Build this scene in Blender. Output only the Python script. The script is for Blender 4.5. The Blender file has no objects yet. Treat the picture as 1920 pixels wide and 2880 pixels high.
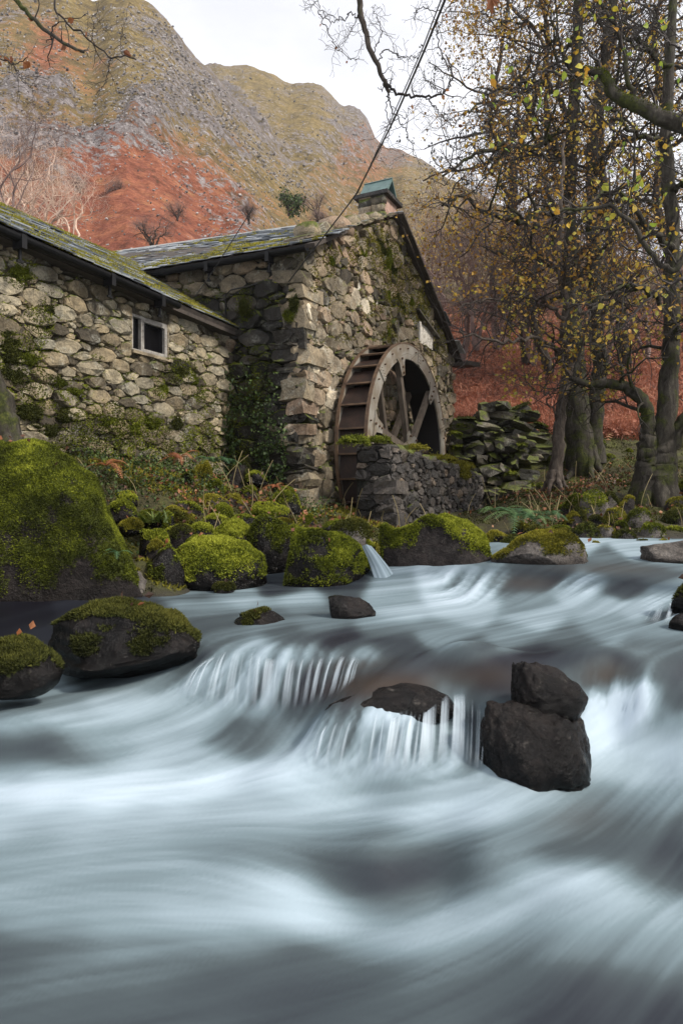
import bpy, math, random
import numpy as np
from mathutils import Vector

# ------------------------------------------------------------------ camera, sky, sun, exposure
sc = bpy.context.scene
C = sc.collection
FPX, HZ, CX, CAMZ = 1900.0, 1400.0, 960.0, 0.85      # focal length in photo pixels, horizon row, centre column, eye height over the pool
cam_d = bpy.data.cameras.new('camera'); cam = bpy.data.objects.new('camera', cam_d); C.objects.link(cam)
cam_d.sensor_fit = 'VERTICAL'; cam_d.sensor_height = 36.0; cam_d.lens = FPX / 2880 * 36
cam_d.shift_y = -40 / 2880; cam_d.clip_start = 0.05; cam_d.clip_end = 3000
cam.location = (0, 0, CAMZ); cam.rotation_euler = (math.radians(90), 0, 0)
sc.camera = cam

SUN_EL, SUN_AZ = math.radians(42), math.radians(118)    # azimuth clockwise from +Y (the view direction)
world = bpy.data.worlds.new('World'); sc.world = world; world.use_nodes = True
wn = world.node_tree; wn.nodes.clear()
w_out = wn.nodes.new('ShaderNodeOutputWorld'); w_bg = wn.nodes.new('ShaderNodeBackground')
w_sky = wn.nodes.new('ShaderNodeTexSky'); w_sky.sky_type = 'NISHITA'; w_sky.sun_disc = False
w_sky.sun_elevation = SUN_EL; w_sky.sun_rotation = SUN_AZ; w_sky.dust_density = 3.0
w_tc = wn.nodes.new('ShaderNodeTexCoord'); w_map = wn.nodes.new('ShaderNodeMapping'); w_map.inputs['Scale'].default_value = (1.0, 1.0, 2.2)
w_noi = wn.nodes.new('ShaderNodeTexNoise'); w_noi.inputs['Scale'].default_value = 2.6; w_noi.inputs['Detail'].default_value = 6
w_rmp = wn.nodes.new('ShaderNodeMapRange'); w_rmp.inputs[1].default_value = 0.36; w_rmp.inputs[2].default_value = 0.6
w_rmp.inputs[3].default_value = 0.72; w_rmp.inputs[4].default_value = 0.97
w_mix = wn.nodes.new('ShaderNodeMix'); w_mix.data_type = 'RGBA'
w_mix.inputs[7].default_value = (10.2, 10.2, 10.6, 1)
wn.links.new(w_tc.outputs['Generated'], w_map.inputs[0]); wn.links.new(w_map.outputs[0], w_noi.inputs['Vector'])
wn.links.new(w_noi.outputs[0], w_rmp.inputs[0]); wn.links.new(w_rmp.outputs[0], w_mix.inputs[0])
wn.links.new(w_sky.outputs[0], w_mix.inputs[6]); wn.links.new(w_mix.outputs[2], w_bg.inputs[0])
w_bg.inputs[1].default_value = 0.124
wn.links.new(w_bg.outputs[0], w_out.inputs[0])

sun_d = bpy.data.lights.new('sun', 'SUN'); sun = bpy.data.objects.new('sun', sun_d); C.objects.link(sun)
sun_d.energy = 4.2; sun_d.angle = math.radians(8); sun_d.color = (1.0, 0.93, 0.82)
sdir = Vector((math.sin(SUN_AZ) * math.cos(SUN_EL), math.cos(SUN_AZ) * math.cos(SUN_EL), math.sin(SUN_EL)))
sun.rotation_euler = sdir.to_track_quat('Z', 'Y').to_euler()

vs = sc.view_settings; vs.view_transform = 'Standard'; vs.look = 'None'; vs.exposure = 0.0; vs.gamma = 1.0; vs.use_curve_mapping = False
sc.render.engine = 'CYCLES'; sc.cycles.use_denoising = True; sc.cycles.max_bounces = 6; sc.cycles.transparent_max_bounces = 12
sc.cycles.caustics_reflective = False; sc.cycles.caustics_refractive = False

# ------------------------------------------------------------------ helpers
rng = np.random.default_rng(7); random.seed(7)

def P(px, py, d):
    return np.array([(px - CX) / FPX * d, d, CAMZ + (HZ - py) / FPX * d])

def to_px(v):
    v = np.asarray(v, float).reshape(-1, 3); d = np.maximum(v[:, 1], 0.05)
    return np.stack([CX + v[:, 0] / d * FPX, HZ - (v[:, 2] - CAMZ) / d * FPX], 1)

def _h(ix, iy, iz):
    n = (ix * 374761393 + iy * 668265263 + iz * 1274126177) & 0xffffffff
    n = ((n ^ (n >> 13)) * 1103515245) & 0xffffffff
    n = n ^ (n >> 16)
    return (n & 0xffff) / 32767.5 - 1.0

def vn(p):
    p = np.asarray(p, float); i = np.floor(p).astype(np.int64); f = p - i; u = f * f * f * (f * (f * 6 - 15) + 10)
    r = 0.0
    for dx in (0, 1):
        wx = u[:, 0] if dx else 1 - u[:, 0]
        for dy in (0, 1):
            wy = u[:, 1] if dy else 1 - u[:, 1]
            for dz in (0, 1):
                wz = u[:, 2] if dz else 1 - u[:, 2]
                r = r + wx * wy * wz * _h(i[:, 0] + dx, i[:, 1] + dy, i[:, 2] + dz)
    return r

def fbm(p, s=1.0, o=4, off=0.0, ridged=False):
    p = np.asarray(p, float) * s + off; a = 1.0; t = 0.0; n = 0.0
    for k in range(o):
        v = vn(p); v = 1 - 2 * np.abs(v) if ridged else v
        t = t + a * v; n += a; a *= 0.5; p = p * 2.03 + 17.3
    return t / n

def sstep(a, b, x):
    t = np.clip((x - a) / (b - a), 0, 1); return t * t * (3 - 2 * t)

WLOC = {}
def wloc(o): return WLOC.get(o.name, np.zeros(3))

def empty(name, loc):
    o = bpy.data.objects.new(name, None); C.objects.link(o); o.empty_display_size = 0.2
    o.location = loc; WLOC[o.name] = np.array(loc, float); return o

def tag(o, label=None, cat=None, group=None, kind=None):
    if label: o['label'] = label
    if cat: o['category'] = cat
    if group: o['group'] = group
    if kind: o['kind'] = kind
    return o

def mk(name, v, f, mat, parent=None, smooth=True, attrs=None, origin=None):
    """one mesh object; v (N,3) world coords; f an (M,k) array, or a list of arrays with different k"""
    v = np.asarray(v, np.float64).reshape(-1, 3)
    fl = f if isinstance(f, list) else [f]
    fl = [np.asarray(a, np.int32) for a in fl if len(a)]
    c = np.array(origin, float) if origin is not None else (v.min(0) + v.max(0)) / 2
    me = bpy.data.meshes.new(name)
    me.vertices.add(len(v)); me.vertices.foreach_set('co', (v - c).astype(np.float32).ravel())
    idx = np.concatenate([a.ravel() for a in fl]); tot = np.concatenate([np.full(len(a), a.shape[1], np.int32) for a in fl])
    st = np.concatenate([[0], np.cumsum(tot)[:-1]]).astype(np.int32)
    me.loops.add(len(idx)); me.loops.foreach_set('vertex_index', idx.astype(np.int32))
    me.polygons.add(len(tot)); me.polygons.foreach_set('loop_start', st)
    me.polygons.foreach_set('loop_total', tot)
    me.polygons.foreach_set('use_smooth', np.full(len(tot), smooth, bool))
    for k, a in (attrs or {}).items():
        at = me.attributes.new(k, 'FLOAT', 'POINT'); at.data.foreach_set('value', np.asarray(a, np.float32).ravel())
    me.update(calc_edges=True); me.validate()
    me.materials.append(mat)
    o = bpy.data.objects.new(name, me); C.objects.link(o); WLOC[o.name] = c
    if parent is not None:
        o.parent = parent; o.location = c - wloc(parent)
    else: o.location = c
    return o

class MB:
    """collects shapes into one mesh"""
    def __init__(s): s.v = []; s.f = {}; s.n = 0; s.t = []
    def add(s, v, f, tone=0.5):
        v = np.asarray(v, float).reshape(-1, 3); s.v.append(v)
        for a in (f if isinstance(f, list) and np.ndim(f[0]) == 2 else [f]):
            a = np.asarray(a, np.int64)
            if len(a): s.f.setdefault(a.shape[1], []).append(a + s.n)
        s.n += len(v); s.t.append(np.broadcast_to(np.asarray(tone, float), (len(v),)))
        return s
    def box(s, c, ax, ay, az, tone=0.5):       # centre and three half-axis vectors
        c, ax, ay, az = [np.asarray(q, float) for q in (c, ax, ay, az)]
        v = [c + i * ax + j * ay + k * az for k in (-1, 1) for j in (-1, 1) for i in (-1, 1)]
        f = [[0, 2, 3, 1], [4, 5, 7, 6], [0, 1, 5, 4], [2, 6, 7, 3], [0, 4, 6, 2], [1, 3, 7, 5]]
        return s.add(v, f, tone)
    def tube(s, pts, rad, sides=6, tone=0.5, cap=True):
        v, f = tube_vf(np.asarray(pts, float), np.broadcast_to(np.asarray(rad, float), (len(pts),)), sides)
        if cap: f = [f, np.array([list(range(sides))[::-1], list(range((len(pts) - 1) * sides, len(pts) * sides))])]
        return s.add(v, f, tone)
    def build(s, name, mat, parent=None, smooth=False, origin=None):
        fl = [np.concatenate(a) for a in s.f.values()]
        return mk(name, np.concatenate(s.v), fl, mat, parent, smooth, {'tone': np.concatenate(s.t)}, origin)

def tube_vf(pts, rad, sides):
    n = len(pts); t = np.gradient(pts, axis=0); t /= np.linalg.norm(t, axis=1, keepdims=True) + 1e-9
    ref = np.array([0.31, 0.17, 0.93]) if abs(t[:, 2]).mean() < 0.8 else np.array([0.93, 0.31, 0.17])
    a = np.cross(t, ref); a /= np.linalg.norm(a, axis=1, keepdims=True) + 1e-9; b = np.cross(t, a)
    an = np.arange(sides) / sides * 2 * np.pi
    v = pts[:, None] + rad[:, None, None] * (np.cos(an)[None, :, None] * a[:, None] + np.sin(an)[None, :, None] * b[:, None])
    i = np.arange(n - 1)[:, None] * sides; j = np.arange(sides)[None]; k = (j + 1) % sides
    f = np.stack([i + j, i + k, i + sides + k, i + sides + j], -1).reshape(-1, 4)
    return v.reshape(-1, 3), f

# ------------------------------------------------------------------ materials
def NT(name):
    m = bpy.data.materials.new(name); m.use_nodes = True; t = m.node_tree
    b = t.nodes['Principled BSDF']; return m, t, b
def nd(t, kind, **kw):
    n = t.nodes.new(kind)
    for k, v in kw.items():
        if k in n.bl_rna.properties.keys() and k not in ('inputs',): setattr(n, k, v)
        else: n.inputs[k.replace('_', ' ')].default_value = v
    return n
def noise_n(t, pos, scale, detail=5, rough=0.6, dist=0.0):
    n = t.nodes.new('ShaderNodeTexNoise'); n.inputs['Scale'].default_value = scale; n.inputs['Detail'].default_value = detail
    n.inputs['Roughness'].default_value = rough; n.inputs['Distortion'].default_value = dist
    t.links.new(pos, n.inputs['Vector']); return n.outputs[0]
def ramp(t, fac, stops):
    r = t.nodes.new('ShaderNodeValToRGB'); e = r.color_ramp.elements
    e[0].position, e[0].color = stops[0][0], (*stops[0][1], 1); e[1].position, e[1].color = stops[-1][0], (*stops[-1][1], 1)
    for p, c in stops[1:-1]:
        x = e.new(p); x.color = (*c, 1)
    t.links.new(fac, r.inputs[0]); return r.outputs[0]
def mixc(t, fac, a, b, mode='MIX'):
    m = t.nodes.new('ShaderNodeMix'); m.data_type = 'RGBA'; m.blend_type = mode
    for s, x in ((0, fac), (6, a), (7, b)):
        if hasattr(x, 'is_linked'): t.links.new(x, m.inputs[s])
        elif s == 0: m.inputs[0].default_value = x
        else: m.inputs[s].default_value = (*x, 1)
    return m.outputs[2]
def math_n(t, op, a, b=None):
    m = t.nodes.new('ShaderNodeMath'); m.operation = op
    for i, x in enumerate((a, b)):
        if x is None: continue
        if hasattr(x, 'is_linked'): t.links.new(x, m.inputs[i])
        else: m.inputs[i].default_value = x
    return m.outputs[0]
def rng_n(t, x, a, b, c=0.0, d=1.0, smooth=True):
    m = t.nodes.new('ShaderNodeMapRange'); m.interpolation_type = 'SMOOTHSTEP' if smooth else 'LINEAR'
    for i, q in enumerate((a, b, c, d)): m.inputs[i + 1].default_value = q
    t.links.new(x, m.inputs[0]); return m.outputs[0]
def attr_n(t, name):
    a = t.nodes.new('ShaderNodeAttribute'); a.attribute_name = name; return a.outputs['Fac']
def bump(t, b, h, strength, dist):
    n = t.nodes.new('ShaderNodeBump'); n.inputs['Strength'].default_value = strength; n.inputs['Distance'].default_value = dist
    t.links.new(h, n.inputs['Height']); t.links.new(n.outputs[0], b.inputs['Normal']); return n
def geo(t): return t.nodes.new('ShaderNodeNewGeometry')

def stone_mat(name, stops, lichen=(0.42, 0.42, 0.36), lich_amt=0.55, moss_amt=0.0, rough=0.8, scale=1.0, bumpd=0.03, wet=None):
    m, t, b = NT(name); g = geo(t); pos = g.outputs['Position']
    tone = attr_n(t, 'tone')
    base = ramp(t, tone, stops)
    n1 = noise_n(t, pos, 9 * scale, 8, 0.68); n2 = noise_n(t, pos, 38 * scale, 6, 0.7); n3 = noise_n(t, pos, 4.0 * scale, 5, 0.6, 0.6)
    base = mixc(t, 1.0, base, ramp(t, n1, [(0.25, (0.45, 0.44, 0.43)), (0.5, (0.95, 0.94, 0.92)), (0.72, (1.35, 1.3, 1.2))]), 'MULTIPLY')
    base = mixc(t, 1.0, base, ramp(t, n2, [(0.3, (0.6, 0.6, 0.6)), (0.62, (1.18, 1.18, 1.18))]), 'MULTIPLY')
    st = noise_n(t, pos, 1.3 * scale, 6, 0.7, 0.8)
    base = mixc(t, 1.0, base, ramp(t, st, [(0.36, (0.42, 0.38, 0.33)), (0.5, (0.95, 0.92, 0.86)), (0.66, (1.3, 1.22, 1.08))]), 'MULTIPLY')
    lf = math_n(t, 'MULTIPLY', rng_n(t, n3, 0.5, 0.66), rng_n(t, n2, 0.4, 0.62))
    base = mixc(t, math_n(t, 'MULTIPLY', lf, lich_amt), base, lichen)
    if moss_amt > 0:
        n4 = noise_n(t, pos, 2.3 * scale, 6, 0.65)
        sx = t.nodes.new('ShaderNodeSeparateXYZ'); t.links.new(g.outputs['Normal'], sx.inputs[0])
        mf = rng_n(t, math_n(t, 'ADD', math_n(t, 'MULTIPLY', sx.outputs[2], 0.28), n4), 0.78 - moss_amt * 0.35, 0.92 - moss_amt * 0.35)
        mcol = ramp(t, noise_n(t, pos, 30, 5, 0.7), [(0.3, (0.03, 0.04, 0.008)), (0.55, (0.1, 0.12, 0.02)), (0.75, (0.2, 0.2, 0.035))])
        base = mixc(t, mf, base, mcol)
    t.links.new(base, b.inputs['Base Color'])
    if wet: t.links.new(rng_n(t, n1, 0.35, 0.65, wet[0], wet[1]), b.inputs['Roughness'])
    else: b.inputs['Roughness'].default_value = rough
    h = math_n(t, 'ADD', math_n(t, 'MULTIPLY', n1, 1.3), math_n(t, 'MULTIPLY', n2, 0.5))
    bump(t, b, h, 1.0, bumpd)
    b.inputs['Specular IOR Level'].default_value = 0.3
    return m

M = {}
M['wing_stone'] = stone_mat('wing_stone', [(0.0, (0.05, 0.045, 0.038)), (0.22, (0.15, 0.128, 0.094)), (0.45, (0.29, 0.245, 0.172)), (0.7, (0.26, 0.248, 0.21)), (1.0, (0.46, 0.405, 0.3))], moss_amt=0.35)
M['mill_stone'] = stone_mat('mill_stone', [(0.0, (0.05, 0.048, 0.045)), (0.25, (0.15, 0.132, 0.105)), (0.5, (0.29, 0.25, 0.19)), (0.75, (0.28, 0.21, 0.165)), (1.0, (0.43, 0.385, 0.3))], moss_amt=0.42)
M['lime_stone'] = stone_mat('lime_stone', [(0.0, (0.25, 0.22, 0.18)), (0.5, (0.52, 0.47, 0.39)), (1.0, (0.7, 0.66, 0.58))], moss_amt=0.05)
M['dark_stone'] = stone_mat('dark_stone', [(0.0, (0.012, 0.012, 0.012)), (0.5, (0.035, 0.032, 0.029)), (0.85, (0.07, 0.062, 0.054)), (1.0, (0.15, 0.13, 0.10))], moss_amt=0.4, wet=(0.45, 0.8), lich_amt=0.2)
M['wet_wall'] = stone_mat('wet_wall', [(0.0, (0.018, 0.018, 0.020)), (0.45, (0.055, 0.052, 0.055)), (0.8, (0.115, 0.105, 0.104)), (1.0, (0.2, 0.155, 0.12))], moss_amt=0.02, wet=(0.22, 0.6), lich_amt=0.2, lichen=(0.2, 0.2, 0.18))
M['ruin_stone'] = stone_mat('ruin_stone', [(0.0, (0.025, 0.025, 0.022)), (0.5, (0.075, 0.07, 0.062)), (1.0, (0.2, 0.185, 0.16))], moss_amt=0.75, wet=(0.4, 0.75), lich_amt=0.5)

def mortar_mat(name, cols, white=None):
    m, t, b = NT(name); g = geo(t); pos = g.outputs['Position']
    n1 = noise_n(t, pos, 3.0, 6, 0.65); n2 = noise_n(t, pos, 30, 6, 0.7)
    base = ramp(t, n1, cols)
    if white: base = mixc(t, rng_n(t, attr_n(t, 'lime'), 0.2, 0.7), base, white)
    base = mixc(t, 1.0, base, ramp(t, n2, [(0.3, (0.5, 0.5, 0.5)), (0.65, (1.15, 1.15, 1.12))]), 'MULTIPLY')
    t.links.new(base, b.inputs['Base Color']); b.inputs['Roughness'].default_value = 0.95
    bump(t, b, math_n(t, 'ADD', n2, noise_n(t, pos, 9, 6, 0.7)), 1.0, 0.03); return m
M['wing_mortar'] = mortar_mat('wing_mortar', [(0.3, (0.03, 0.026, 0.019)), (0.5, (0.085, 0.07, 0.048)), (0.62, (0.14, 0.118, 0.08)), (0.75, (0.06, 0.062, 0.02))])
M['mill_mortar'] = mortar_mat('mill_mortar', [(0.3, (0.03, 0.026, 0.02)), (0.5, (0.09, 0.074, 0.052)), (0.68, (0.24, 0.19, 0.145))], (0.72, 0.67, 0.58))
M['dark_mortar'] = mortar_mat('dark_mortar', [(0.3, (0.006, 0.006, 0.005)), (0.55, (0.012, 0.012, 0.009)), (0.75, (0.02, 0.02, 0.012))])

def simple(name, cols, scale=8, rough=0.7, metal=0.0, bumps=0.3, bd=0.005, stretch=None, spec=0.5, tone=False):
    m, t, b = NT(name); g = geo(t); pos = g.outputs['Position']
    if stretch:
        mp = t.nodes.new('ShaderNodeMapping'); mp.inputs['Scale'].default_value = stretch; t.links.new(pos, mp.inputs[0]); pos = mp.outputs[0]
    n = noise_n(t, pos, scale, 6, 0.68, 0.3)
    if tone: n = math_n(t, 'ADD', math_n(t, 'MULTIPLY', attr_n(t, 'tone'), 0.8), math_n(t, 'MULTIPLY', math_n(t, 'SUBTRACT', n, 0.4), 0.7))
    t.links.new(ramp(t, n, cols), b.inputs['Base Color']); b.inputs['Roughness'].default_value = rough; b.inputs['Metallic'].default_value = metal
    b.inputs['Specular IOR Level'].default_value = spec
    bump(t, b, noise_n(t, pos, scale * 4, 6, 0.7), bumps, bd); return m
M['slate'] = simple('slate', [(0.1, (0.06, 0.068, 0.08)), (0.45, (0.17, 0.19, 0.215)), (0.7, (0.3, 0.33, 0.36)), (0.95, (0.46, 0.47, 0.47))], 12, 0.35, bumps=0.5, tone=True)
M['green_slate'] = simple('green_slate', [(0.3, (0.05, 0.09, 0.088)), (0.7, (0.11, 0.18, 0.17))], 10, 0.5)
M['ridge_tile'] = simple('ridge_tile', [(0.2, (0.12, 0.14, 0.15)), (0.5, (0.25, 0.27, 0.28)), (0.75, (0.34, 0.27, 0.22)), (0.9, (0.22, 0.22, 0.08))], 5, 0.6)
M['black_plastic'] = simple('black_plastic', [(0.3, (0.006, 0.006, 0.007)), (0.7, (0.014, 0.014, 0.015))], 20, 0.45, spec=0.2)
M['old_paint'] = simple('old_paint', [(0.3, (0.1, 0.085, 0.07)), (0.45, (0.24, 0.22, 0.2)), (0.7, (0.36, 0.345, 0.32))], 22, 0.7)
M['limewash'] = simple('limewash', [(0.3, (0.2, 0.17, 0.13)), (0.5, (0.5, 0.47, 0.42)), (0.75, (0.72, 0.7, 0.66))], 9, 0.9, bumps=0.6, bd=0.01)
M['render'] = simple('render', [(0.25, (0.18, 0.11, 0.085)), (0.5, (0.38, 0.25, 0.2)), (0.8, (0.5, 0.38, 0.32))], 6, 0.95, bumps=0.8, bd=0.01)
M['glass'] = simple('glass', [(0.3, (0.003, 0.003, 0.004)), (0.7, (0.006, 0.006, 0.007))], 3, 0.1, bumps=0.05, spec=0.12)
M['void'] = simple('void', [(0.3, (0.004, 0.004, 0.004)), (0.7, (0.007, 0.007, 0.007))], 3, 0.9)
M['steel'] = simple('steel', [(0.25, (0.11, 0.07, 0.035)), (0.42, (0.19, 0.155, 0.115)), (0.58, (0.28, 0.26, 0.225)), (0.85, (0.38, 0.365, 0.335))], 2.6, 0.45, 0.1, bumps=0.25)
M['rust'] = simple('rust', [(0.25, (0.012, 0.008, 0.007)), (0.5, (0.026, 0.015, 0.012)), (0.68, (0.05, 0.026, 0.018)), (0.85, (0.1, 0.055, 0.03))], 4.5, 0.5, 0.1, bumps=0.4)
M['sole'] = simple('sole', [(0.3, (0.006, 0.005, 0.005)), (0.7, (0.014, 0.01, 0.009))], 4.5, 0.7)
M['rust_edge'] = simple('rust_edge', [(0.3, (0.05, 0.03, 0.02)), (0.7, (0.16, 0.10, 0.06))], 9, 0.6, 0.1)
M['spoke_wood'] = simple('spoke_wood', [(0.25, (0.04, 0.03, 0.022)), (0.5, (0.11, 0.085, 0.065)), (0.8, (0.2, 0.165, 0.13))], 14, 0.75, stretch=(1, 1, 0.15), bumps=0.6)
M['old_wood'] = simple('old_wood', [(0.25, (0.02, 0.016, 0.014)), (0.7, (0.07, 0.055, 0.045))], 14, 0.85, bumps=0.6)
M['cable'] = simple('cable', [(0.3, (0.012, 0.011, 0.011)), (0.7, (0.03, 0.028, 0.027))], 20, 0.6)

def moss_mat(name, stops):
    m, t, b = NT(name); g = geo(t); tone = attr_n(t, 'tone')
    n = noise_n(t, g.outputs['Position'], 5, 5, 0.65)
    f = math_n(t, 'ADD', math_n(t, 'MULTIPLY', tone, 0.6), math_n(t, 'MULTIPLY', n, 0.5))
    t.links.new(ramp(t, f, stops), b.inputs['Base Color']); b.inputs['Roughness'].default_value = 0.95
    b.inputs['Specular IOR Level'].default_value = 0.15; return m
M['moss'] = moss_mat('moss', [(0.18, (0.014, 0.017, 0.004)), (0.38, (0.055, 0.066, 0.009)), (0.58, (0.145, 0.168, 0.016)), (0.8, (0.33, 0.35, 0.04))])
M['dark_moss'] = moss_mat('dark_moss', [(0.2, (0.012, 0.014, 0.005)), (0.5, (0.045, 0.05, 0.012)), (0.75, (0.10, 0.10, 0.02)), (0.95, (0.17, 0.15, 0.035))])
M['gold_moss'] = moss_mat('gold_moss', [(0.2, (0.04, 0.04, 0.008)), (0.45, (0.14, 0.13, 0.018)), (0.7, (0.28, 0.25, 0.03)), (0.95, (0.4, 0.36, 0.07))])

def rock_mat(name, cols, rough, mosscols, spec=0.25, bd=0.045):
    m, t, b = NT(name); g = geo(t); pos = g.outputs['Position']
    n1 = noise_n(t, pos, 5, 8, 0.7, 0.4); n2 = noise_n(t, pos, 34, 7, 0.72); n3 = noise_n(t, pos, 11, 6, 0.7)
    base = ramp(t, n1, cols)
    base = mixc(t, 1.0, base, ramp(t, n2, [(0.3, (0.45, 0.45, 0.46)), (0.55, (1.0, 1.0, 1.0)), (0.75, (1.7, 1.65, 1.55))]), 'MULTIPLY')
    base = mixc(t, math_n(t, 'MULTIPLY', rng_n(t, n3, 0.6, 0.7), 0.45), base, (0.15, 0.135, 0.12))
    mo = attr_n(t, 'moss'); mf = rng_n(t, math_n(t, 'ADD', mo, math_n(t, 'MULTIPLY', math_n(t, 'SUBTRACT', n3, 0.5), 1.5)), 0.38, 0.62)
    base = mixc(t, mf, base, ramp(t, n2, mosscols))
    wt = attr_n(t, 'wet'); base = mixc(t, wt, base, mixc(t, 1.0, base, (0.4, 0.38, 0.37), 'MULTIPLY'))
    t.links.new(base, b.inputs['Base Color'])
    rv = t.nodes.new('ShaderNodeMix'); t.links.new(mf, rv.inputs[0]); rv.inputs[3].default_value = 0.95
    t.links.new(rng_n(t, n3, 0.35, 0.62, rough, rough * 1.5 + 0.22), rv.inputs[2]); t.links.new(math_n(t, 'MULTIPLY', rv.outputs[0], rng_n(t, wt, 0.0, 1.0, 1.0, 0.45)), b.inputs['Roughness'])
    b.inputs['Specular IOR Level'].default_value = spec
    bump(t, b, math_n(t, 'ADD', math_n(t, 'MULTIPLY', n1, 1.6), math_n(t, 'ADD', n3, math_n(t, 'MULTIPLY', n2, 0.5))), 1.0, bd); return m
MOSSC = [(0.3, (0.02, 0.026, 0.006)), (0.5, (0.06, 0.075, 0.012)), (0.7, (0.13, 0.15, 0.02))]
M['rock'] = rock_mat('rock', [(0.3, (0.010, 0.008, 0.008)), (0.5, (0.026, 0.021, 0.02)), (0.66, (0.055, 0.045, 0.042)), (0.85, (0.14, 0.12, 0.115))], 0.5, MOSSC)
M['wet_rock'] = rock_mat('wet_rock', [(0.3, (0.003, 0.003, 0.0035)), (0.5, (0.007, 0.006, 0.006)), (0.66, (0.018, 0.014, 0.0125)), (0.85, (0.05, 0.041, 0.037))], 0.07, MOSSC, 0.16, 0.018)
M['pale_rock'] = rock_mat('pale_rock', [(0.3, (0.05, 0.045, 0.042)), (0.5, (0.13, 0.115, 0.105)), (0.7, (0.24, 0.22, 0.2)), (0.85, (0.4, 0.38, 0.35))], 0.5, MOSSC)

def bark_mat(name, cols, mosshi=0.0):
    m, t, b = NT(name); g = geo(t); pos = g.outputs['Position']
    mp = t.nodes.new('ShaderNodeMapping'); mp.inputs['Scale'].default_value = (1, 1, 0.3); t.links.new(pos, mp.inputs[0])
    n1 = noise_n(t, mp.outputs[0], 14, 7, 0.7, 0.5); n2 = noise_n(t, pos, 3.5, 5, 0.65)
    base = ramp(t, n1, cols)
    if mosshi:
        base = mixc(t, rng_n(t, n2, 0.66 - mosshi * 0.25, 0.84 - mosshi * 0.25), base, ramp(t, noise_n(t, pos, 25, 5, 0.7), [(0.3, (0.012, 0.014, 0.005)), (0.5, (0.035, 0.042, 0.01)), (0.7, (0.085, 0.09, 0.018))]))
    t.links.new(base, b.inputs['Base Color']); b.inputs['Roughness'].default_value = 0.85; b.inputs['Specular IOR Level'].default_value = 0.2
    bump(t, b, n1, 1.0, 0.03); return m
M['bark'] = bark_mat('bark', [(0.3, (0.014, 0.011, 0.009)), (0.5, (0.045, 0.037, 0.031)), (0.72, (0.12, 0.10, 0.085))], 0.3)
M['mossy_bark'] = bark_mat('mossy_bark', [(0.3, (0.012, 0.010, 0.008)), (0.5, (0.04, 0.035, 0.028)), (0.72, (0.10, 0.09, 0.075))], 0.75)
M['slim_bark'] = bark_mat('slim_bark', [(0.3, (0.03, 0.024, 0.02)), (0.5, (0.09, 0.072, 0.06)), (0.72, (0.19, 0.16, 0.135))], 0.15)
M['twig'] = simple('twig', [(0.3, (0.012, 0.009, 0.008)), (0.7, (0.035, 0.026, 0.023))], 6, 0.8)
M['mauve_twig'] = simple('mauve_twig', [(0.3, (0.11, 0.07, 0.062)), (0.7, (0.27, 0.19, 0.17))], 1.5, 0.85)
M['pale_twig'] = simple('pale_twig', [(0.3, (0.42, 0.29, 0.22)), (0.7, (0.7, 0.53, 0.43))], 1.0, 0.85)
M['grey_twig'] = simple('grey_twig', [(0.3, (0.06, 0.055, 0.06)), (0.7, (0.12, 0.11, 0.115))], 1.0, 0.85)

def leaf_mat(name, stops, trans=0.35):
    m, t, b = NT(name); tone = attr_n(t, 'tone'); g = geo(t)
    n = noise_n(t, g.outputs['Position'], 60, 3, 0.6)
    f = math_n(t, 'ADD', math_n(t, 'MULTIPLY', tone, 0.85), math_n(t, 'MULTIPLY', math_n(t, 'SUBTRACT', n, 0.35), 0.4))
    c = ramp(t, f, stops); t.links.new(c, b.inputs['Base Color']); b.inputs['Roughness'].default_value = 0.6
    tr = t.nodes.new('ShaderNodeBsdfTranslucent'); t.links.new(c, tr.inputs[0])
    mx = t.nodes.new('ShaderNodeMixShader'); mx.inputs[0].default_value = trans
    t.links.new(b.outputs[0], mx.inputs[1]); t.links.new(tr.outputs[0], mx.inputs[2])
    t.links.new(mx.outputs[0], t.nodes['Material Output'].inputs[0]); return m
M['autumn_leaf'] = leaf_mat('autumn_leaf', [(0.1, (0.12, 0.06, 0.018)), (0.35, (0.27, 0.135, 0.024)), (0.6, (0.46, 0.26, 0.032)), (0.8, (0.56, 0.38, 0.05)), (0.95, (0.34, 0.34, 0.05))])
M['yellow_leaf'] = leaf_mat('yellow_leaf', [(0.1, (0.3, 0.15, 0.02)), (0.4, (0.48, 0.31, 0.04)), (0.7, (0.46, 0.37, 0.06)), (0.95, (0.25, 0.29, 0.05))])
M['lime_leaf'] = leaf_mat('lime_leaf', [(0.1, (0.5, 0.25, 0.02)), (0.35, (0.55, 0.42, 0.04)), (0.65, (0.36, 0.42, 0.05)), (0.95, (0.18, 0.3, 0.04))])
M['brown_leaf'] = leaf_mat('brown_leaf', [(0.1, (0.09, 0.03, 0.015)), (0.5, (0.25, 0.085, 0.025)), (0.9, (0.42, 0.18, 0.06))])
M['litter'] = leaf_mat('litter', [(0.1, (0.04, 0.02, 0.012)), (0.45, (0.12, 0.05, 0.025)), (0.75, (0.26, 0.09, 0.03)), (0.95, (0.36, 0.2, 0.1))], 0.1)
M['green_leaf'] = leaf_mat('green_leaf', [(0.1, (0.02, 0.035, 0.01)), (0.5, (0.05, 0.09, 0.02)), (0.9, (0.12, 0.17, 0.035))], 0.25)
M['fern'] = leaf_mat('fern', [(0.1, (0.02, 0.05, 0.02)), (0.5, (0.05, 0.12, 0.045)), (0.9, (0.12, 0.2, 0.06))], 0.25)
M['rust_fern'] = leaf_mat('rust_fern', [(0.1, (0.12, 0.03, 0.015)), (0.5, (0.3, 0.09, 0.035)), (0.9, (0.42, 0.2, 0.09))], 0.25)
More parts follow.
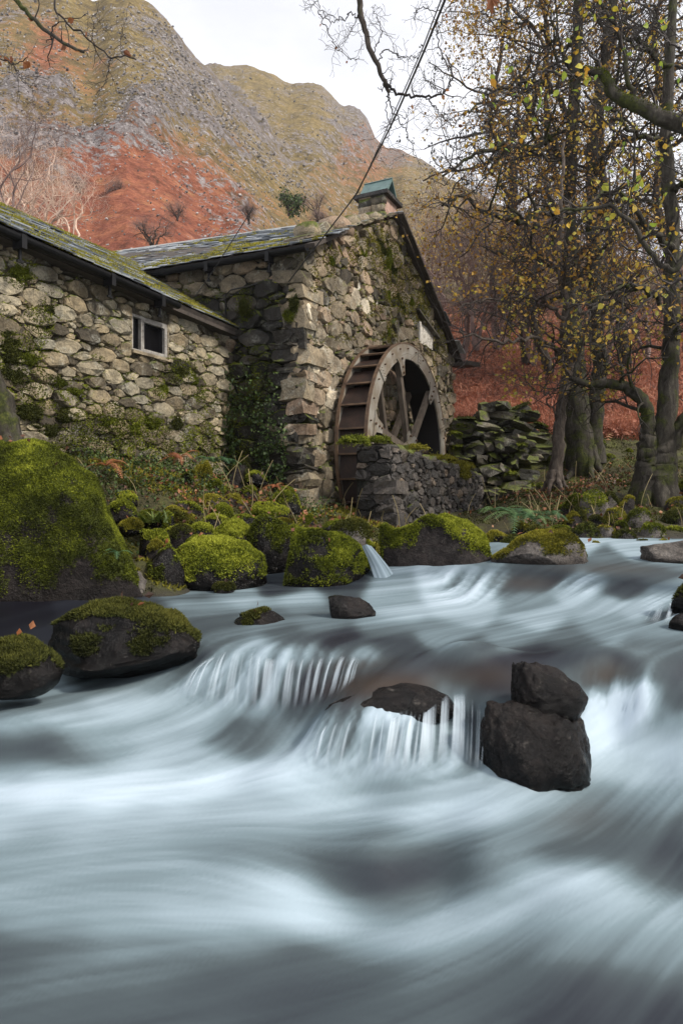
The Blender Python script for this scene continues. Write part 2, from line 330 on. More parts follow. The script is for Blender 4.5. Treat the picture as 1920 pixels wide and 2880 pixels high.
M['bracken'] = leaf_mat('bracken', [(0.05, (0.15, 0.055, 0.035)), (0.4, (0.36, 0.13, 0.075)), (0.7, (0.5, 0.22, 0.13)), (0.95, (0.58, 0.36, 0.2))], 0.25)
M['grass'] = leaf_mat('grass', [(0.1, (0.05, 0.07, 0.015)), (0.5, (0.12, 0.17, 0.03)), (0.9, (0.3, 0.3, 0.09))], 0.25)
M['dry_grass'] = leaf_mat('dry_grass', [(0.1, (0.2, 0.15, 0.06)), (0.9, (0.4, 0.33, 0.17))], 0.2)

# ------------------------------------------------------------------ setting: ground, stream, hills
class RBF:
    def __init__(s, pts, vals, c=0.1):
        s.p = np.asarray(pts, float); n = len(s.p); s.c = c
        d = np.sqrt(((s.p[:, None] - s.p[None]) ** 2).sum(-1) + c * c)
        A = np.zeros((n + 3, n + 3)); A[:n, :n] = d; A[:n, n] = 1; A[:n, n + 1:] = s.p; A[n:, :n] = A[:n, n:].T
        vals = np.asarray(vals, float); b = np.zeros((n + 3,) + vals.shape[1:]); b[:n] = vals
        s.w = np.linalg.lstsq(A, b, rcond=None)[0]
    def __call__(s, q):
        q = np.asarray(q, float); out = []
        for k in range(0, len(q), 40000):
            z = q[k:k + 40000]
            d = np.sqrt(((z[:, None] - s.p[None]) ** 2).sum(-1) + s.c ** 2)
            out.append(d @ s.w[:-3] + s.w[-3] + z @ s.w[-2:])
        return np.concatenate(out)

def warp(x, y):                      # so that near and far control points weigh alike
    return np.stack([x / (y + 2.0) * 3.0, np.log(y + 2.0) * 3.0], 1)

# water level control points: photo pixel and height above the pool; the distance follows from the two
def on_level(px, py, z):
    d = (CAMZ - z) * FPX / (py - HZ); return P(px, py, d)
WCP = [  # px, py, z
    (1450, 1532, .27), (1650, 1530, .28), (1850, 1530, .29), (2100, 1532, .30), (1350, 1560, .24),
    (1400, 1600, .19), (1650, 1590, .22), (1900, 1590, .22), (2200, 1600, .22),
    (1290, 1612, .16), (1420, 1625, .15), (1600, 1622, .165), (1750, 1640, .14), (1950, 1640, .14),
    (1270, 1675, .03), (1420, 1690, .025), (1600, 1690, .03), (1750, 1690, .05), (2000, 1700, .07),
    (450, 1640, .0), (650, 1650, .0), (850, 1660, .0), (1050, 1670, .01), (150, 1730, -.03), (-150, 1760, -.06),
    (500, 1720, -.01), (800, 1740, .0), (1100, 1740, .005), (1400, 1760, .0), (1700, 1770, .0), (2000, 1780, .0),
    (650, 1800, -.02), (900, 1815, -.015), (1200, 1830, -.015), (1500, 1830, -.02), (1850, 1840, -.02),
    # first ledge: lip and foot
    (590, 1835, -.05), (680, 1822, -.03), (780, 1832, -.03), (900, 1836, -.03), (1000, 1838, -.035),
    (520, 1960, -.25), (620, 1975, -.27), (760, 1985, -.27), (900, 1990, -.22),
    (1060, 1890, -.06), (1150, 1900, -.045), (1300, 1900, -.05),
    # second ledge
    (900, 2020, -.2), (960, 2005, -.165), (1050, 2000, -.16), (1150, 1990, -.155), (1240, 1950, -.13), (1300, 1950, -.13), (1360, 1965, -.14),
    (880, 2165, -.355), (960, 2170, -.36), (1080, 2170, -.36), (1200, 2170, -.36), (1320, 2180, -.37), (1400, 2230, -.40),
    (850, 2080, -.31), (800, 2140, -.34),
    # right side chute
    (1680, 1900, -.06), (1760, 1895, -.05), (1900, 1900, -.06), (1720, 2000, -.22), (1800, 2010, -.21), (1950, 1990, -.16),
    (1700, 2120, -.36), (1850, 2120, -.35), (2050, 2120, -.33), (1650, 2230, -.43),
    # left trough
    (300, 1880, -.17), (100, 1930, -.24), (-150, 1960, -.26), (400, 2000, -.28), (150, 2060, -.27), (0, 2060, -.26), (300, 2130, -.37), (0, 2170, -.40), (-200, 2170, -.40),
    (600, 2120, -.36), (720, 2060, -.32), (650, 2200, -.42), (300, 2230, -.43), (-200, 2300, -.45),
    # foreground
    (1000, 2230, -.43), (1250, 2290, -.46), (900, 2330, -.46), (400, 2350, -.46), (0, 2400, -.47),
    (700, 2420, -.46), (1050, 2390, -.43), (1350, 2390, -.42), (1000, 2560, -.55), (1250, 2500, -.53), (1450, 2420, -.44),
    (1650, 2330, -.45), (1850, 2300, -.42), (2100, 2300, -.40), (1900, 2480, -.52), (1600, 2480, -.45), (1750, 2500, -.46), (1450, 2540, -.50),
    (600, 2600, -.54), (200, 2600, -.53), (-200, 2600, -.53), (1200, 2650, -.56), (1550, 2680, -.53), (1800, 2650, -.52), (2050, 2600, -.52),
    (900, 2780, -.62), (400, 2800, -.60), (-200, 2850, -.60), (1400, 2820, -.60), (1750, 2850, -.60), (2100, 2850, -.6),
    (960, 3300, -.66), (100, 3300, -.66), (1800, 3300, -.66),
]
wp = np.array([on_level(*c) for c in WCP])
water_rbf = RBF(warp(wp[:, 0], wp[:, 1]), wp[:, 2], 0.06)
def water_z(x, y): return water_rbf(warp(x, y))

# ground control points: photo pixel and distance
GCP = [(-500, 1330, 6.5), (-200, 1310, 6.8), (100, 1300, 7.4), (300, 1285, 8.4), (480, 1310, 9.4), (640, 1345, 10.4), (750, 1375, 10.0), (850, 1420, 9.7), (930, 1440, 9.7),
       (250, 1400, 7.0), (430, 1420, 7.4), (560, 1410, 8.0), (700, 1430, 8.3), (820, 1450, 8.6), (950, 1480, 8.6),
       (430, 1610, 6.5), (560, 1580, 6.9), (700, 1560, 7.2), (850, 1550, 7.4), (-150, 1680, 5.7), (100, 1680, 5.8), (300, 1670, 6.0), (150, 1500, 6.5), (1000, 1540, 7.6), (1080, 1545, 7.8), (1180, 1530, 8.4), (1280, 1515, 9.2), (1300, 1487, 11), (1360, 1473, 13), (1390, 1466, 14.6),
       (1390, 1500, 9.6), (1420, 1484, 10.6), (1500, 1480, 9.8), (1650, 1480, 9.7), (1800, 1480, 9.6), (1950, 1480, 9.6), (2200, 1480, 9.6),
       (1450, 1400, 12.6), (1560, 1385, 12.3), (1650, 1370, 12.0), (1780, 1400, 11.3), (1900, 1390, 11.3), (2200, 1380, 11.5),
       (1250, 1380, 13.8), (1400, 1340, 15), (1600, 1300, 15.2), (1750, 1290, 15), (1900, 1290, 14.5), (2300, 1250, 15),
       (1250, 1180, 19), (1450, 1150, 19.5), (1650, 1170, 19), (1900, 1180, 18.5), (2300, 1120, 19),
       (1270, 1000, 27), (1450, 960, 28), (1700, 960, 28), (1950, 970, 27), (2400, 950, 28),
       (1300, 800, 45), (1600, 800, 46), (1900, 800, 46), (2500, 780, 46),
       (850, 1250, 17), (500, 1150, 17), (0, 1050, 16), (-600, 1000, 14), (-1200, 1100, 10),
       (700, 1000, 26), (300, 900, 26), (-300, 850, 24), (-1500, 850, 22), (500, 750, 46), (-500, 650, 46)]
gp = [P(*c) for c in GCP]
def add_bed(c):
    p = on_level(*c); gp.append(np.array([p[0], p[1], p[2] - (0.16 if c[1] > 1800 else 0.2)]))
for c in WCP:
    if c[1] not in (1532, 1530, 1560) and 1590 < c[1]: add_bed(c)
for q in ((-3.2, 4.2, .25), (-3.0, 2.6, .1), (-4.5, 5.2, 1.1), (4.2, 4.5, .3), (3.4, 2.6, 0.2), (6, 6, .6), (9, 8, 1.4), (-2.6, 1.0, -.3), (2.6, 1.0, -.3)): gp.append(np.array(q))
gp = np.array(gp)
ground_rbf = RBF(warp(gp[:, 0], gp[:, 1]), gp[:, 2], 0.12)
def ground_z(x, y):
    x = np.atleast_1d(np.asarray(x, float)); y = np.atleast_1d(np.asarray(y, float))
    z = ground_rbf(warp(x, y)); p = np.stack([x, y, 0 * x], 1)
    return z + 0.05 * fbm(p, 1.7, 3) * np.clip(y / 8, .4, 3) + 0.018 * fbm(p, 6.0, 3)

def grid_faces(nr, nc):
    i = np.arange(nr - 1)[:, None] * nc; j = np.arange(nc - 1)[None]
    return np.stack([i + j, i + j + 1, i + nc + j + 1, i + nc + j], -1).reshape(-1, 4)

def fan_grid(a0, a1, na, y0, y1, ny, c):
    yy = np.exp(np.linspace(math.log(y0 + c), math.log(y1 + c), ny)) - c; aa = np.linspace(a0, a1, na)
    A, Y = np.meshgrid(aa, yy); return (A * (Y + c)).ravel(), Y.ravel()

# ground sheet: moss, leaf mould and earth
m, t, b = NT('ground'); g = geo(t); pos = g.outputs['Position']
n1 = noise_n(t, pos, 1.6, 7, 0.65); n2 = noise_n(t, pos, 22, 6, 0.72); n3 = noise_n(t, pos, 5, 6, 0.7)
gc = ramp(t, n1, [(0.32, (0.035, 0.026, 0.016)), (0.48, (0.055, 0.052, 0.018)), (0.6, (0.085, 0.095, 0.02)), (0.75, (0.13, 0.12, 0.03))])
gc = mixc(t, 1.0, gc, ramp(t, n2, [(0.3, (0.4, 0.4, 0.4)), (0.62, (1.3, 1.25, 1.1))]), 'MULTIPLY')
bedf = attr_n(t, 'bed'); gc = mixc(t, bedf, gc, ramp(t, n3, [(0.3, (0.012, 0.011, 0.011)), (0.55, (0.035, 0.03, 0.026)), (0.8, (0.08, 0.07, 0.06))]))
brf = attr_n(t, 'bracken'); gc = mixc(t, brf, gc, ramp(t, n3, [(0.3, (0.05, 0.02, 0.015)), (0.55, (0.16, 0.06, 0.036)), (0.8, (0.24, 0.13, 0.07))]))  # bracken litter colour, darkened to paint in shade beneath the fronds
t.links.new(gc, b.inputs['Base Color']); b.inputs['Roughness'].default_value = 0.95
bump(t, b, math_n(t, 'ADD', n2, n3), 1.0, 0.05); M['ground'] = m
gx, gy = fan_grid(-2.1, 2.1, 330, 0.3, 60, 300, 1.6)
gz = ground_z(gx, gy); gpx = to_px(np.stack([gx, gy, gz], 1))
wz = water_z(gx, gy)
bed = sstep(0.12, -0.05, gz - wz) * (gy < 10)
brk = sstep(16.5, 19, gy + 1.5 * fbm(np.stack([gx, gy, gz], 1), 0.4, 3)) * (1 - .75 * sstep(26, 34, gy + 3 * fbm(np.stack([gx, gy, gz], 1), 0.2, 3)))
tag(mk('ground', np.stack([gx, gy, gz], 1), grid_faces(300, 330), M['ground'], attrs={'bed': bed, 'bracken': brk}, origin=(0, 0, 0)), kind='structure')

# ---- the stream
NW, NA = 290, 290
sx, sy = fan_grid(-0.95, 1.0, NA, 0.75, 9.0, NW, 0.6)
sz = water_z(sx, sy)
FLOW = [  # px, py, direction in photo pixels
    (1850, 1540, -1, .08), (1500, 1560, -1, .25), (1750, 1600, -1, .2), (1350, 1640, -.5, .6), (1500, 1650, -.7, .5), (1700, 1660, -.8, .5), (1900, 1700, -1, .5),
    (1200, 1700, -1, .12), (1500, 1730, -1, .2), (900, 1690, -1, .05), (600, 1670, -1, .04), (350, 1700, -1, .25), (50, 1740, -1, .3),
    (700, 1780, -1, .15), (1000, 1790, -1, .12), (1400, 1810, -1, .2), (1800, 1800, -1, .3),
    (560, 1860, -.9, .8), (650, 1890, -.5, 1), (760, 1890, -.35, 1), (880, 1890, -.3, 1), (980, 1870, -.35, .9), (500, 1950, -.9, .5),
    (1150, 1880, -.8, .5), (1300, 1900, -.6, .6), (900, 2080, -.55, 1), (1000, 2080, -.4, 1), (1100, 2080, -.2, 1), (1200, 2060, -.08, 1), (1320, 2060, .08, 1),
    (1700, 1950, -.3, 1), (1780, 1960, .25, 1), (1880, 1950, -.6, .8), (1750, 2080, -.9, .5), (1900, 2100, -1, .45),
    (300, 1950, -1, .3), (100, 1990, -1, .2), (250, 2100, -1, .15), (500, 2080, -1, .3), (720, 2080, -.6, .9), (680, 2160, -1, .3),
    (900, 2210, -1, .1), (400, 2220, -1, .08), (100, 2250, -1, .1), (1200, 2250, -1, .15), (1450, 2290, -1, .45), (1650, 2230, -.8, .7), (1800, 2250, -.7, .8),
    (600, 2350, -1, .1), (200, 2400, -1, .12), (1000, 2350, -1, .15), (1250, 2420, -1, .3), (900, 2480, -1, -.45), (760, 2480, -1, -.5), (1100, 2540, -1, .3), (1400, 2520, -1, .45),
    (1600, 2460, -1, .25), (1750, 2500, -.9, .45), (1880, 2580, -.7, .7), (1900, 2400, -.5, 1),
    (900, 2600, -1, .12), (500, 2560, -1, -.1), (200, 2600, -1, .1), (600, 2700, -1, .2), (1200, 2680, -1, .35), (1500, 2650, -.8, .7), (1750, 2750, -.6, .8),
    (300, 2820, -1, .2), (900, 2820, -1, .25), (1300, 2830, -.9, .4)]
FOAM = [  # px, py, whiteness
    (1450, 1535, .55), (1600, 1540, .75), (1800, 1540, .75), (1900, 1540, .7), (1380, 1560, .5), (1500, 1590, .3), (1700, 1592, .35), (1880, 1580, .55), (1850, 1610, .35),
    (1300, 1630, .75), (1260, 1665, .9), (1380, 1640, .5), (1340, 1680, .8), (1480, 1640, .3), (1560, 1620, .25), (1650, 1640, .55), (1480, 1690, .6), (1620, 1655, .8), (1750, 1650, .3), (1880, 1650, .55), (1680, 1700, .75), (1820, 1720, .75), (1900, 1690, .6),
    (450, 1635, .12), (600, 1640, .3), (800, 1650, .2), (950, 1658, .2), (1100, 1680, .65), (500, 1670, .45), (650, 1675, .6), (850, 1685, .62), (1100, 1720, .75), (1300, 1720, .8), (1500, 1740, .75), (1700, 1760, .6), (1850, 1770, .55),
    (400, 1700, .2), (250, 1705, .08), (50, 1730, .02), (0, 1780, .02), (90, 1790, .05), (600, 1720, .4), (560, 1760, .35), (750, 1740, .5), (900, 1750, .5), (1080, 1760, .55), (1250, 1780, .6), (1450, 1790, .5), (1600, 1800, .4), (1850, 1820, .35),
    (650, 1790, .4), (800, 1790, .35), (950, 1800, .22), (1100, 1820, .25), (1300, 1830, .3), (1500, 1840, .2),
    (560, 1830, .4), (640, 1808, .5), (700, 1822, .8), (780, 1835, .9), (900, 1838, .9), (1000, 1842, .8), (600, 1900, .72), (700, 1910, .75), (820, 1910, .72), (940, 1890, .7), (1010, 1875, .45),
    (560, 1960, .7), (700, 1980, .7), (850, 1980, .6), (950, 1960, .35), (1040, 1900, .12), (1000, 1930, .1), (1150, 1870, .15), (1280, 1880, .15), (1400, 1880, .2), (1100, 1940, .04), (960, 1980, .03), (1180, 1950, .05), (1270, 1945, .5), (1320, 1945, .45), (1380, 1930, .15),
    (890, 2010, .2), (930, 2020, .75), (1050, 2010, .75), (1140, 2000, .65), (1190, 2000, .4), (1240, 1985, .7), (1300, 1985, .75), (1350, 2000, .4),
    (900, 2090, .7), (1000, 2090, .55), (1100, 2090, .35), (1200, 2090, .5), (1290, 2080, .75), (1350, 2090, .4), (860, 2050, .6), (820, 2120, .8), (930, 2160, .8), (1100, 2165, .75), (1250, 2165, .75), (1350, 2170, .55),
    (1600, 1850, .2), (1640, 1900, .4), (1660, 1980, .75), (1700, 1920, .12), (1740, 1930, .2), (1790, 1960, .75), (1770, 1900, .1), (1850, 1890, .25), (1900, 1860, .2), (1900, 1960, .3), (1840, 2010, .6), (1720, 2040, .85), (1700, 2100, .9), (1850, 2090, .85), (1910, 2060, .7), (1650, 2150, .8), (1800, 2180, .75),
    (450, 1860, .35), (480, 1920, .6), (300, 1900, .5), (100, 1950, .55), (350, 1980, .72), (150, 2000, .6), (50, 2030, .45), (300, 2060, .6), (450, 2060, .62), (560, 2020, .68), (250, 2090, .45), (120, 2100, .1), (30, 2120, .07), (200, 2130, .15), (330, 2120, .5), (450, 2120, .7), (600, 2150, .7),
    (700, 2050, .28), (740, 2090, .2), (680, 2090, .35), (790, 2060, .6), (60, 2170, .6), (200, 2190, .8), (400, 2180, .9), (600, 2200, .9), (800, 2190, .88), (100, 2230, .95), (300, 2250, .9), (500, 2250, .8), (700, 2250, .72), (900, 2220, .8), (1000, 2210, .55), (1120, 2220, .35), (1150, 2260, .65), (1250, 2200, .6), (1420, 2240, .7),
    (1200, 2300, .9), (1350, 2290, .8), (1000, 2280, .65), (1500, 2250, .6), (1600, 2230, .55), (1700, 2250, .45), (1850, 2250, .45), (1550, 2330, .45), (1700, 2330, .3), (1850, 2330, .22),
    (0, 2300, .75), (200, 2320, .65), (400, 2310, .6), (600, 2300, .6), (800, 2300, .65), (100, 2370, .5), (350, 2380, .52), (550, 2360, .5), (750, 2370, .5), (950, 2360, .55),
    (1100, 2370, .42), (1250, 2360, .38), (1400, 2370, .45), (650, 2420, .4), (800, 2400, .3), (950, 2410, .12), (1050, 2400, .12), (1200, 2410, .15), (1350, 2430, .35), (1100, 2460, .02), (950, 2470, .05), (1000, 2520, .03), (1200, 2470, .04), (1300, 2480, .2), (1380, 2500, .5), (1050, 2580, .35), (1150, 2540, .2), (1250, 2540, .55),
    (1600, 2400, .2), (1750, 2400, .12), (1880, 2400, .06), (1900, 2470, .05), (1850, 2450, .2), (1500, 2470, .7), (1620, 2470, .85), (1750, 2500, .75), (1850, 2550, .65), (1900, 2610, .5),
    (700, 2480, .7), (850, 2500, .85), (900, 2560, .92), (960, 2600, .8), (750, 2560, .75), (600, 2500, .6), (450, 2450, .55), (250, 2450, .55), (80, 2470, .55), (300, 2530, .55), (100, 2570, .55), (500, 2560, .6), (650, 2620, .6), (350, 2620, .45), (150, 2640, .3), (0, 2680, .2),
    (1100, 2640, .7), (1250, 2610, .75), (1400, 2580, .7), (1550, 2560, .65), (1700, 2580, .6), (1500, 2650, .35), (1650, 2660, .4), (1800, 2680, .4), (1300, 2680, .4),
    (500, 2690, .35), (700, 2680, .3), (900, 2700, .12), (800, 2760, .06), (1050, 2720, .18), (650, 2760, .12), (400, 2740, .3), (200, 2750, .3), (550, 2800, .15), (100, 2820, .2), (300, 2840, .18), (850, 2840, .12), (1000, 2820, .15), (1200, 2760, .3), (1350, 2800, .15), (1150, 2860, .2),
    (1500, 2760, .12), (1650, 2770, .06), (1800, 2780, .1), (1900, 2720, .35), (1600, 2850, .04), (1850, 2850, .06), (1400, 2720, .3)]
wpx = to_px(np.stack([sx, sy, sz], 1))
def splat(tab, q, sig, k):
    tab = np.asarray(tab, float); out = np.zeros((len(q), k)); den = np.full(len(q), 1e-9)
    for r in tab:
        sg = sig * (0.45 + (r[1] - 1480) / 900)
        d2 = ((q[:, 0] - r[0]) / sg) ** 2 + ((q[:, 1] - r[1]) / (sg * 0.55)) ** 2
        w = np.exp(-np.minimum(d2, 60)) + 1e-5 / (1 + d2 ** 1.5); den += w; out += w[:, None] * r[2:2 + k]
    return out / den[:, None]
foam = splat(FOAM, wpx, 62, 1)[:, 0]; foam = foam + .15 * (1 - foam) * sstep(1850, 2250, wpx[:, 1])
fl = splat(FLOW, wpx, 110, 2)
# flow in grid steps: project the two grid directions to photo pixels
W = wpx.reshape(NW, NA, 2); ga = np.gradient(W, axis=1).reshape(-1, 2); gr = np.gradient(W, axis=0).reshape(-1, 2)
det = ga[:, 0] * gr[:, 1] - ga[:, 1] * gr[:, 0]; det = np.where(np.abs(det) < 1e-3, 1e-3, det)
fl = fl / (np.linalg.norm(fl, axis=1, keepdims=True) + 1e-9)
fa = (fl[:, 0] * gr[:, 1] - fl[:, 1] * gr[:, 0]) / det; fr = (ga[:, 0] * fl[:, 1] - ga[:, 1] * fl[:, 0]) / det
fn = np.sqrt(fa ** 2 + fr ** 2) + 1e-9; fa = (fa / fn).reshape(NW, NA); fr = (fr / fn).reshape(NW, NA)
def bil(img, r, a):
    r = np.clip(r, 0, NW - 1.001); a = np.clip(a, 0, NA - 1.001); ri = r.astype(int); ai = a.astype(int); f = r - ri; h = a - ai
    return (img[ri, ai] * (1 - f) * (1 - h) + img[ri + 1, ai] * f * (1 - h) + img[ri, ai + 1] * (1 - f) * h + img[ri + 1, ai + 1] * f * h)
def lic(img, steps, h=1.0):
    R, A = np.meshgrid(np.arange(NW, dtype=float), np.arange(NA, dtype=float), indexing='ij'); acc = img.copy(); n = 1.0
    for sgn in (1, -1):
        r, a = R.copy(), A.copy()
        for k in range(steps):
            dr, da = bil(fr, r, a), bil(fa, r, a); r = r + sgn * h * dr; a = a + sgn * h * da
            w = 1 - k / steps; acc += w * bil(img, r, a); n += w
    return acc / n
def lic_fine(qr, qa, img, steps):
    global NW, NA
    n0 = (NW, NA); NW, NA = img.shape
    R, A = np.meshgrid(np.arange(NW, dtype=float), np.arange(NA, dtype=float), indexing='ij'); acc = img.copy()
    for sgn in (1, -1):
        for k in range(1, steps + 1):
            acc += bil(img, R + sgn * k * 1.6 * qr, A + sgn * k * 1.6 * qa) * (1 - k / (steps + 1))
    NW, NA = n0; return acc
def blur(img, s):
    k = np.exp(-0.5 * (np.arange(-3 * s, 3 * s + 1) / s) ** 2); k /= k.sum()
    for ax in (0, 1): img = np.apply_along_axis(lambda v: np.convolve(np.pad(v, 3 * s, mode='edge'), k, 'valid'), ax, img)
    return img
def norm01(a): return (a - a.mean()) / (a.std() + 1e-9)
wr = np.random.default_rng(3)
s1 = norm01(lic(wr.standard_normal((NW, NA)), 20)); s2 = norm01(lic(blur(wr.standard_normal((NW, NA)), 2), 26)); s3 = norm01(lic(blur(wr.standard_normal((NW, NA)), 4), 34))
steep = np.zeros(NW * NA)
for (px0, py0, rx, ry) in ((760, 1900, 260, 85), (1110, 2075, 250, 95), (1330, 1650, 110, 45), (1740, 1950, 110, 80), (1620, 1645, 70, 30), (1880, 1715, 70, 45)):
    steep = np.maximum(steep, np.exp(-(((wpx[:, 0] - px0) / rx) ** 4 + ((wpx[:, 1] - py0) / ry) ** 4)))
steep = steep.reshape(NW, NA); F2 = foam.reshape(NW, NA)
F2 = F2 + (0.022 * s2 + 0.028 * s3 + 0.012 * s1) * (1 - .45 * sstep(2200, 2450, wpx[:, 1]).reshape(NW, NA)) * (0.35 + 1.3 * np.clip(F2 * (1 - F2) * 4, 0, 1)) + steep * (0.09 * s1 + 0.13 * s2) * np.clip(F2 * 2, 0.1, 1)
F2 = np.clip(F2, 0, 1)
NS, NB, UP = NW, NA, 2                                # refine the field to the mesh's own grid
def up(img):
    r = np.linspace(0, NS - 1.001, NS * UP); a = np.linspace(0, NB - 1.001, NB * UP); R, A = np.meshgrid(r, a, indexing='ij'); return bil(img, R, A)
s1 = norm01(up(s1) * 0.6 + 0.4 * norm01(lic_fine(up(fr), up(fa), wr.standard_normal((NS * UP, NB * UP)), 12)))
s2, s3, steep, F2 = up(s2), up(s3), up(steep), up(F2)
fine_amp = 0.02 + 0.05 * steep
F2 = np.clip(F2 + fine_amp * s1 * np.clip(F2 * 2, .1, 1), 0, 1)
NW, NA = NS * UP, NB * UP
sx, sy = fan_grid(-0.95, 1.0, NA, 0.75, 9.0, NW, 0.6); sz = water_z(sx, sy); wpx = to_px(np.stack([sx, sy, sz], 1))
depth = (sy + 0.6).reshape(NW, NA)
Z2 = blur(sz.reshape(NW, NA), 2) + depth * (0.0009 * s3 + 0.0003 * s2) + steep * (0.004 * s2 + 0.003 * s1) + 0.02 * np.clip(F2 - .5, 0, 1)
THIN = np.zeros(len(sx))                                       # thin clear water over brown rock
for (x, y, rx, ry, a) in ((1080, 1930, 170, 45, .9), (1330, 1900, 140, 40, .6), (1700, 1900, 70, 40, .7), (1480, 1640, 90, 22, .5), (1720, 1600, 160, 16, .45), (1620, 2290, 130, 60, .35), (1000, 1870, 120, 26, .5)):
    THIN = np.maximum(THIN, a * np.exp(-((wpx[:, 0] - x) / rx) ** 2 - ((wpx[:, 1] - y) / ry) ** 2))
THIN = THIN * (1 - sstep(.45, .75, F2.ravel()))
m, t, b = NT('water'); fo = attr_n(t, 'foam'); g = geo(t)
wcol = ramp(t, fo, [(0.0, (0.007, 0.007, 0.011)), (0.15, (0.020, 0.023, 0.031)), (0.35, (0.058, 0.075, 0.084)), (0.6, (0.150, 0.200, 0.226)), (0.85, (0.30, 0.375, 0.43)), (1.0, (0.42, 0.505, 0.58))])
wcol = mixc(t, attr_n(t, 'thin'), wcol, (0.050, 0.038, 0.030))
t.links.new(wcol, b.inputs['Base Color'])
t.links.new(rng_n(t, fo, 0.05, 0.55, 0.35, 0.8), b.inputs['Roughness']); b.inputs['IOR'].default_value = 1.33
t.links.new(rng_n(t, fo, 0.1, 0.7, 0.22, 0.05), b.inputs['Specular IOR Level'])
M['water'] = m
wv = np.stack([sx, sy, Z2.ravel()], 1)
tag(mk('stream_water', wv, grid_faces(NW, NA), m, attrs={'foam': F2.ravel(), 'thin': THIN}, origin=(0, 0, 0)), 'silky white stream water rushing over ledges between mossy boulders', 'water', kind='structure')
def wat(px, py):
    d2 = (wpx[:, 0] - px) ** 2 + (wpx[:, 1] - py) ** 2; i = int(np.argmin(d2)); return wv[i]

# ---- hills
def hill_mat():
    m, t, b = NT('hill'); g = geo(t); pos = g.outputs['Position']
    sc_ = nd(t, 'ShaderNodeMapping'); sc_.inputs['Scale'].default_value = (1, 1, 1); t.links.new(pos, sc_.inputs[0]); p = sc_.outputs[0]
    n1 = math_n(t, 'ADD', math_n(t, 'MULTIPLY', noise_n(t, p, 0.2, 8, 0.72), 0.55), math_n(t, 'MULTIPLY', noise_n(t, p, 0.7, 8, 0.75), 0.45)); n2 = noise_n(t, p, 0.75, 8, 0.78); n3 = noise_n(t, p, 0.05, 6, 0.65)
    v = t.nodes.new('ShaderNodeTexVoronoi'); v.inputs['Scale'].default_value = 1.1; t.links.new(p, v.inputs['Vector'])
    grassc = ramp(t, n1, [(0.36, (0.055, 0.042, 0.026)), (0.46, (0.13, 0.098, 0.046)), (0.55, (0.205, 0.155, 0.062)), (0.66, (0.24, 0.155, 0.085))])
    brc = ramp(t, n1, [(0.36, (0.08, 0.03, 0.022)), (0.46, (0.19, 0.066, 0.043)), (0.55, (0.27, 0.105, 0.06)), (0.66, (0.27, 0.17, 0.075))])
    rockc = ramp(t, n2, [(0.3, (0.035, 0.031, 0.032)), (0.48, (0.12, 0.107, 0.108)), (0.62, (0.22, 0.2, 0.205)), (0.75, (0.34, 0.32, 0.33))])
    br = attr_n(t, 'bracken'); rk = attr_n(t, 'rock')
    c = mixc(t, rng_n(t, math_n(t, 'ADD', br, math_n(t, 'MULTIPLY', math_n(t, 'SUBTRACT', n1, 0.5), 2.6)), 0.25, 0.75), grassc, brc)
    rf = rng_n(t, math_n(t, 'ADD', rk, math_n(t, 'MULTIPLY', math_n(t, 'SUBTRACT', n2, 0.5), 2.4)), 0.42, 0.58)
    c = mixc(t, rf, c, rockc)
    n4 = noise_n(t, p, 3.2, 6, 0.75)
    c = mixc(t, 1.0, c, ramp(t, n2, [(0.32, (0.6, 0.58, 0.56)), (0.6, (1.2, 1.2, 1.18))]), 'MULTIPLY')
    c = mixc(t, 1.0, c, ramp(t, n4, [(0.34, (0.68, 0.66, 0.64)), (0.5, (1.0, 1.0, 1.0)), (0.66, (1.25, 1.25, 1.22))]), 'MULTIPLY')
    c = mixc(t, math_n(t, 'MULTIPLY', rng_n(t, n4, 0.6, 0.68), math_n(t, 'ADD', math_n(t, 'MULTIPLY', rk, 0.8), 0.05)), c, (0.33, 0.31, 0.32))
    t.links.new(c, b.inputs['Base Color']); b.inputs['Roughness'].default_value = 0.95; b.inputs['Specular IOR Level'].default_value = 0.1
    bump(t, b, math_n(t, 'ADD', n2, math_n(t, 'MULTIPLY', n1, 2.0)), 0.6, 0.6); return m
M['hill'] = hill_mat()
BRK = [(60, 640, 1), (200, 680, 1), (400, 600, .95), (420, 480, .85), (300, 420, .85), (480, 440, .6), (380, 400, .6), (600, 520, .7), (120, 420, .6), (520, 560, .8), (640, 620, .8), (560, 680, .95), (750, 620, .35), (300, 560, 1), (100, 500, .6), (40, 380, .3), (130, 150, .7), (210, 190, .4), (60, 100, .3), (330, 330, .2), (250, 60, .1), (500, 350, .12), (600, 400, .3), (650, 500, .25), (800, 500, .2), (950, 560, .3), (900, 600, .35), (1000, 480, .5), (850, 400, .05), (750, 300, .05), (650, 220, .05), (900, 300, .02), (450, 150, .1), (480, 230, .15), (1100, 600, .2), (1200, 640, .15), (1300, 700, .15), (1450, 760, .2), (1600, 800, .2), (200, 300, .25), (20, 240, .2), (20, 560, .8)]
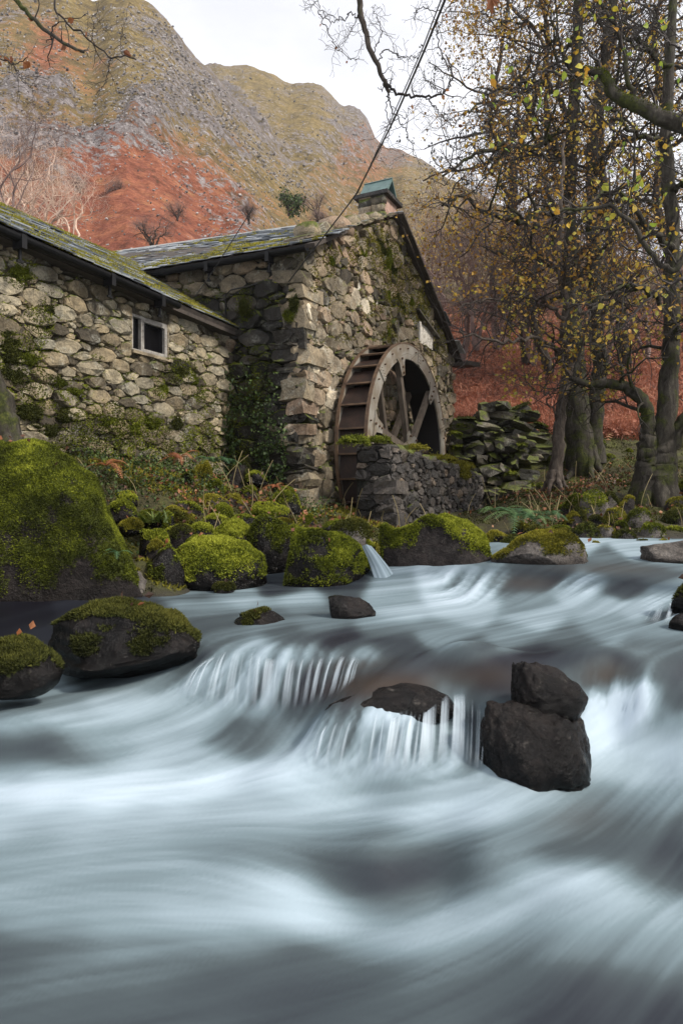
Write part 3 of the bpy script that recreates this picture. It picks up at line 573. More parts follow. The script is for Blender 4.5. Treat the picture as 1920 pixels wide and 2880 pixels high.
RCK = [(60, 640, .1), (200, 640, .1), (210, 480, .75), (190, 380, .7), (120, 280, .75), (40, 170, .6), (10, 60, .5), (330, 640, .1), (400, 540, .15), (330, 370, .7), (400, 350, .75), (300, 310, .2), (500, 450, .6), (560, 520, .65), (650, 590, .75), (600, 640, .6), (720, 640, .85), (780, 660, .6), (500, 620, .3), (400, 690, .1), (650, 450, .6), (700, 520, .55), (640, 350, .8), (620, 270, .8), (700, 420, .8), (760, 480, .8), (840, 540, .8), (920, 590, .7), (1000, 640, .6), (820, 620, .2), (900, 640, .25), (760, 560, .35), (450, 60, .55), (420, 110, .7), (380, 160, .6), (480, 180, .75), (530, 220, .6), (350, 60, .3), (280, 100, .45), (220, 70, .3), (400, 240, .65), (470, 270, .7), (130, 130, .25), (700, 200, .35), (780, 250, .4), (850, 240, .6), (920, 300, .55), (850, 310, .3), (980, 360, .75), (1010, 400, .8), (900, 400, .6), (800, 350, .35), (950, 460, .6), (850, 460, .5), (1060, 440, .55), (1050, 520, .4), (1150, 560, .6), (1300, 650, .5), (1500, 750, .4)]
def hill(name, ridge, r0, py0, R, px_rng, na, nr, seed, gam=1.0, crag=1.0):
    ridge = np.array(ridge, float); px = np.linspace(*px_rng, na); rp = np.interp(px, ridge[:, 0], ridge[:, 1])
    t_ = np.linspace(0, 1.12, nr); PX, T = np.meshgrid(px, t_); RP = np.broadcast_to(rp, T.shape)
    tc = np.minimum(T, 1.0)
    D = r0 * (R / r0) ** T; PY = py0 + (RP - py0) * tc ** gam
    D = D * (1 + 0.05 * fbm(np.stack([PX.ravel() / 170, T.ravel() * 4, 0 * T.ravel()], 1), 1.0, 4, seed).reshape(T.shape) * sstep(0, .2, T))
    X = (PX - CX) / FPX * D; Zr = CAMZ + (HZ - PY) / FPX * D
    Zr = np.where(T > 1, Zr - (T - 1) * D * 0.9, Zr)
    v = np.stack([X.ravel(), D.ravel(), Zr.ravel()], 1)
    env = (sstep(0.02, 0.3, T) * (1 - .72 * sstep(.72, .97, T))).ravel()
    big = fbm(v, 0.035, 5, seed + 3.0); rid = fbm(v * [1, 1, 1.6], 0.06, 5, seed + 9.0, ridged=True)
    q = to_px(v); rk = splat_s(RCK, q, 60); bk = splat_s(BRK, q, 60)
    crg = sstep(0.5, 0.75, rk) * crag
    v[:, 2] += env * D.ravel() * (0.022 * (fbm(v, 0.024, 4, seed + 2.0, ridged=True) - .1) * (.4 + crg) + 0.012 * big + 0.034 * (rid - 0.1) * (0.25 + crg) + 0.006 * fbm(v, 0.22, 5, seed, ridged=True))
    st = sstep(0.15, 0.5, rid); rk = np.clip(rk * 0.68 + 0.2 * st * (q[:, 1] < 480) - 0.06, 0, 1)
    return tag(mk(name, v, grid_faces(nr, na), M['hill'], attrs={'bracken': bk, 'rock': rk}, origin=(0, R, 0)), kind='structure'), v, rk
def splat_s(tab, q, sig):
    tab = np.asarray(tab, float); out = np.zeros(len(q)); den = np.full(len(q), 1e-9)
    for x, y, val in tab:
        d2 = ((q[:, 0] - x) ** 2 + (q[:, 1] - y) ** 2) / sig ** 2; w = np.exp(-np.minimum(d2, 50)) + 1e-4 / (1 + d2 ** 1.5); den += w; out += w * val
    return out / den
RIDGE1 = [(-900, 60), (-300, -120), (0, -90), (180, -60), (240, -8), (264, 6), (285, -5), (306, -25), (360, -40), (398, -6), (430, 14), (459, 46), (478, 70), (497, 99), (520, 130), (551, 168), (570, 186), (589, 200), (620, 240), (680, 310), (760, 400), (850, 500), (960, 600), (1100, 700), (1300, 800), (1700, 900), (2800, 950)]
RIDGE2 = [(-400, 300), (400, 230), (560, 195), (612, 187), (660, 186), (693, 184), (745, 200), (780, 214), (803, 228), (820, 234), (842, 230), (880, 232), (900, 242), (918, 256), (945, 280), (968, 306), (1000, 322), (1025, 340), (1040, 365), (1056, 394), (1075, 412), (1087, 421), (1133, 423), (1171, 444), (1300, 520), (1450, 600), (1600, 680), (1800, 740), (2100, 760), (2800, 700)]
h1, hv1, hr1 = hill('hill_near', RIDGE1, 20, 1250, 150, (-900, 2300), 420, 250, 5.0)
h2, hv2, hr2 = hill('hill_far', RIDGE2, 50, 1100, 300, (200, 2800), 360, 200, 21.0)
# loose stones of the scree: far too many to count
def rocklets(cs, sz, seed):
    r = np.random.default_rng(seed); n = len(cs)
    base = np.array([[i, j, k] for k in (-1, 1) for j in (-1, 1) for i in (-1, 1)], float)
    fcs = np.array([[0, 2, 3, 1], [4, 5, 7, 6], [0, 1, 5, 4], [2, 6, 7, 3], [0, 4, 6, 2], [1, 3, 7, 5]])
    v = base[None] * (1 + 0.45 * r.standard_normal((n, 8, 3)) * 0.5); v *= (sz[:, None] * r.uniform(0.5, 1.1, (n, 3)))[:, None]
    an = r.uniform(0, 6.28, n); ca, sa = np.cos(an), np.sin(an); x = v[..., 0] * ca[:, None] - v[..., 1] * sa[:, None]; y = v[..., 0] * sa[:, None] + v[..., 1] * ca[:, None]
    v = np.stack([x, y, v[..., 2] * 0.7 + 0.25 * x], -1) + cs[:, None]
    f = fcs[None] + (np.arange(n) * 8)[:, None, None]; return v.reshape(-1, 3), f.reshape(-1, 4), np.repeat(r.uniform(0, 1, n), 8)
M['scree'] = simple('scree', [(0.1, (0.08, 0.075, 0.075)), (0.5, (0.22, 0.205, 0.2)), (0.8, (0.38, 0.36, 0.35)), (1.0, (0.5, 0.48, 0.47))], 2, 0.9, tone=True)
for nm, hv, hr, n, sd in (('scree_stones', hv1, hr1, 14000, 1), ('far_scree_stones', hv2, hr2, 3500, 2)):
    q = to_px(hv); ok = (q[:, 0] > -60) & (q[:, 0] < 1250) & (q[:, 1] > -20) & (q[:, 1] < 740) & (q[:, 1] > np.interp(q[:, 0], *np.array(RIDGE1 if sd == 1 else RIDGE2, float).T) + 14)
    w = ok * (0.1 + np.clip(hr - 0.2, 0, 1)) ** 1.2 * (hv[:, 1] / 100) ** 0.6; w /= w.sum(); r = np.random.default_rng(sd)
    ii = r.choice(len(hv), n, p=w); cs = hv[ii] + r.standard_normal((n, 3)) * [0.6, 0.6, 0.05]
    szs = hv[ii, 1] * 0.00085 * np.exp(np.clip(0.45 * r.standard_normal(n), -1, .8))
    v, f, tn = rocklets(cs, szs, sd)
    tag(mk(nm, v, f, M['scree'], smooth=False, attrs={'tone': tn}), 'grey loose scree stones strewn over the %s hillside' % ('rust red nearer' if sd == 1 else 'farther rear'), 'scree', kind='stuff')

# ------------------------------------------------------------------ masonry helpers
def clip_poly(poly, n, o):            # keep n.x <= o
    out = []; k = len(poly)
    for i in range(k):
        a, b_ = poly[i], poly[(i + 1) % k]; da = n[0] * a[0] + n[1] * a[1] - o; db = n[0] * b_[0] + n[1] * b_[1] - o
        if da <= 0: out.append(a)
        if (da < 0 < db) or (db < 0 < da):
            q = da / (da - db); out.append((a[0] + (b_[0] - a[0]) * q, a[1] + (b_[1] - a[1]) * q))
    return out

def rubble(poly, rmin, rmax, aniso, seed, tries=5000, holes=(), keep=None, aniso_fn=None):
    """irregular stone outlines filling a convex outline (2D)"""
    r = np.random.default_rng(seed); poly = np.array(poly, float); lo, hi = poly.min(0), poly.max(0)
    ctr = poly.mean(0); hp = []
    for i in range(len(poly)):
        a, b_ = poly[i], poly[(i + 1) % len(poly)]; n = np.array([b_[1] - a[1], a[0] - b_[0]]); n /= np.linalg.norm(n); o = n @ a
        if n @ ctr > o: n, o = -n, -o
        hp.append((n, o))
    rad = rmin + (rmax - rmin) * np.sort(r.uniform(0, 1, tries) ** 2.2)[::-1]
    rad[tries // 2:] = rmin * r.uniform(0.75, 1.2, tries - tries // 2)
    S = np.zeros((0, 2)); Rr = np.zeros(0)
    for q in rad:
        p = lo + r.uniform(0, 1, 2) * (hi - lo)
        if any(n @ p > o - q * 0.25 for n, o in hp): continue
        if any(h[0] - q * .2 < p[0] < h[1] + q * .2 and h[2] - q * .2 < p[1] < h[3] + q * .2 for h in holes): continue
        if keep and not keep(p): continue
        if len(S):
            d = (S - p) / [aniso, 1.0]
            if (np.hypot(d[:, 0], d[:, 1]) < 0.82 * (Rr + q)).any(): continue
        S = np.vstack([S, p]); Rr = np.append(Rr, q)
    cells = []; T = S / [aniso, 1.0]
    for i in range(len(S)):
        q = Rr[i]; c = T[i]; k = 3.2 * q
        cell = [(c[0] + k * math.cos(a), c[1] + k * math.sin(a)) for a in np.linspace(0, 2 * np.pi, 12, endpoint=False)]
        d = T - c; near = np.argsort((d ** 2).sum(1))[1:22]
        for j in near:
            n = T[j] - c; l = math.hypot(*n)
            if l > 2 * k + Rr[j]: continue
            o = (T[j] @ T[j] - c @ c + q * q - Rr[j] ** 2) / 2
            cell = clip_poly(cell, n, o)
            if len(cell) < 3: break
        if len(cell) < 3: continue
        cell = [(a * aniso, b_) for a, b_ in cell]
        for n, o in hp: cell = clip_poly(cell, n, o)
        for h in holes:
            p = S[i]
            if len(cell) < 3: break
            if p[0] < h[0]: s_ = ((1, 0), h[0])
            elif p[0] > h[1]: s_ = ((-1, 0), -h[1])
            elif p[1] < h[2]: s_ = ((0, 1), h[2])
            else: s_ = ((0, -1), -h[3])
            cc = np.array(cell)
            if (cc[:, 0].max() > h[0] and cc[:, 0].min() < h[1] and cc[:, 1].max() > h[2] and cc[:, 1].min() < h[3]): cell = clip_poly(cell, *s_)
        if len(cell) < 3: continue
        cells.append(np.array(cell))
    return cells

def resample(poly, n, ph=0.0):
    p = np.vstack([poly, poly[:1]]); l = np.r_[0, np.cumsum(np.hypot(*np.diff(p, axis=0).T))]
    s_ = (np.arange(n) + ph) / n * l[-1]; return np.stack([np.interp(s_, l, p[:, 0]), np.interp(s_, l, p[:, 1])], 1)

def chaikin(p):
    q = np.roll(p, -1, 0); return np.stack([0.85 * p + 0.15 * q, 0.15 * p + 0.85 * q], 1).reshape(-1, 2)

def stone_vf(cell, r, gap, h, n=10, round_=0.84, rough=0.13):
    """a stone standing proud of the wall: (a, z, depth) coordinates"""
    p = chaikin(cell); c = p.mean(0); e = np.sqrt(abs(np.sum(p[:, 0] * np.roll(p[:, 1], -1) - p[:, 1] * np.roll(p[:, 0], -1)) / 2)) + 1e-6
    p = resample(p, n, r.uniform()); p = c + (p - c) * max(0.55, 1 - gap / e)
    tilt = r.normal(0, 0.16, 2); hh = h * r.uniform(0.55, 1.35)
    def ring(sc_, dep, jit):
        q = c + (p - c) * sc_ + r.normal(0, jit * e * 0.25, (n, 2)); return np.column_stack([q, dep + (q - c) @ tilt + r.normal(0, jit * hh, n)])
    v = np.vstack([ring(1.02, -0.05, 0.02), ring(1.0, hh * 0.6, rough), ring(round_, hh, rough), [[*(c + r.normal(0, .12 * e, 2)), hh * r.uniform(.9, 1.2)]]])
    i = np.arange(n); j = (i + 1) % n
    f4 = np.vstack([np.stack([k * n + i, k * n + j, (k + 1) * n + j, (k + 1) * n + i], 1) for k in (0, 1)])
    f3 = np.stack([2 * n + i, 2 * n + j, np.full(n, 3 * n)], 1); return v, [f4, f3]

def lay_wall(cells, o, ax, nz, mat, parent, seed, gap, h, top=300, tone_fn=None, name='stone', mats=None, round_=0.84, rough=0.13, smooth=False):
    """cells in (a, z) -> world; the largest stones in view are objects, the rest one mesh"""
    r = np.random.default_rng(seed); o, ax, nz = [np.asarray(q, float) for q in (o, ax, nz)]; items = []
    for cl in cells:
        e = np.ptp(cl, axis=0).mean()
        v, f = stone_vf(cl, r, gap, min(h, e * 0.42), round_=round_, rough=rough); w = o + v[:, :1] * ax + v[:, 1:2] * np.array([0, 0, 1.0]) + v[:, 2:] * nz
        q = to_px(w); area = np.ptp(q[:, 0]) * np.ptp(q[:, 1])
        if q[:, 0].max() < -60 or q[:, 0].min() > 1990: area *= 0.001
        tn = np.clip(r.beta(1.8, 1.8) if tone_fn is None else tone_fn(cl.mean(0), r), 0, 1)
        items.append((area, w, f, tn))
    VV, FF, no = [], [], 0
    for (a, w, f, tn) in items:
        VV.append(w); FF += [f[0][:, [0, 1, 2]] + no, f[0][:, [0, 2, 3]] + no, f[1] + no]; no += len(w)
    items.sort(key=lambda x: -x[0]); rest = MB()
    for k, (a, w, f, tn) in enumerate(items):
        mm = mat if mats is None else mats(w.mean(0), r)
        if k < top: mk(name, w, f, mm, parent, smooth, {'tone': np.full(len(w), tn)})
        else: rest.add(w, f, tn)
    if rest.n: tag(rest.build(name + '_infill', mat, parent, smooth), kind='stuff')
    return np.vstack(VV), np.vstack(FF)

_CS = None
def chunk_vf(r, c, ax, ay, az, rough=0.12, boxy=0.55):
    """rounded irregular block, 48 triangles; half-axis vectors"""
    global _CS
    if _CS is None:
        g_ = [(i, j, k) for k in (-1, 0, 1) for j in (-1, 0, 1) for i in (-1, 0, 1) if (i, j, k) != (0, 0, 0)]
        ix = {q: n for n, q in enumerate(g_)}; fs = []
        for d in range(3):
            e1, e2 = (d + 1) % 3, (d + 2) % 3
            for s_ in (-1, 1):
                for a in (-1, 0):
                    for b_ in (-1, 0):
                        q = []
                        for da, db in ((0, 0), (1, 0), (1, 1), (0, 1)):
                            w = [0, 0, 0]; w[d] = s_; w[e1] = a + da; w[e2] = b_ + db; q.append(ix[tuple(w)])
                        fs.append(q if s_ > 0 else q[::-1])
        _CS = (np.array(g_, float), np.array(fs))
    b_, f = _CS; u = b_ / np.linalg.norm(b_, axis=1, keepdims=True)
    p = b_ * boxy + u * (1 - boxy); p = p / np.abs(p).max(0) ; p = p + r.normal(0, rough, p.shape)
    return np.asarray(c, float) + p[:, :1] * np.asarray(ax, float) + p[:, 1:2] * np.asarray(ay, float) + p[:, 2:] * np.asarray(az, float), f

def blades(pts, nrm, r, h, w, tone=None, lean=0.5):
    """little upright moss or grass triangles"""
    n = len(pts); d = nrm + lean * r.standard_normal((n, 3)); d /= np.linalg.norm(d, axis=1, keepdims=True)
    s_ = np.cross(d, r.standard_normal((n, 3))); s_ /= np.linalg.norm(s_, axis=1, keepdims=True) + 1e-9
    hh = (h * r.uniform(0.5, 1.4, n))[:, None]; ww = (w * r.uniform(0.6, 1.3, n))[:, None]
    base = pts - 0.25 * hh * d
    v = np.stack([base - s_ * ww, base + s_ * ww, base + d * hh], 1).reshape(-1, 3)
    tn = r.uniform(0, 1, n) if tone is None else np.clip(tone + 0.11 * r.standard_normal(n), 0, 1)
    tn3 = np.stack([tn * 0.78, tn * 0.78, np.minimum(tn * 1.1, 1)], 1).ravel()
    return v, np.arange(3 * n).reshape(-1, 3), tn3

def tri_sample(v, f, n, r, wt=None):
    f = np.vstack([f[:, :3], f[:, [0, 2, 3]]]) if f.shape[1] == 4 else f
    a, b_, c = v[f[:, 0]], v[f[:, 1]], v[f[:, 2]]; cr = np.cross(b_ - a, c - a); ar = np.linalg.norm(cr, axis=1)
    w = ar * (1 if wt is None else wt[f].mean(1)); w = w / w.sum(); k = r.choice(len(f), n, p=w)
    x, y = r.uniform(0, 1, (2, n)); s_ = x + y > 1; x[s_], y[s_] = 1 - x[s_], 1 - y[s_]
    return a[k] + x[:, None] * (b_ - a)[k] + y[:, None] * (c - a)[k], cr[k] / (ar[k][:, None] + 1e-12), k

def wall_moss(vf, nrm, n, maskf, mat, parent, seed, bl=.02, tone=.45, thr=.1, top=.5):
    """moss creeping over the stones themselves, thickest on ledges"""
    v, f = vf; r = np.random.default_rng(seed); q, nn, _ = tri_sample(v, f, n * 9, r); nn = np.where(((nn @ nrm) < -.2)[:, None], -nn, nn)
    m_ = .28 + maskf(to_px(q), q) + .6 * fbm(q, 2.2, 4, seed) + .3 * fbm(q, 9, 3, seed) + top * np.clip(nn[:, 2], -.3, 1); k = (m_ > thr + r.uniform(0, .25, len(q))) & (((nn @ nrm) > .3) | (r.uniform(0, 1, len(q)) < .12)); q, nn = q[k][:n], nn[k][:n]
    if not len(q): return
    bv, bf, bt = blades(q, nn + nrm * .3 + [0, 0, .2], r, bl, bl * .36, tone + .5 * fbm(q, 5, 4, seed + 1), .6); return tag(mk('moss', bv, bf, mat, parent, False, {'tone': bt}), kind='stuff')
def blobs(lst, base=-1.0):
    def f(q, w):
        s_ = np.full(len(q), base)
        for x, y, rx, ry, a in lst: s_ = np.maximum(s_, base + a * np.exp(-((q[:, 0] - x) / rx) ** 2 - ((q[:, 1] - y) / ry) ** 2))
        return s_
    return f
def cushion(c, e1, e2, nrm, th, mat, parent, seed, n_bl=900, bl=0.022, tone=0.55, name='moss'):
    """a moss cushion on a surface: lumpy half dome with short fronds; half-axis vectors e1, e2"""
    r = np.random.default_rng(seed); c, e1, e2, nrm = [np.asarray(q, float) for q in (c, e1, e2, nrm)]
    nr, na = 7, 22; v = [[0, 0, 1.0]]
    for i in range(1, nr):
        for j in range(na):
            a = j / na * 6.2832; q = i / (nr - 1); v.append([q * math.cos(a), q * math.sin(a), math.sqrt(max(0, 1 - q ** 2.4))])
    v = np.array(v); wob = 1 + 0.8 * fbm(np.column_stack([v[:, :2] / (np.hypot(v[:, 0], v[:, 1])[:, None] + 1e-6) * 1.9, np.full(len(v), seed * 1.7)]), 1.0, 4)
    v[:, :2] *= wob[:, None]
    w = c + v[:, :1] * e1 + v[:, 1:2] * e2 + (v[:, 2:] * th - 0.01) * nrm
    w += nrm * (th * 0.5 * fbm(w, 9.0, 3))[:, None] * (v[:, 2:] > 0.05)
    f3 = np.array([[0, 1 + j, 1 + (j + 1) % na] for j in range(na)])
    f4 = np.array([[1 + i * na + j, 1 + (i + 1) * na + j, 1 + (i + 1) * na + (j + 1) % na, 1 + i * na + (j + 1) % na] for i in range(nr - 2) for j in range(na)])
    q, nn, _ = tri_sample(w, f4, n_bl, r); nn = np.where(((nn @ nrm) < 0)[:, None], -nn, nn)
    tn = tone + 0.4 * fbm(q, 6.0, 4)
    q = q + np.cross(nn, r.standard_normal(nn.shape)) * bl * 1.2
    bv, bf, bt = blades(q, nn + [0, 0, .25], r, bl, bl * 0.33, tn)
    allv = np.vstack([w, bv]); o = len(w)
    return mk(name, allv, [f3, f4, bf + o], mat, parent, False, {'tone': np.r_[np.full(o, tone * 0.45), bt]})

# ------------------------------------------------------------------ the mill: plan directions
AZ = math.radians(27.0); U = np.array([math.sin(AZ), math.cos(AZ), 0.0]); V = np.array([-math.cos(AZ), math.sin(AZ), 0.0]); ZU = np.array([0, 0, 1.0])
WR = 1.875                                                # wheel radius
HUB = P(1155, 1270, 11.9)                                 # centre of the wheel's front face
WW = 0.50                                                 # wheel width
GO = HUB + V * (WW + 0.22)                                # a point of the gable plane
def on_plane(px, o, nrm):
    """depth where the ray of a photo column meets a vertical plane"""
    k = (px - CX) / FPX; return float((o[0] * nrm[0] + o[1] * nrm[1]) / (k * nrm[0] + nrm[1]))
def hit(px, py, o, nrm): return P(px, py, on_plane(px, o, nrm))
NG = -V                                                   # gable and wing walls face this way
NS_ = -U                                                  # mill side wall faces this way
CORN = hit(850, 1400, GO, NG); 
def g_a(p): return float((np.asarray(p) - CORN) @ U)      # distance along the gable from the near corner
G_EL = hit(850, 692, GO, NG); G_AP = hit(1108, 612, GO, NG); G_ER = hit(1268, 1010, GO, NG)
A1, A2 = g_a(G_AP), g_a(G_ER); ZEL, ZAP, ZER = G_EL[2], G_AP[2], G_ER[2]; ZB = 0.15
mill = tag(empty('mill_house', (CORN[0], CORN[1], ZB)), 'grey rubble stone watermill with slate roof, chimney and gable behind the wheel', 'mill')
MLEN = 9.2
# gable core with limey mortar
def wall_core(name, pts2d, o, ax, nrm, th, mat, parent, res=0.12, lime=None):
    pts2d = np.array(pts2d, float); lo, hi = pts2d.min(0), pts2d.max(0); nx = max(2, int((hi[0] - lo[0]) / res)); nz = 44
    xs = np.linspace(lo[0], hi[0], nx)
    def span(x):
        zz = []
        for i in range(len(pts2d)):
            a, b_ = pts2d[i], pts2d[(i + 1) % len(pts2d)]
            if abs(a[0] - b_[0]) > 1e-6 and min(a[0], b_[0]) - 1e-6 <= x <= max(a[0], b_[0]) + 1e-6: zz.append(a[1] + (b_[1] - a[1]) * (x - a[0]) / (b_[0] - a[0]))
        return min(zz), max(zz)
    G = np.array([[[x, z] for z in np.linspace(*span(x), nz)] for x in xs]); a2 = G.reshape(-1, 2)
    w = o + a2[:, :1] * ax + np.column_stack([0 * a2[:, 1], 0 * a2[:, 1], a2[:, 1]]); w = w + nrm * (0.02 * fbm(w, 5, 3))[:, None]
    f = grid_faces(nx, nz); back = w - nrm * th; n = len(w)
    edge = list(range(0, nz)) + [i * nz + nz - 1 for i in range(1, nx)] + [(nx - 1) * nz + j for j in range(nz - 2, -1, -1)] + [i * nz for i in range(nx - 2, 0, -1)]
    e = np.array(edge); e2 = np.roll(e, -1); side = np.stack([e, e2, e2 + n, e + n], 1)
    lm = np.zeros(n) if lime is None else lime(w, a2)
    return mk(name, np.vstack([w, back]), [f, f[:, ::-1] + n, side], mat, parent, True, {'lime': np.r_[lm, lm], 'tone': np.full(2 * n, .5)})
def lime_fn(w, a2):
    q = to_px(w); s_ = np.zeros(len(w))
    for x, y, rx, ry in ((895, 930, 45, 60), (900, 1030, 55, 50), (930, 1090, 40, 60), (1020, 860, 50, 60), (900, 1150, 40, 40), (985, 905, 40, 40)):
        s_ = np.maximum(s_, np.exp(-(((q[:, 0] - x) / rx) ** 2 + ((q[:, 1] - y) / ry) ** 2)))
    return np.clip(s_ * 1.3 + 0.3 * fbm(w, 3, 3) * (s_ > .1), 0, 1)
O0 = np.array([CORN[0], CORN[1], 0.0])
gable_poly = [(0, ZB), (A2, ZB), (A2, ZER), (A1, ZAP), (0, ZEL)]
gable = wall_core('gable_wall', gable_poly, O0, U, NG, 0.45, M['mill_mortar'], mill, lime=lime_fn)
slot = [hit(1168, 905, GO, NG), hit(1210, 985, GO, NG)]; sh = (g_a(slot[0]), g_a(slot[1]), slot[1][2], slot[0][2])
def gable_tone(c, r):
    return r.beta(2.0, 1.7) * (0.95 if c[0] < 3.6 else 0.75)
cells = rubble(gable_poly, 0.036, 0.15, 1.5, 11, 11000, holes=[sh], keep=lambda p: not (p[1] < HUB[2] + 0.2 and p[0] > 3.8))
def gable_mat(c, r):
    q = to_px(c)[0]; k = max(math.exp(-((q[0] - x) / rx) ** 2 - ((q[1] - y) / ry) ** 2) for x, y, rx, ry in ((890, 930, 45, 60), (905, 1030, 50, 60), (935, 1090, 35, 60), (1015, 850, 40, 45), (890, 1150, 35, 35)))
    return M['lime_stone'] if k > .35 + .5 * r.uniform() else (M['dark_stone'] if r.uniform() < .1 else M['mill_stone'])
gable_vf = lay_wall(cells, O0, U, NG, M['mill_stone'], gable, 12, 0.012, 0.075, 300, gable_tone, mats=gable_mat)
# side wall towards the wing
side_poly = [(0, ZB), (7.5, ZB), (7.5, ZEL + .1), (0, ZEL)]
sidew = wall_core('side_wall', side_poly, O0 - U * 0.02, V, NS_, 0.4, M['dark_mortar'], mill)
EVW = CAMZ + 2.68                                          # wing eaves height
def side_keep(p): return p[0] < 1.75 or p[1] > EVW - 0.25 + max(0, (p[0] - 1.7)) * 0.55
cells = rubble(side_poly, 0.035, 0.13, 2.2, 14, 5200, keep=side_keep)
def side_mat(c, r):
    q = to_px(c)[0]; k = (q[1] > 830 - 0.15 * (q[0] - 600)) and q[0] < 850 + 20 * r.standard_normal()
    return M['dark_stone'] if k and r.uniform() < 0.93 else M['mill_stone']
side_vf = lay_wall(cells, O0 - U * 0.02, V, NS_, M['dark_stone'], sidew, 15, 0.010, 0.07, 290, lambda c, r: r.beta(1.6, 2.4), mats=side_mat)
# corner stones
r = np.random.default_rng(33); z = ZB + 0.12; k = 0
while z < ZEL - 0.25:
    h_ = r.uniform(0.035, 0.09) if 1.0 < z < 2.0 or r.uniform() < .4 else r.uniform(0.09, 0.17); la, lb = (r.uniform(.2, .36), r.uniform(.12, .22)) if k % 2 else (r.uniform(.12, .22), r.uniform(.2, .34))
    c = O0 + U * (la - 0.07 - 0.06 * r.uniform()) + V * (lb - 0.07 - .06 * r.uniform()) + ZU * (z + h_)
    v, f = chunk_vf(r, c, U * la + ZU * r.normal(0, .03), V * lb + ZU * r.normal(0, .02), ZU * h_, 0.1, 0.8)
    mk('corner_stone', v, f, M['mill_stone'] if r.uniform() < .6 else M['dark_stone'], gable, False, {'tone': np.full(len(v), r.uniform(.15, .8))}); z += 2 * h_ * 0.93; k += 1
for (px, py, sa, sz_) in ((838, 1400, .3, .13), (885, 1425, .28, .14), (905, 1375, .2, .17), (850, 1440, .3, .12), (860, 1350, .24, .1), (910, 1330, .18, .12)):
    q = hit(px, py, O0 - U * 0.05, NS_) if px < 850 else hit(px, py, GO, NG); v, f = chunk_vf(r, q, U * sa, V * sa * .8, ZU * sz_, 0.12, 0.7)
    mk('corner_stone', v, f, M['mill_stone'], gable, False, {'tone': np.full(len(v), r.uniform(.35, .6))})
# whitewashed slot in the gable
sa0, sa1, sz0, sz1 = sh; mid = O0 + U * (sa0 + sa1) / 2
b_ = MB(); b_.box(mid + ZU * (sz0 + sz1) / 2 + NG * 0.03, U * (sa1 - sa0) / 2, NG * 0.02, ZU * (sz1 - sz0) / 2)
b_.box(O0 + U * (sa0 + .04) + ZU * (sz0 + sz1) / 2 + NG * 0.06, U * .04, NG * 0.04, ZU * (sz1 - sz0) / 2); b_.build('plastered_slot', M['limewash'], gable)
b_ = MB(); b_.box(mid + ZU * (sz1 + .04) + NG * 0.09, U * ((sa1 - sa0) / 2 + .2) - ZU * .16, NG * 0.07, ZU * .02); b_.build('slot_lintel', M['ruin_stone'], gable)

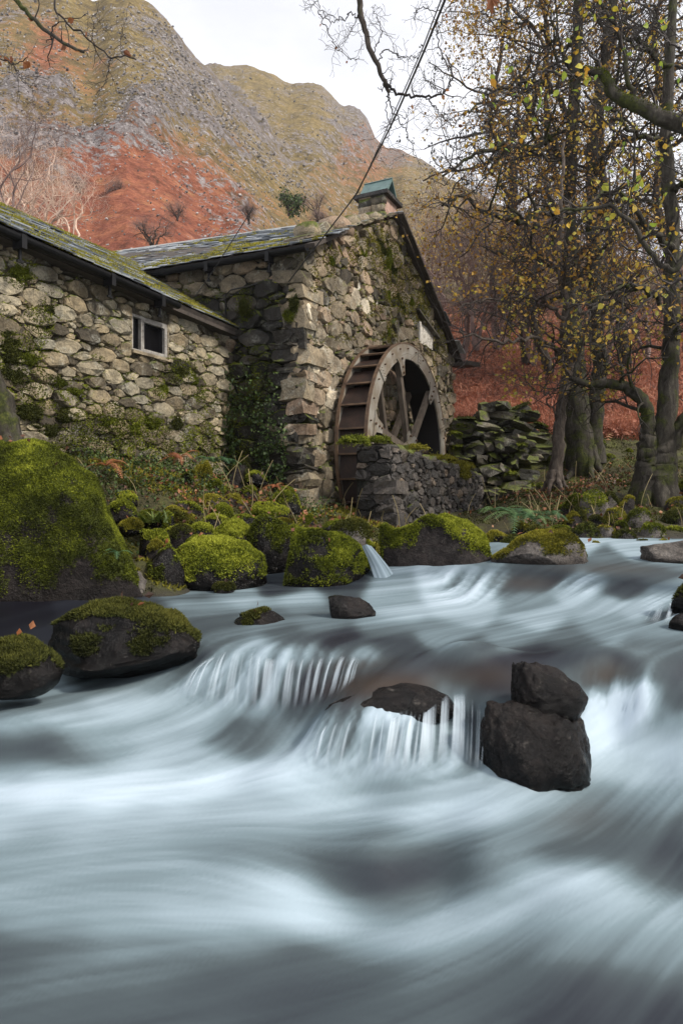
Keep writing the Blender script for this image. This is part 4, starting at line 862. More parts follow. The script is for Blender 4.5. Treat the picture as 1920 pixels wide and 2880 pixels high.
# ------------------------------------------------------------------ roofs
def slate_mesh(w, l, th, r):
    x = [-w / 2, w / 2]; j = r.normal(0, 0.008, 4)
    v = np.array([[x[0], 0, 0], [x[1], 0, 0], [x[1], -l + j[0], 0], [x[0], -l + j[1], 0], [x[0], 0, th], [x[1], 0, th], [x[1] + j[2], -l + j[0], th], [x[0] + j[3], -l + j[1], th]])
    f = np.array([[0, 1, 2, 3], [7, 6, 5, 4], [0, 4, 5, 1], [1, 5, 6, 2], [2, 6, 7, 3], [3, 7, 4, 0]])
    me = bpy.data.meshes.new('slate'); me.from_pydata(v.tolist(), [], f.tolist()); me.materials.append(M['slate'])
    at = me.attributes.new('tone', 'FLOAT', 'POINT'); at.data.foreach_set('value', np.full(8, r.uniform(0.05, 1.0), np.float32)); return me, v, f
def slate_roof(parent, eave0, eave1, ridge0, ridge1, rows, seed, w0=0.3, top=300, moss=None, nm='roof'):
    """courses of slates between an eaves line and a ridge line, with a dark deck below"""
    r = np.random.default_rng(seed); e0, e1, r0, r1 = [np.asarray(q, float) for q in (eave0, eave1, ridge0, ridge1)]
    nrm = np.cross(e1 - e0, r0 - e0); nrm /= np.linalg.norm(nrm); nrm = nrm if nrm[2] > 0 else -nrm
    dk = MB(); dk.add(np.vstack([e0, e1, r1, r0, e0 - nrm * .06, e1 - nrm * .06, r1 - nrm * .06, r0 - nrm * .06]), [[0, 1, 2, 3], [7, 6, 5, 4], [0, 4, 5, 1], [1, 5, 6, 2], [2, 6, 7, 3], [3, 7, 4, 0]])
    deck = dk.build(nm, M['old_wood'], parent)
    meshes = [slate_mesh(w0 * r.uniform(.75, 1.15), 1.0, 0.012, r) for _ in range(14)]; items = []
    for i in range(rows):
        t0 = i / rows; t1 = (i + 1.55) / rows; a0, a1 = e0 + (r0 - e0) * t0, e1 + (r1 - e1) * t0; b0, b1 = e0 + (r0 - e0) * min(t1, 1), e1 + (r1 - e1) * min(t1, 1)
        L = np.linalg.norm(a1 - a0); x = -r.uniform(0, w0)
        while x < L:
            me, v, f = meshes[r.integers(14)]; w = np.ptp(v[:, 0]); s_ = (x + w / 2) / L
            if 0.0 < s_ < 1.0:
                lo, hi = a0 + (a1 - a0) * s_, b0 + (b1 - b0) * s_; X = (a1 - a0) / L; Y = hi - lo; ln = np.linalg.norm(Y); Y = Y / ln; N_ = np.cross(X, Y); N_ = N_ if N_[2] > 0 else -N_
                hi = hi + N_ * 0.012; lo = lo + N_ * (0.035 + r.normal(0, .006)) + X * r.normal(0, .006); Y = (hi - lo) / np.linalg.norm(hi - lo); N2 = np.cross(X, Y); N2 = N2 if N2[2] > 0 else -N2
                Mx = np.column_stack([X, Y * ln, N2]); q = hi; wv_ = v @ Mx.T + q; p2 = to_px(wv_); vis = (p2[:, 0].max() > 0) * np.ptp(p2[:, 0]) * np.ptp(p2[:, 1])
                items.append((vis, me, Mx, q, wv_, f))
            x += w + 0.006
    items.sort(key=lambda k: -k[0]); rest = MB(); dl = wloc(deck)
    from mathutils import Matrix
    for k, (vis, me, Mx, q, wv_, f) in enumerate(items):
        if k < top:
            o = bpy.data.objects.new('slate', me); C.objects.link(o); o.parent = deck
            mt = np.eye(4); mt[:3, :3] = Mx; mt[:3, 3] = q - dl; o.matrix_local = Matrix(mt.tolist())
        else: rest.add(wv_, f, r.uniform(0.05, 1))
    if rest.n: tag(rest.build('slate_infill', M['slate'], deck), kind='stuff')
    # moss growing over the courses
    n = 60000; a, b2 = r.uniform(0, 1, (2, n)); p = (e0[None] * (1 - a)[:, None] + e1 * a[:, None]) * (1 - b2)[:, None] + (r0 * (1 - a)[:, None] + r1 * a[:, None]) * b2[:, None] + nrm * 0.035
    al = (e1 - e0) / np.linalg.norm(e1 - e0); s_ = p @ al; q = np.column_stack([s_ * 1.1, b2 * rows * 0.35, np.full(n, seed)])
    mk_ = fbm(q, 1.0, 4, seed) + 0.35 * fbm(np.column_stack([s_ * 6, b2 * rows, 0 * s_]), 1.0, 2) + moss(a, b2)
    p = p[mk_ > 0.04][:36000]; 
    if len(p):
        r2 = np.random.default_rng(seed); bv, bf, bt = blades(p, np.broadcast_to(nrm, p.shape), r2, 0.035, 0.013, 0.55 + .3 * fbm(p, 3, 3), 0.7)
        tag(mk('roof_moss', bv, bf, M['gold_moss'], deck, False, {'tone': bt}), kind='stuff')
    return deck
def on_side(px, py): return hit(px, py, O0 - U * 0.25, NS_)       # eaves line a little out from the side wall
me0 = on_side(884, 682); me1 = on_side(330, 778)
al = (me1 - me0); me1 = me0 + al * 1.35
mr0 = hit(1108, 606, GO + NG * 0.1, NG) + ZU * 0.03
mrd = hit(345, 708, O0 + U * (A1), NS_); mr1 = mr0 + (mrd - mr0) * 1.28
mr0 = mr0 + (mrd - mr0) / np.linalg.norm(mrd - mr0) * 0.35
slate_roof(mill, me0, me1, mr0, mr1, 21, 41, 0.32, 300, moss=lambda a, b2: -0.15 + 0.35 * np.exp(-(b2 / .16) ** 2) - 0.2 * (b2 > .6))
# far slope and its verge, seen edge-on along the right of the gable
vr0 = mr0 - (mrd - mr0) / np.linalg.norm(mrd - mr0) * 0.42; re0 = O0 + U * (A2 + .22) + ZU * (ZER - .08) + NG * 0.16; re1 = re0 + (mr1 - mr0)
slate_roof(mill, re0, re1, vr0 + ZU * .02, mr1, 14, 42, 0.4, 60, moss=lambda a, b2: -0.5 + 0 * a, nm='rear_roof')
b_ = MB(); q0, q1 = vr0 + NG * 0.08, re0 + NG * 0.03; d_ = q1 - q0
for k in range(9):
    c = q0 + d_ * (k + .5) / 9; b_.box(c + ZU * 0.015 * (k % 2) - ZU * .02, d_ / 18 * 1.08, NG * 0.05, np.cross(d_ / np.linalg.norm(d_), NG) * 0.022)
b_.build('verge', M['old_wood'], mill)
b_ = MB(); pe = P(1300, 1026, on_plane(1270, GO, NG)); b_.box(pe - V * 0.05, U * .12 + np.array([.1, 0, 0]), V * 0.25, ZU * .05); b_.build('purlin_end', M['old_wood'], mill)
# left verge: flat slates and stones bedded along the edge, then ridge tiles
r = np.random.default_rng(51); q0 = G_EL + ZU * .1 + NG * .02; q1 = G_AP + ZU * .05 + NG * .02
for k in range(15):
    c = q0 + (q1 - q0) * (k + .4) / 15 + ZU * r.uniform(-.01, .03); v, f = chunk_vf(r, c + V * .12, (q1 - q0) / 30 * 1.15, V * .22, ZU * .025, 0.06, 0.9)
    mk('verge_slate', v, f, M['mill_stone'], mill, False, {'tone': np.full(len(v), r.uniform(.1, .5))})
for k, (px, py, sa, sz_) in enumerate(((866, 655, .2, .13), (905, 653, .16, .12), (945, 643, .26, .15), (985, 634, .2, .14), (1016, 626, .14, .12), (1042, 620, .22, .1), (885, 668, .12, .06))):
    q = P(px, py, on_plane(px, GO + V * .15, NG)); v, f = chunk_vf(r, q, U * sa * .8, V * sa, ZU * sz_, 0.07, 0.6)
    mk('verge_stone', v, f, M['mill_stone'], mill, True, {'tone': np.full(len(v), r.uniform(.35, .75))})
al = (mr1 - mr0); n = 22
for k in range(n):
    c0, c1 = mr0 + al * (k / n), mr0 + al * ((k + .97) / n); hgt = ZU * .05; sd = U * .17
    v = np.vstack([c0 - sd - ZU * .07, c0 + hgt, c0 + sd - ZU * .07, c1 - sd - ZU * .07, c1 + hgt, c1 + sd - ZU * .07]); v = np.vstack([v, v - ZU * .03])
    mk('ridge_tile', v, [np.array([[0, 1, 4, 3], [1, 2, 5, 4], [6, 9, 10, 7], [7, 10, 11, 8], [0, 3, 9, 6], [2, 8, 11, 5]]), np.array([[0, 6, 7], [0, 7, 1], [1, 7, 8], [1, 8, 2]])], M['ridge_tile'], mill, False)
def gutter(name, p0, p1, rad, parent, brk_at=()):
    p0, p1 = np.asarray(p0, float), np.asarray(p1, float); d = (p1 - p0) / np.linalg.norm(p1 - p0); s_ = np.cross(d, ZU); an = np.linspace(np.pi, 2 * np.pi, 9)
    prof = np.array([[math.cos(a), math.sin(a)] for a in an] + [[.9 * math.cos(a), .9 * math.sin(a)] for a in an[::-1]]) * rad; k = len(prof)
    v = np.vstack([p + prof[:, :1] * s_ + prof[:, 1:] * ZU for p in (p0, p1)]); i = np.arange(k); j = (i + 1) % k
    o = mk(name, v, [np.stack([i, j, j + k, i + k], 1), np.array([list(range(k))[::-1], list(range(k, 2 * k))])], M['black_plastic'], parent, False)
    for t_ in brk_at:
        c = p0 + (p1 - p0) * t_; b_ = MB(); b_.box(c - ZU * rad, d * .03, s_ * rad * 1.12, ZU * rad * 1.1); b_.box(c - ZU * (rad * 2.6), d * .012, s_ * .012, ZU * .09); b_.box(c - ZU * (rad * 2.6 + .09), d * .035, s_ * .012, ZU * .012); b_.build('gutter_bracket', M['black_plastic'], o)
    return o
gutter('gutter', me0 - U * .04 - ZU * .05 + V * 0.1, me0 + (me1 - me0) * .64 - U * .04 - ZU * .05, 0.07, mill, (.2, .55))
# chimney on the gable apex
CH = hit(1084, 612, GO, NG); ca = g_a(CH); chd = CH[1]; ch = tag(empty('chimney', CH), None)
ch.parent = mill; ch.location = CH - wloc(mill)
zc0, zc1 = ZAP - .45, P(1084, 547, chd)[2]; cw, cl = .30, .26
cc = O0 + U * (ca + cw) + V * (cl + .02); cc[2] = 0
b_ = MB(); b_.box(cc + ZU * (zc0 + zc1) / 2, U * cw, V * cl, ZU * (zc1 - zc0) / 2); b_.build('chimney_core', M['render'], ch)
r = np.random.default_rng(61); z = zc0 + .1
while z < zc1 - .02:
    h_ = r.uniform(.035, .075)
    for s_ in ((-.5, .5), (.12, -.02))[0]:
        c = cc - U * cw + V * (s_ * cl * 1.05) + ZU * (z + h_); v, f = chunk_vf(r, c, U * .06, V * cl * r.uniform(.48, .62), ZU * h_, .08, .75); mk('stone', v, f, M['mill_stone'] if r.uniform() < .6 else M['ruin_stone'], ch, True, {'tone': np.full(len(v), r.uniform(.15, .7))})
    z += 2 * h_
b_ = MB(); b_.box(cc + ZU * (zc1 + .035), U * (cw + .09), V * (cl + .09), ZU * .035, .2); b_.build('chimney_slab', M['wet_wall'], ch)
for s_ in (-1, 1):
    b_ = MB(); b_.box(cc + ZU * (zc1 + .25) + U * s_ * .12, U * s_ * .14 - ZU * .185, V * (cl + .03), (U * s_ * .185 + ZU * .14) * .08); b_.build('chimney_slate', M['green_slate'], ch)

# ------------------------------------------------------------------ the wing
JX = hit(640, 1300, O0 - U * .02, NS_); WO = np.array([JX[0], JX[1], 0.0])      # where wing and mill meet
WLEN = 6.2
wing = tag(empty('mill_wing', (WO[0], WO[1], 0.9)), 'low buff rubble stone wing with mossy slate roof and small window', 'building')
e_far = hit(628, 928, WO, NG); e_near = hit(0, 668, WO, NG)
def w_a(p): return float((np.asarray(p) - WO) @ U)
wa0 = w_a(e_near) - 2.6; slope = (e_near[2] - e_far[2]) / (w_a(e_near) - w_a(e_far)); zw = lambda a: e_far[2] + slope * (a - w_a(e_far))
win0, win1 = hit(368, 880, WO, NG), hit(470, 1012, WO, NG); wh = (w_a(win0), w_a(win1), win1[2] + .0, win0[2])
wing_poly = [(wa0, .7), (0.1, .7), (0.1, zw(0) + .02), (wa0, zw(wa0) + .02)]
ww_ = wall_core('wing_wall', [(wa0, .7), (wh[0], .7), (wh[0], zw(wh[0])), (wa0, zw(wa0))], WO, U, NG, .4, M['wing_mortar'], wing)
w2 = wall_core('wing_wall_end', [(wh[1], .7), (0.1, .7), (0.1, zw(0)), (wh[1], zw(wh[1]))], WO, U, NG, .4, M['wing_mortar'], wing)
w4 = wall_core('wing_wall_above_window', [(wh[0], wh[3]), (wh[1], wh[3]), (wh[1], zw(wh[1])), (wh[0], zw(wh[0]))], WO, U, NG, .4, M['wing_mortar'], wing)
w3 = wall_core('wing_wall_below_window', [(wh[0], .7), (wh[1], .7), (wh[1], wh[2]), (wh[0], wh[2])], WO, U, NG, .4, M['wing_mortar'], wing)
cells = rubble(wing_poly, 0.026, 0.098, 2.1, 21, 12000, holes=[wh])
wing_vf = lay_wall(cells, WO, U, NG, M['wing_stone'], ww_, 22, 0.008, 0.055, 300, lambda c, r: r.beta(1.3, 1.3))
# window
wp_ = empty('window', WO + U * (wh[0] + wh[1]) / 2 + ZU * wh[2]); wp_.parent = wing; wp_.location = wloc(wp_) - wloc(wing)
wc = WO + U * (wh[0] + wh[1]) / 2 + ZU * (wh[2] + wh[3]) / 2 - NG * .02; hw, hh = (wh[1] - wh[0]) / 2, (wh[3] - wh[2]) / 2
def frame(c, hw, hh, t_, d_, name, parent, mat):
    b_ = MB()
    for s_ in (-1, 1):
        b_.box(c + U * s_ * (hw - t_), U * t_, NG * d_, ZU * hh); b_.box(c + ZU * s_ * (hh - t_), U * (hw - 2 * t_), NG * d_ * .9, ZU * t_)
    return b_.build(name, mat, parent)
frame(wc, hw, hh, .017, .03, 'frame', wp_, M['old_paint'])
b_ = MB(); b_.box(wc - U * hw * .42, U * .017, NG * .028, ZU * (hh - .034)); b_.build('mullion', M['old_paint'], wp_)
frame(wc + U * hw * .27 + NG * .004, hw * .66, hh - .036, .014, .024, 'sash', wp_, M['old_paint'])
b_ = MB(); b_.box(wc + U * hw * .27 - NG * .03, U * hw * .64, NG * .004, ZU * (hh - .04)); b_.build('pane', M['glass'], wp_)
b_ = MB(); b_.box(wc - U * hw * .7 - NG * .03, U * hw * .28, NG * .004, ZU * (hh - .04)); b_.build('pane', M['glass'], wp_)
b_ = MB(); b_.box(WO + U * (wh[0] + wh[1]) / 2 + ZU * (wh[2] - .02) - NG * .02, U * (hw + .03), NG * .1, ZU * .02); b_.build('sill', M['mill_stone'], wp_)
for s_ in (wh[0] - .005, wh[1] + .005):
    b_ = MB(); b_.box(WO + U * s_ + ZU * (wh[2] + wh[3]) / 2 - NG * .08, U * .012, NG * .1, ZU * hh); b_.build('reveal', M['mill_stone'], wp_)
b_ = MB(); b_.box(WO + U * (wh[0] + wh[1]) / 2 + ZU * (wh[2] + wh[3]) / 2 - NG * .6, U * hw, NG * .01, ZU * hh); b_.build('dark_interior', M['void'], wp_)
# wing roof
RB = 2.5; we0 = WO + NG * .22 + U * wa0; we1 = WO + NG * .22 + U * .12
we0[2] = zw(wa0) + .03; we1[2] = zw(0) + .0
rdg = RBd = None
def ridge_z(px, py):
    o = WO + V * RB; d = on_plane(px, o, NG); return P(px, py, d)
wr0, wr1 = ridge_z(0, 578), ridge_z(345, 728); dirr = (wr1 - wr0) / np.linalg.norm(wr1 - wr0); wr0 = wr0 - dirr * 3.0; wr1 = wr1 + dirr * .5
we0b = we0; 
slate_roof(wing, we0, we1, wr0, wr1, 19, 71, 0.30, 300, moss=lambda a, b2: 0.02 + 0.32 * np.exp(-((b2 - .12) / .16) ** 2) * (a > .55) + .12 * np.exp(-((b2 - .4) / .2) ** 2))
n = 18
for k in range(n):
    c0, c1 = wr0 + (wr1 - wr0) * (k / n), wr0 + (wr1 - wr0) * ((k + .97) / n); sd = V * .16
    v = np.vstack([c0 + sd - ZU * .07, c0 + ZU * .05, c0 - sd - ZU * .07, c1 + sd - ZU * .07, c1 + ZU * .05, c1 - sd - ZU * .07]); v = np.vstack([v, v - ZU * .03])
    mk('ridge_tile', v, [np.array([[0, 1, 4, 3], [1, 2, 5, 4], [6, 9, 10, 7], [7, 10, 11, 8], [0, 3, 9, 6], [2, 8, 11, 5]]), np.array([[0, 6, 7], [0, 7, 1], [1, 7, 8], [1, 8, 2]])], M['ridge_tile'], wing, False)
b_ = MB(); b_.add(np.vstack([wr0, wr1, wr1 + V * 2.6 - ZU * 1.7, wr0 + V * 2.6 - ZU * 1.7]), [[0, 1, 2, 3]]); b_.build('rear_roof', M['slate'], wing)
gu = gutter('gutter', we0 + NG * .06 - ZU * .05, WO + NG * .28 + U * (wh[1] - .1) + ZU * (zw(wh[1]) - .03), .065, wing, (.28, .52, .76, .93))
b_ = MB(); b_.box((we0 + we1) / 2 - NG * .12 - ZU * .075, (we1 - we0) / 2, NG * .10, ZU * .025); b_.build('soffit', M['old_wood'], wing)

# ------------------------------------------------------------------ the waterwheel
def wpt(rad, ang, w):                 # ang from the U direction towards up; w back from the front face
    return HUB + U * (rad * math.cos(ang)) + ZU * (rad * math.sin(ang)) + V * w
wheel = tag(empty('water_wheel', HUB - ZU * WR), 'large grey steel rimmed waterwheel with rusty buckets and wooden spokes', 'waterwheel')
RI = WR - 0.27
def ring_seg(a0, a1, ri, ro, w0, w1, n=10):
    v = []; 
    for k in range(n + 1):
        a = a0 + (a1 - a0) * k / n
        for (rr, ww) in ((ri, w0), (ro, w0), (ro, w1), (ri, w1)): v.append(wpt(rr, a, ww))
    f = [[4 * k + i, 4 * k + (i + 1) % 4, 4 * k + 4 + (i + 1) % 4, 4 * k + 4 + i] for k in range(n) for i in range(4)]
    f += [[3, 2, 1, 0], [4 * n, 4 * n + 1, 4 * n + 2, 4 * n + 3]]; return np.array(v), np.array(f)
NSEG = 6
for w0, w1, nm in ((-0.012, 0.012, 'front_rim_plate'), (WW - .012, WW + .012, 'rear_rim_plate')):
    for k in range(NSEG):
        a0 = math.radians(78) + k * math.pi / 3; v, f = ring_seg(a0 + .003, a0 + math.pi / 3 - .003, RI, WR, w0, w1, 14)
        seg = mk(nm, v, f, M['steel'], wheel, False)
        # edge flange on the outside
        v, f = ring_seg(a0 + .003, a0 + math.pi / 3 - .003, WR - .012, WR + .012, w0 - .006, w0 + .045, 14); mk('rim_flange', v, f, M['rust_edge'], seg, False)
        if nm == 'front_rim_plate':
            b_ = MB(); j = a0 + .03
            tg = -U * math.sin(j) + ZU * math.cos(j); rd = U * math.cos(j) + ZU * math.sin(j)
            b_.box(wpt((RI + WR) / 2, j - .03, -.022), rd * .13, tg * .055, V * .008); b_.build('joint_plate', M['steel'], seg)
            for i in range(5):
                aa = a0 + (i + .5) / 5 * math.pi / 3; b_ = MB(); b_.tube([wpt(WR - .09, aa, -.012), wpt(WR - .09, aa, -.04)], .013, 6); b_.build('bolt', M['rust_edge'], seg)
            for q in (-.09, -.03, .03, .09):
                for s_ in (-.03, .03):
                    b_ = MB(); c = wpt((RI + WR) / 2 + q, j - .03, -.03) + tg * s_; b_.tube([c, c - V * .012], .006, 5); b_.build('rivet', M['rust_edge'], seg)
v, f = ring_seg(0, 2 * math.pi, RI - .01, RI + .012, .013, WW - .013, 60); mk('sole_drum', v, f, M['sole'], wheel, False)
NB_ = 30
for k in range(NB_):
    a = 2 * math.pi * (k + .35) / NB_; da = 2 * math.pi / NB_
    p = [wpt(WR - .005, a, .014), wpt(WR - .10, a - da * 0.98, .014), wpt(WR - .112, a - da * .98, .014), wpt(WR - .02, a, .014)]
    v = np.vstack(p + [q + V * (WW - .028) for q in p]); f = np.array([[0, 1, 5, 4], [1, 2, 6, 5], [2, 3, 7, 6], [3, 0, 4, 7], [3, 2, 1, 0], [4, 5, 6, 7]])
    bk = mk('bucket', v, f, M['rust'], wheel, False)
    c = wpt(WR - .012, a, WW / 2); tg = -U * math.sin(a) + ZU * math.cos(a); rd = U * math.cos(a) + ZU * math.sin(a)
    b_ = MB(); b_.box(c, V * (WW / 2 - .016), tg * .014, rd * .014); b_.build('bucket_lip', M['rust_edge'], bk)
    pb = [wpt(WR - .1, a - da * .98, .016), wpt(RI + .01, a - da * .6, .016)]; v = np.vstack(pb + [q + V * (WW - .034) for q in pb]); v = np.vstack([v, v + tg * .012])
    mk('bucket_back', v, np.array([[0, 1, 3, 2], [6, 7, 5, 4], [0, 4, 5, 1], [2, 3, 7, 6], [0, 2, 6, 4], [1, 5, 7, 3]]), M['rust'], bk, False)
for w, nm in ((.05, 'front_spoke'), (WW - .05, 'rear_spoke')):
    for k in range(6):
        a = math.radians(108 - 60 * k); tg = -U * math.sin(a) + ZU * math.cos(a); rd = U * math.cos(a) + ZU * math.sin(a)
        b_ = MB(); b_.box(wpt((RI + .2) / 2, a, w), rd * (RI - .14) / 2, tg * .058, V * .04); sp = b_.build(nm, M['spoke_wood'], wheel)
        if w < .2:
            q = [wpt(RI + .06, a + .13, -.016), wpt(RI + .06, a - .13, -.016), wpt(RI - .05, a - .075, -.016), wpt(RI - .27, a - .055, -.016), wpt(RI - .27, a + .055, -.016), wpt(RI - .05, a + .075, -.016)]
            v = np.vstack(q + [x - V * .014 for x in q]); i = np.arange(6); j = (i + 1) % 6
            gs = mk('spoke_bracket', v, [np.stack([i, j, j + 6, i + 6], 1), np.array([[5, 4, 3, 2, 1, 0], [6, 7, 8, 9, 10, 11]])], M['steel'], sp, False)
            for q_ in (.02, -.12, -.22):
                b_ = MB(); c = wpt(RI + q_, a, -.03); b_.tube([c, c - V * .025], .02, 6); b_.build('bolt', M['rust_edge'], sp)
for w, nm in ((-.01, 'front_hub'), (WW - .03, 'rear_hub')):
    q = []; n = 24
    for k in range(n):
        a = 2 * math.pi * k / n; lob = 0.30 + 0.07 * math.cos(6 * (a - math.radians(108))); q.append(wpt(lob, a, w))
    v = np.vstack(q + [x + V * .03 for x in q]); i = np.arange(n); j = (i + 1) % n
    hb = mk(nm, v, [np.stack([i, j, j + n, i + n], 1), np.array([list(range(n))[::-1], list(range(n, 2 * n))])], M['steel'], wheel, False)
    for k in range(6):
        b_ = MB(); c = wpt(.28, math.radians(108 - 60 * k), w - .01); b_.tube([c, c - V * .03], .02, 6); b_.build('bolt', M['rust_edge'], hb)
b_ = MB(); b_.tube([HUB - V * .3, HUB + V * (WW + .3)], .085, 14); b_.build('axle', M['rust'], wheel, True)

# ------------------------------------------------------------------ low wet wall in front of the wheel
FO = HUB - V * 0.62; FC = hit(1102, 1400, FO, NG); FO0 = np.array([FC[0], FC[1], 0]); FE = hit(1400, 1400, FO, NG)
fl_ = float((FE - FC) @ U); ft0 = hit(1102, 1258, FO, NG)[2]; ft1 = hit(1390, 1352, FO, NG)[2]
lw = tag(empty('low_stone_wall', (FC[0], FC[1], 0)), 'low wall of small dark wet cobbles in front of the waterwheel', 'wall')
fz = -0.1; long_poly = [(0, fz), (fl_ + 1.0, fz), (fl_ + 1.0, ft1 - .1), (0, ft0)]
FT = 0.56
core = wall_core('wall_face', long_poly, FO0 - NG * .02, U, NG, FT - .06, M['dark_mortar'], lw)
cells = rubble(long_poly, .028, .085, 1.5, 81, 14000, keep=lambda p: p[1] > .05 + .05 * p[0])
lay_wall(cells, FO0 - NG * .02, U, NG, M['wet_wall'], core, 82, .008, .05, 300, lambda c, r: r.beta(1.5, 1.9), round_=.8)
end_poly = [(0, fz), (FT, fz), (FT, ft0 + .02), (0, ft0 + .02)]
ecore = wall_core('wall_end', end_poly, FO0 + U * .02, V, -U, .2, M['dark_mortar'], lw)
cells = rubble(end_poly, .035, .1, 2.4, 83, 3500)
lay_wall(cells, FO0 + U * .02, V, -U, M['wet_wall'], ecore, 84, .010, .06, 120, lambda c, r: r.beta(1.5, 2.2), round_=.88)
r = np.random.default_rng(85)
for k in range(int((fl_ + .8) / .33)):
    a = .14 + k * .33; zt = ft0 + (ft1 - .1 - ft0) * a / (fl_ + 1.0); c = FO0 + U * a + V * FT * .5 + ZU * (zt + .02)
    v, f = chunk_vf(r, c, U * .175, V * FT * .53, ZU * r.uniform(.05, .085), .09, .6); mk('coping_stone', v, f, M['ruin_stone'] if k % 3 else M['wet_wall'], lw, True, {'tone': np.full(len(v), r.uniform(.3, .8))})
z = fz + .15
for k in range(6):
    h_ = r.uniform(.06, .13); c = FO0 + U * .16 + V * .1 + ZU * (z + h_); v, f = chunk_vf(r, c, U * r.uniform(.18, .26), V * r.uniform(.12, .22), ZU * h_, .1, .8)
    mk('corner_stone', v, f, M['wet_wall'], lw, False, {'tone': np.full(len(v), r.uniform(.3, .7))}); z += 2 * h_
for k, (px, py, w_, th) in enumerate(((1005, 1240, .2, .06), (1060, 1240, .16, .05), (1150, 1262, .13, .05), (1225, 1290, .2, .06), (1290, 1312, .34, .09), (1340, 1330, .34, .1), (1385, 1345, .3, .1), (1410, 1360, .25, .1))):
    d = on_plane(px, FO + V * .25, NG); q = P(px, py, d); cushion(q, U * w_, V * .3 if k > 1 else V * .16, ZU, th, M['gold_moss'] if k > 1 else M['moss'], lw, 90 + k, 1500, .03, .5)
for k, (px, py, w_) in enumerate(((1300, 1328, .3), (1405, 1370, .3))):   # moss hanging over the face
    q = hit(px, py, FO, NG) + NG * .03; cushion(q, U * w_, ZU * .12, NG, .06, M['gold_moss'], lw, 120 + k, 1500, .035, .42)

# ------------------------------------------------------------------ ruined dry wall behind
rw = tag(empty('ruined_dry_wall', P(1400, 1400, 14.6)), 'tumbled dry stone wall end thick with moss right of the wheel', 'wall')
r = np.random.default_rng(101)
prof = [(1255, 1235), (1280, 1205), (1305, 1165), (1330, 1140), (1352, 1118), (1380, 1112), (1405, 1110), (1428, 1118), (1445, 1135), (1470, 1150), (1500, 1165), (1530, 1195), (1560, 1230), (1600, 1260), (1640, 1290)]
pxs, pys = np.array(prof).T
RWP = P(1400, 1400, 14.3); RWN = -np.array([math.sin(math.radians(-12)), math.cos(math.radians(-12)), 0])
y = 1430.0; row = 0                                  # laid in courses from the ground up
while y > 1100:
    h_ = r.uniform(.045, .12); px = 1250.0 + 30 * r.uniform()
    while px < 1650:
        d = 14.2 + max(0, (px - 1440)) * .018; w_ = r.uniform(.1, .3); ww = w_ * 1.06
        pc = px + w_ / d * FPX; top = np.interp(pc, pxs, pys) + 10; base = 1425 - max(0, pc - 1440) * .25
        yy = y + 14 * math.sin(pc / 60 + row) + r.normal(0, 5)
        if top - 6 < yy < base + 10:
            bulge = 0.3 * (1 - (yy - top) / (base - top)); c = P(pc, yy, d - .25 + bulge + r.uniform(-.1, .12)); tl = r.normal(0, .16); hh_ = h_ * r.uniform(.75, 1.3)
            v, f = chunk_vf(r, c, np.array([ww, 0.08 * r.standard_normal(), ww * tl]), np.array([0, .24, r.normal(0, .04)]), np.array([-hh_ * tl, 0, hh_]), .13, .6)
            mk('stone', v, f, M['ruin_stone'], rw, False, {'tone': np.full(len(v), r.beta(1.4, 1.7))})
            if yy < top + 16 or r.uniform() < (.2 if pc > 1440 else .07):
                cushion(c + ZU * hh_ * .8 - np.array([0, .12, 0]), np.array([ww * .8, 0, ww * tl]), np.array([0, .2, 0]), ZU, .05, M['dark_moss'] if r.uniform() < .5 else M['moss'], rw, int(r.integers(9999)), 420, .03, .5)
        px += 2 * w_ / d * FPX * .92
    y -= 2 * h_ / 14.3 * FPX * .9; row += 1
b_ = MB(); 
core = [P(x, y + 35, 14.75 + max(0, (x - 1440)) * .018) for x, y in prof]; nb = len(core)
v = np.vstack([core, [np.array([q[0], q[1], .3]) for q in core], [q + np.array([0, .7, 0]) for q in core], [np.array([q[0], q[1] + .7, .3]) for q in core]])
f = [[i, i + 1, nb + i + 1, nb + i] for i in range(nb - 1)] + [[2 * nb + i, 2 * nb + i + 1, i + 1, i] for i in range(nb - 1)] + [[3 * nb + i, 3 * nb + i + 1, 2 * nb + i + 1, 2 * nb + i] for i in range(nb - 1)]
f += [[0, nb, 3 * nb, 2 * nb], [nb - 1, 3 * nb - 1, 4 * nb - 1, 2 * nb - 1]]
b_.add(v, f); b_.build('wall_core', M['dark_mortar'], rw)

# moss creeping over the mill walls
wall_moss(gable_vf, NG, 26000, blobs([(1075, 700, 55, 60, 1.1), (1105, 760, 35, 60, 1.0), (1005, 710, 35, 40, .9), (940, 715, 30, 30, .85), (1120, 850, 50, 50, .95), (1180, 860, 35, 60, .8), (1085, 935, 30, 35, .9), (1060, 870, 40, 30, .7), (1150, 780, 40, 90, .6), (960, 950, 30, 20, .8), (900, 800, 60, 80, .45), (1230, 960, 30, 60, .7)], -.75), M['gold_moss'], mill, 801, .034, .42, -.15)
wall_moss(side_vf, NS_, 22000, blobs([(825, 860, 40, 55, 1.1), (690, 860, 40, 60, 1.1), (760, 830, 60, 40, .6), (720, 1080, 60, 160, .8), (650, 1150, 50, 200, .75), (700, 1280, 80, 80, .9), (560, 830, 80, 40, .6), (600, 920, 60, 40, .7)], -.75), M['moss'], mill, 802, .026, .38)
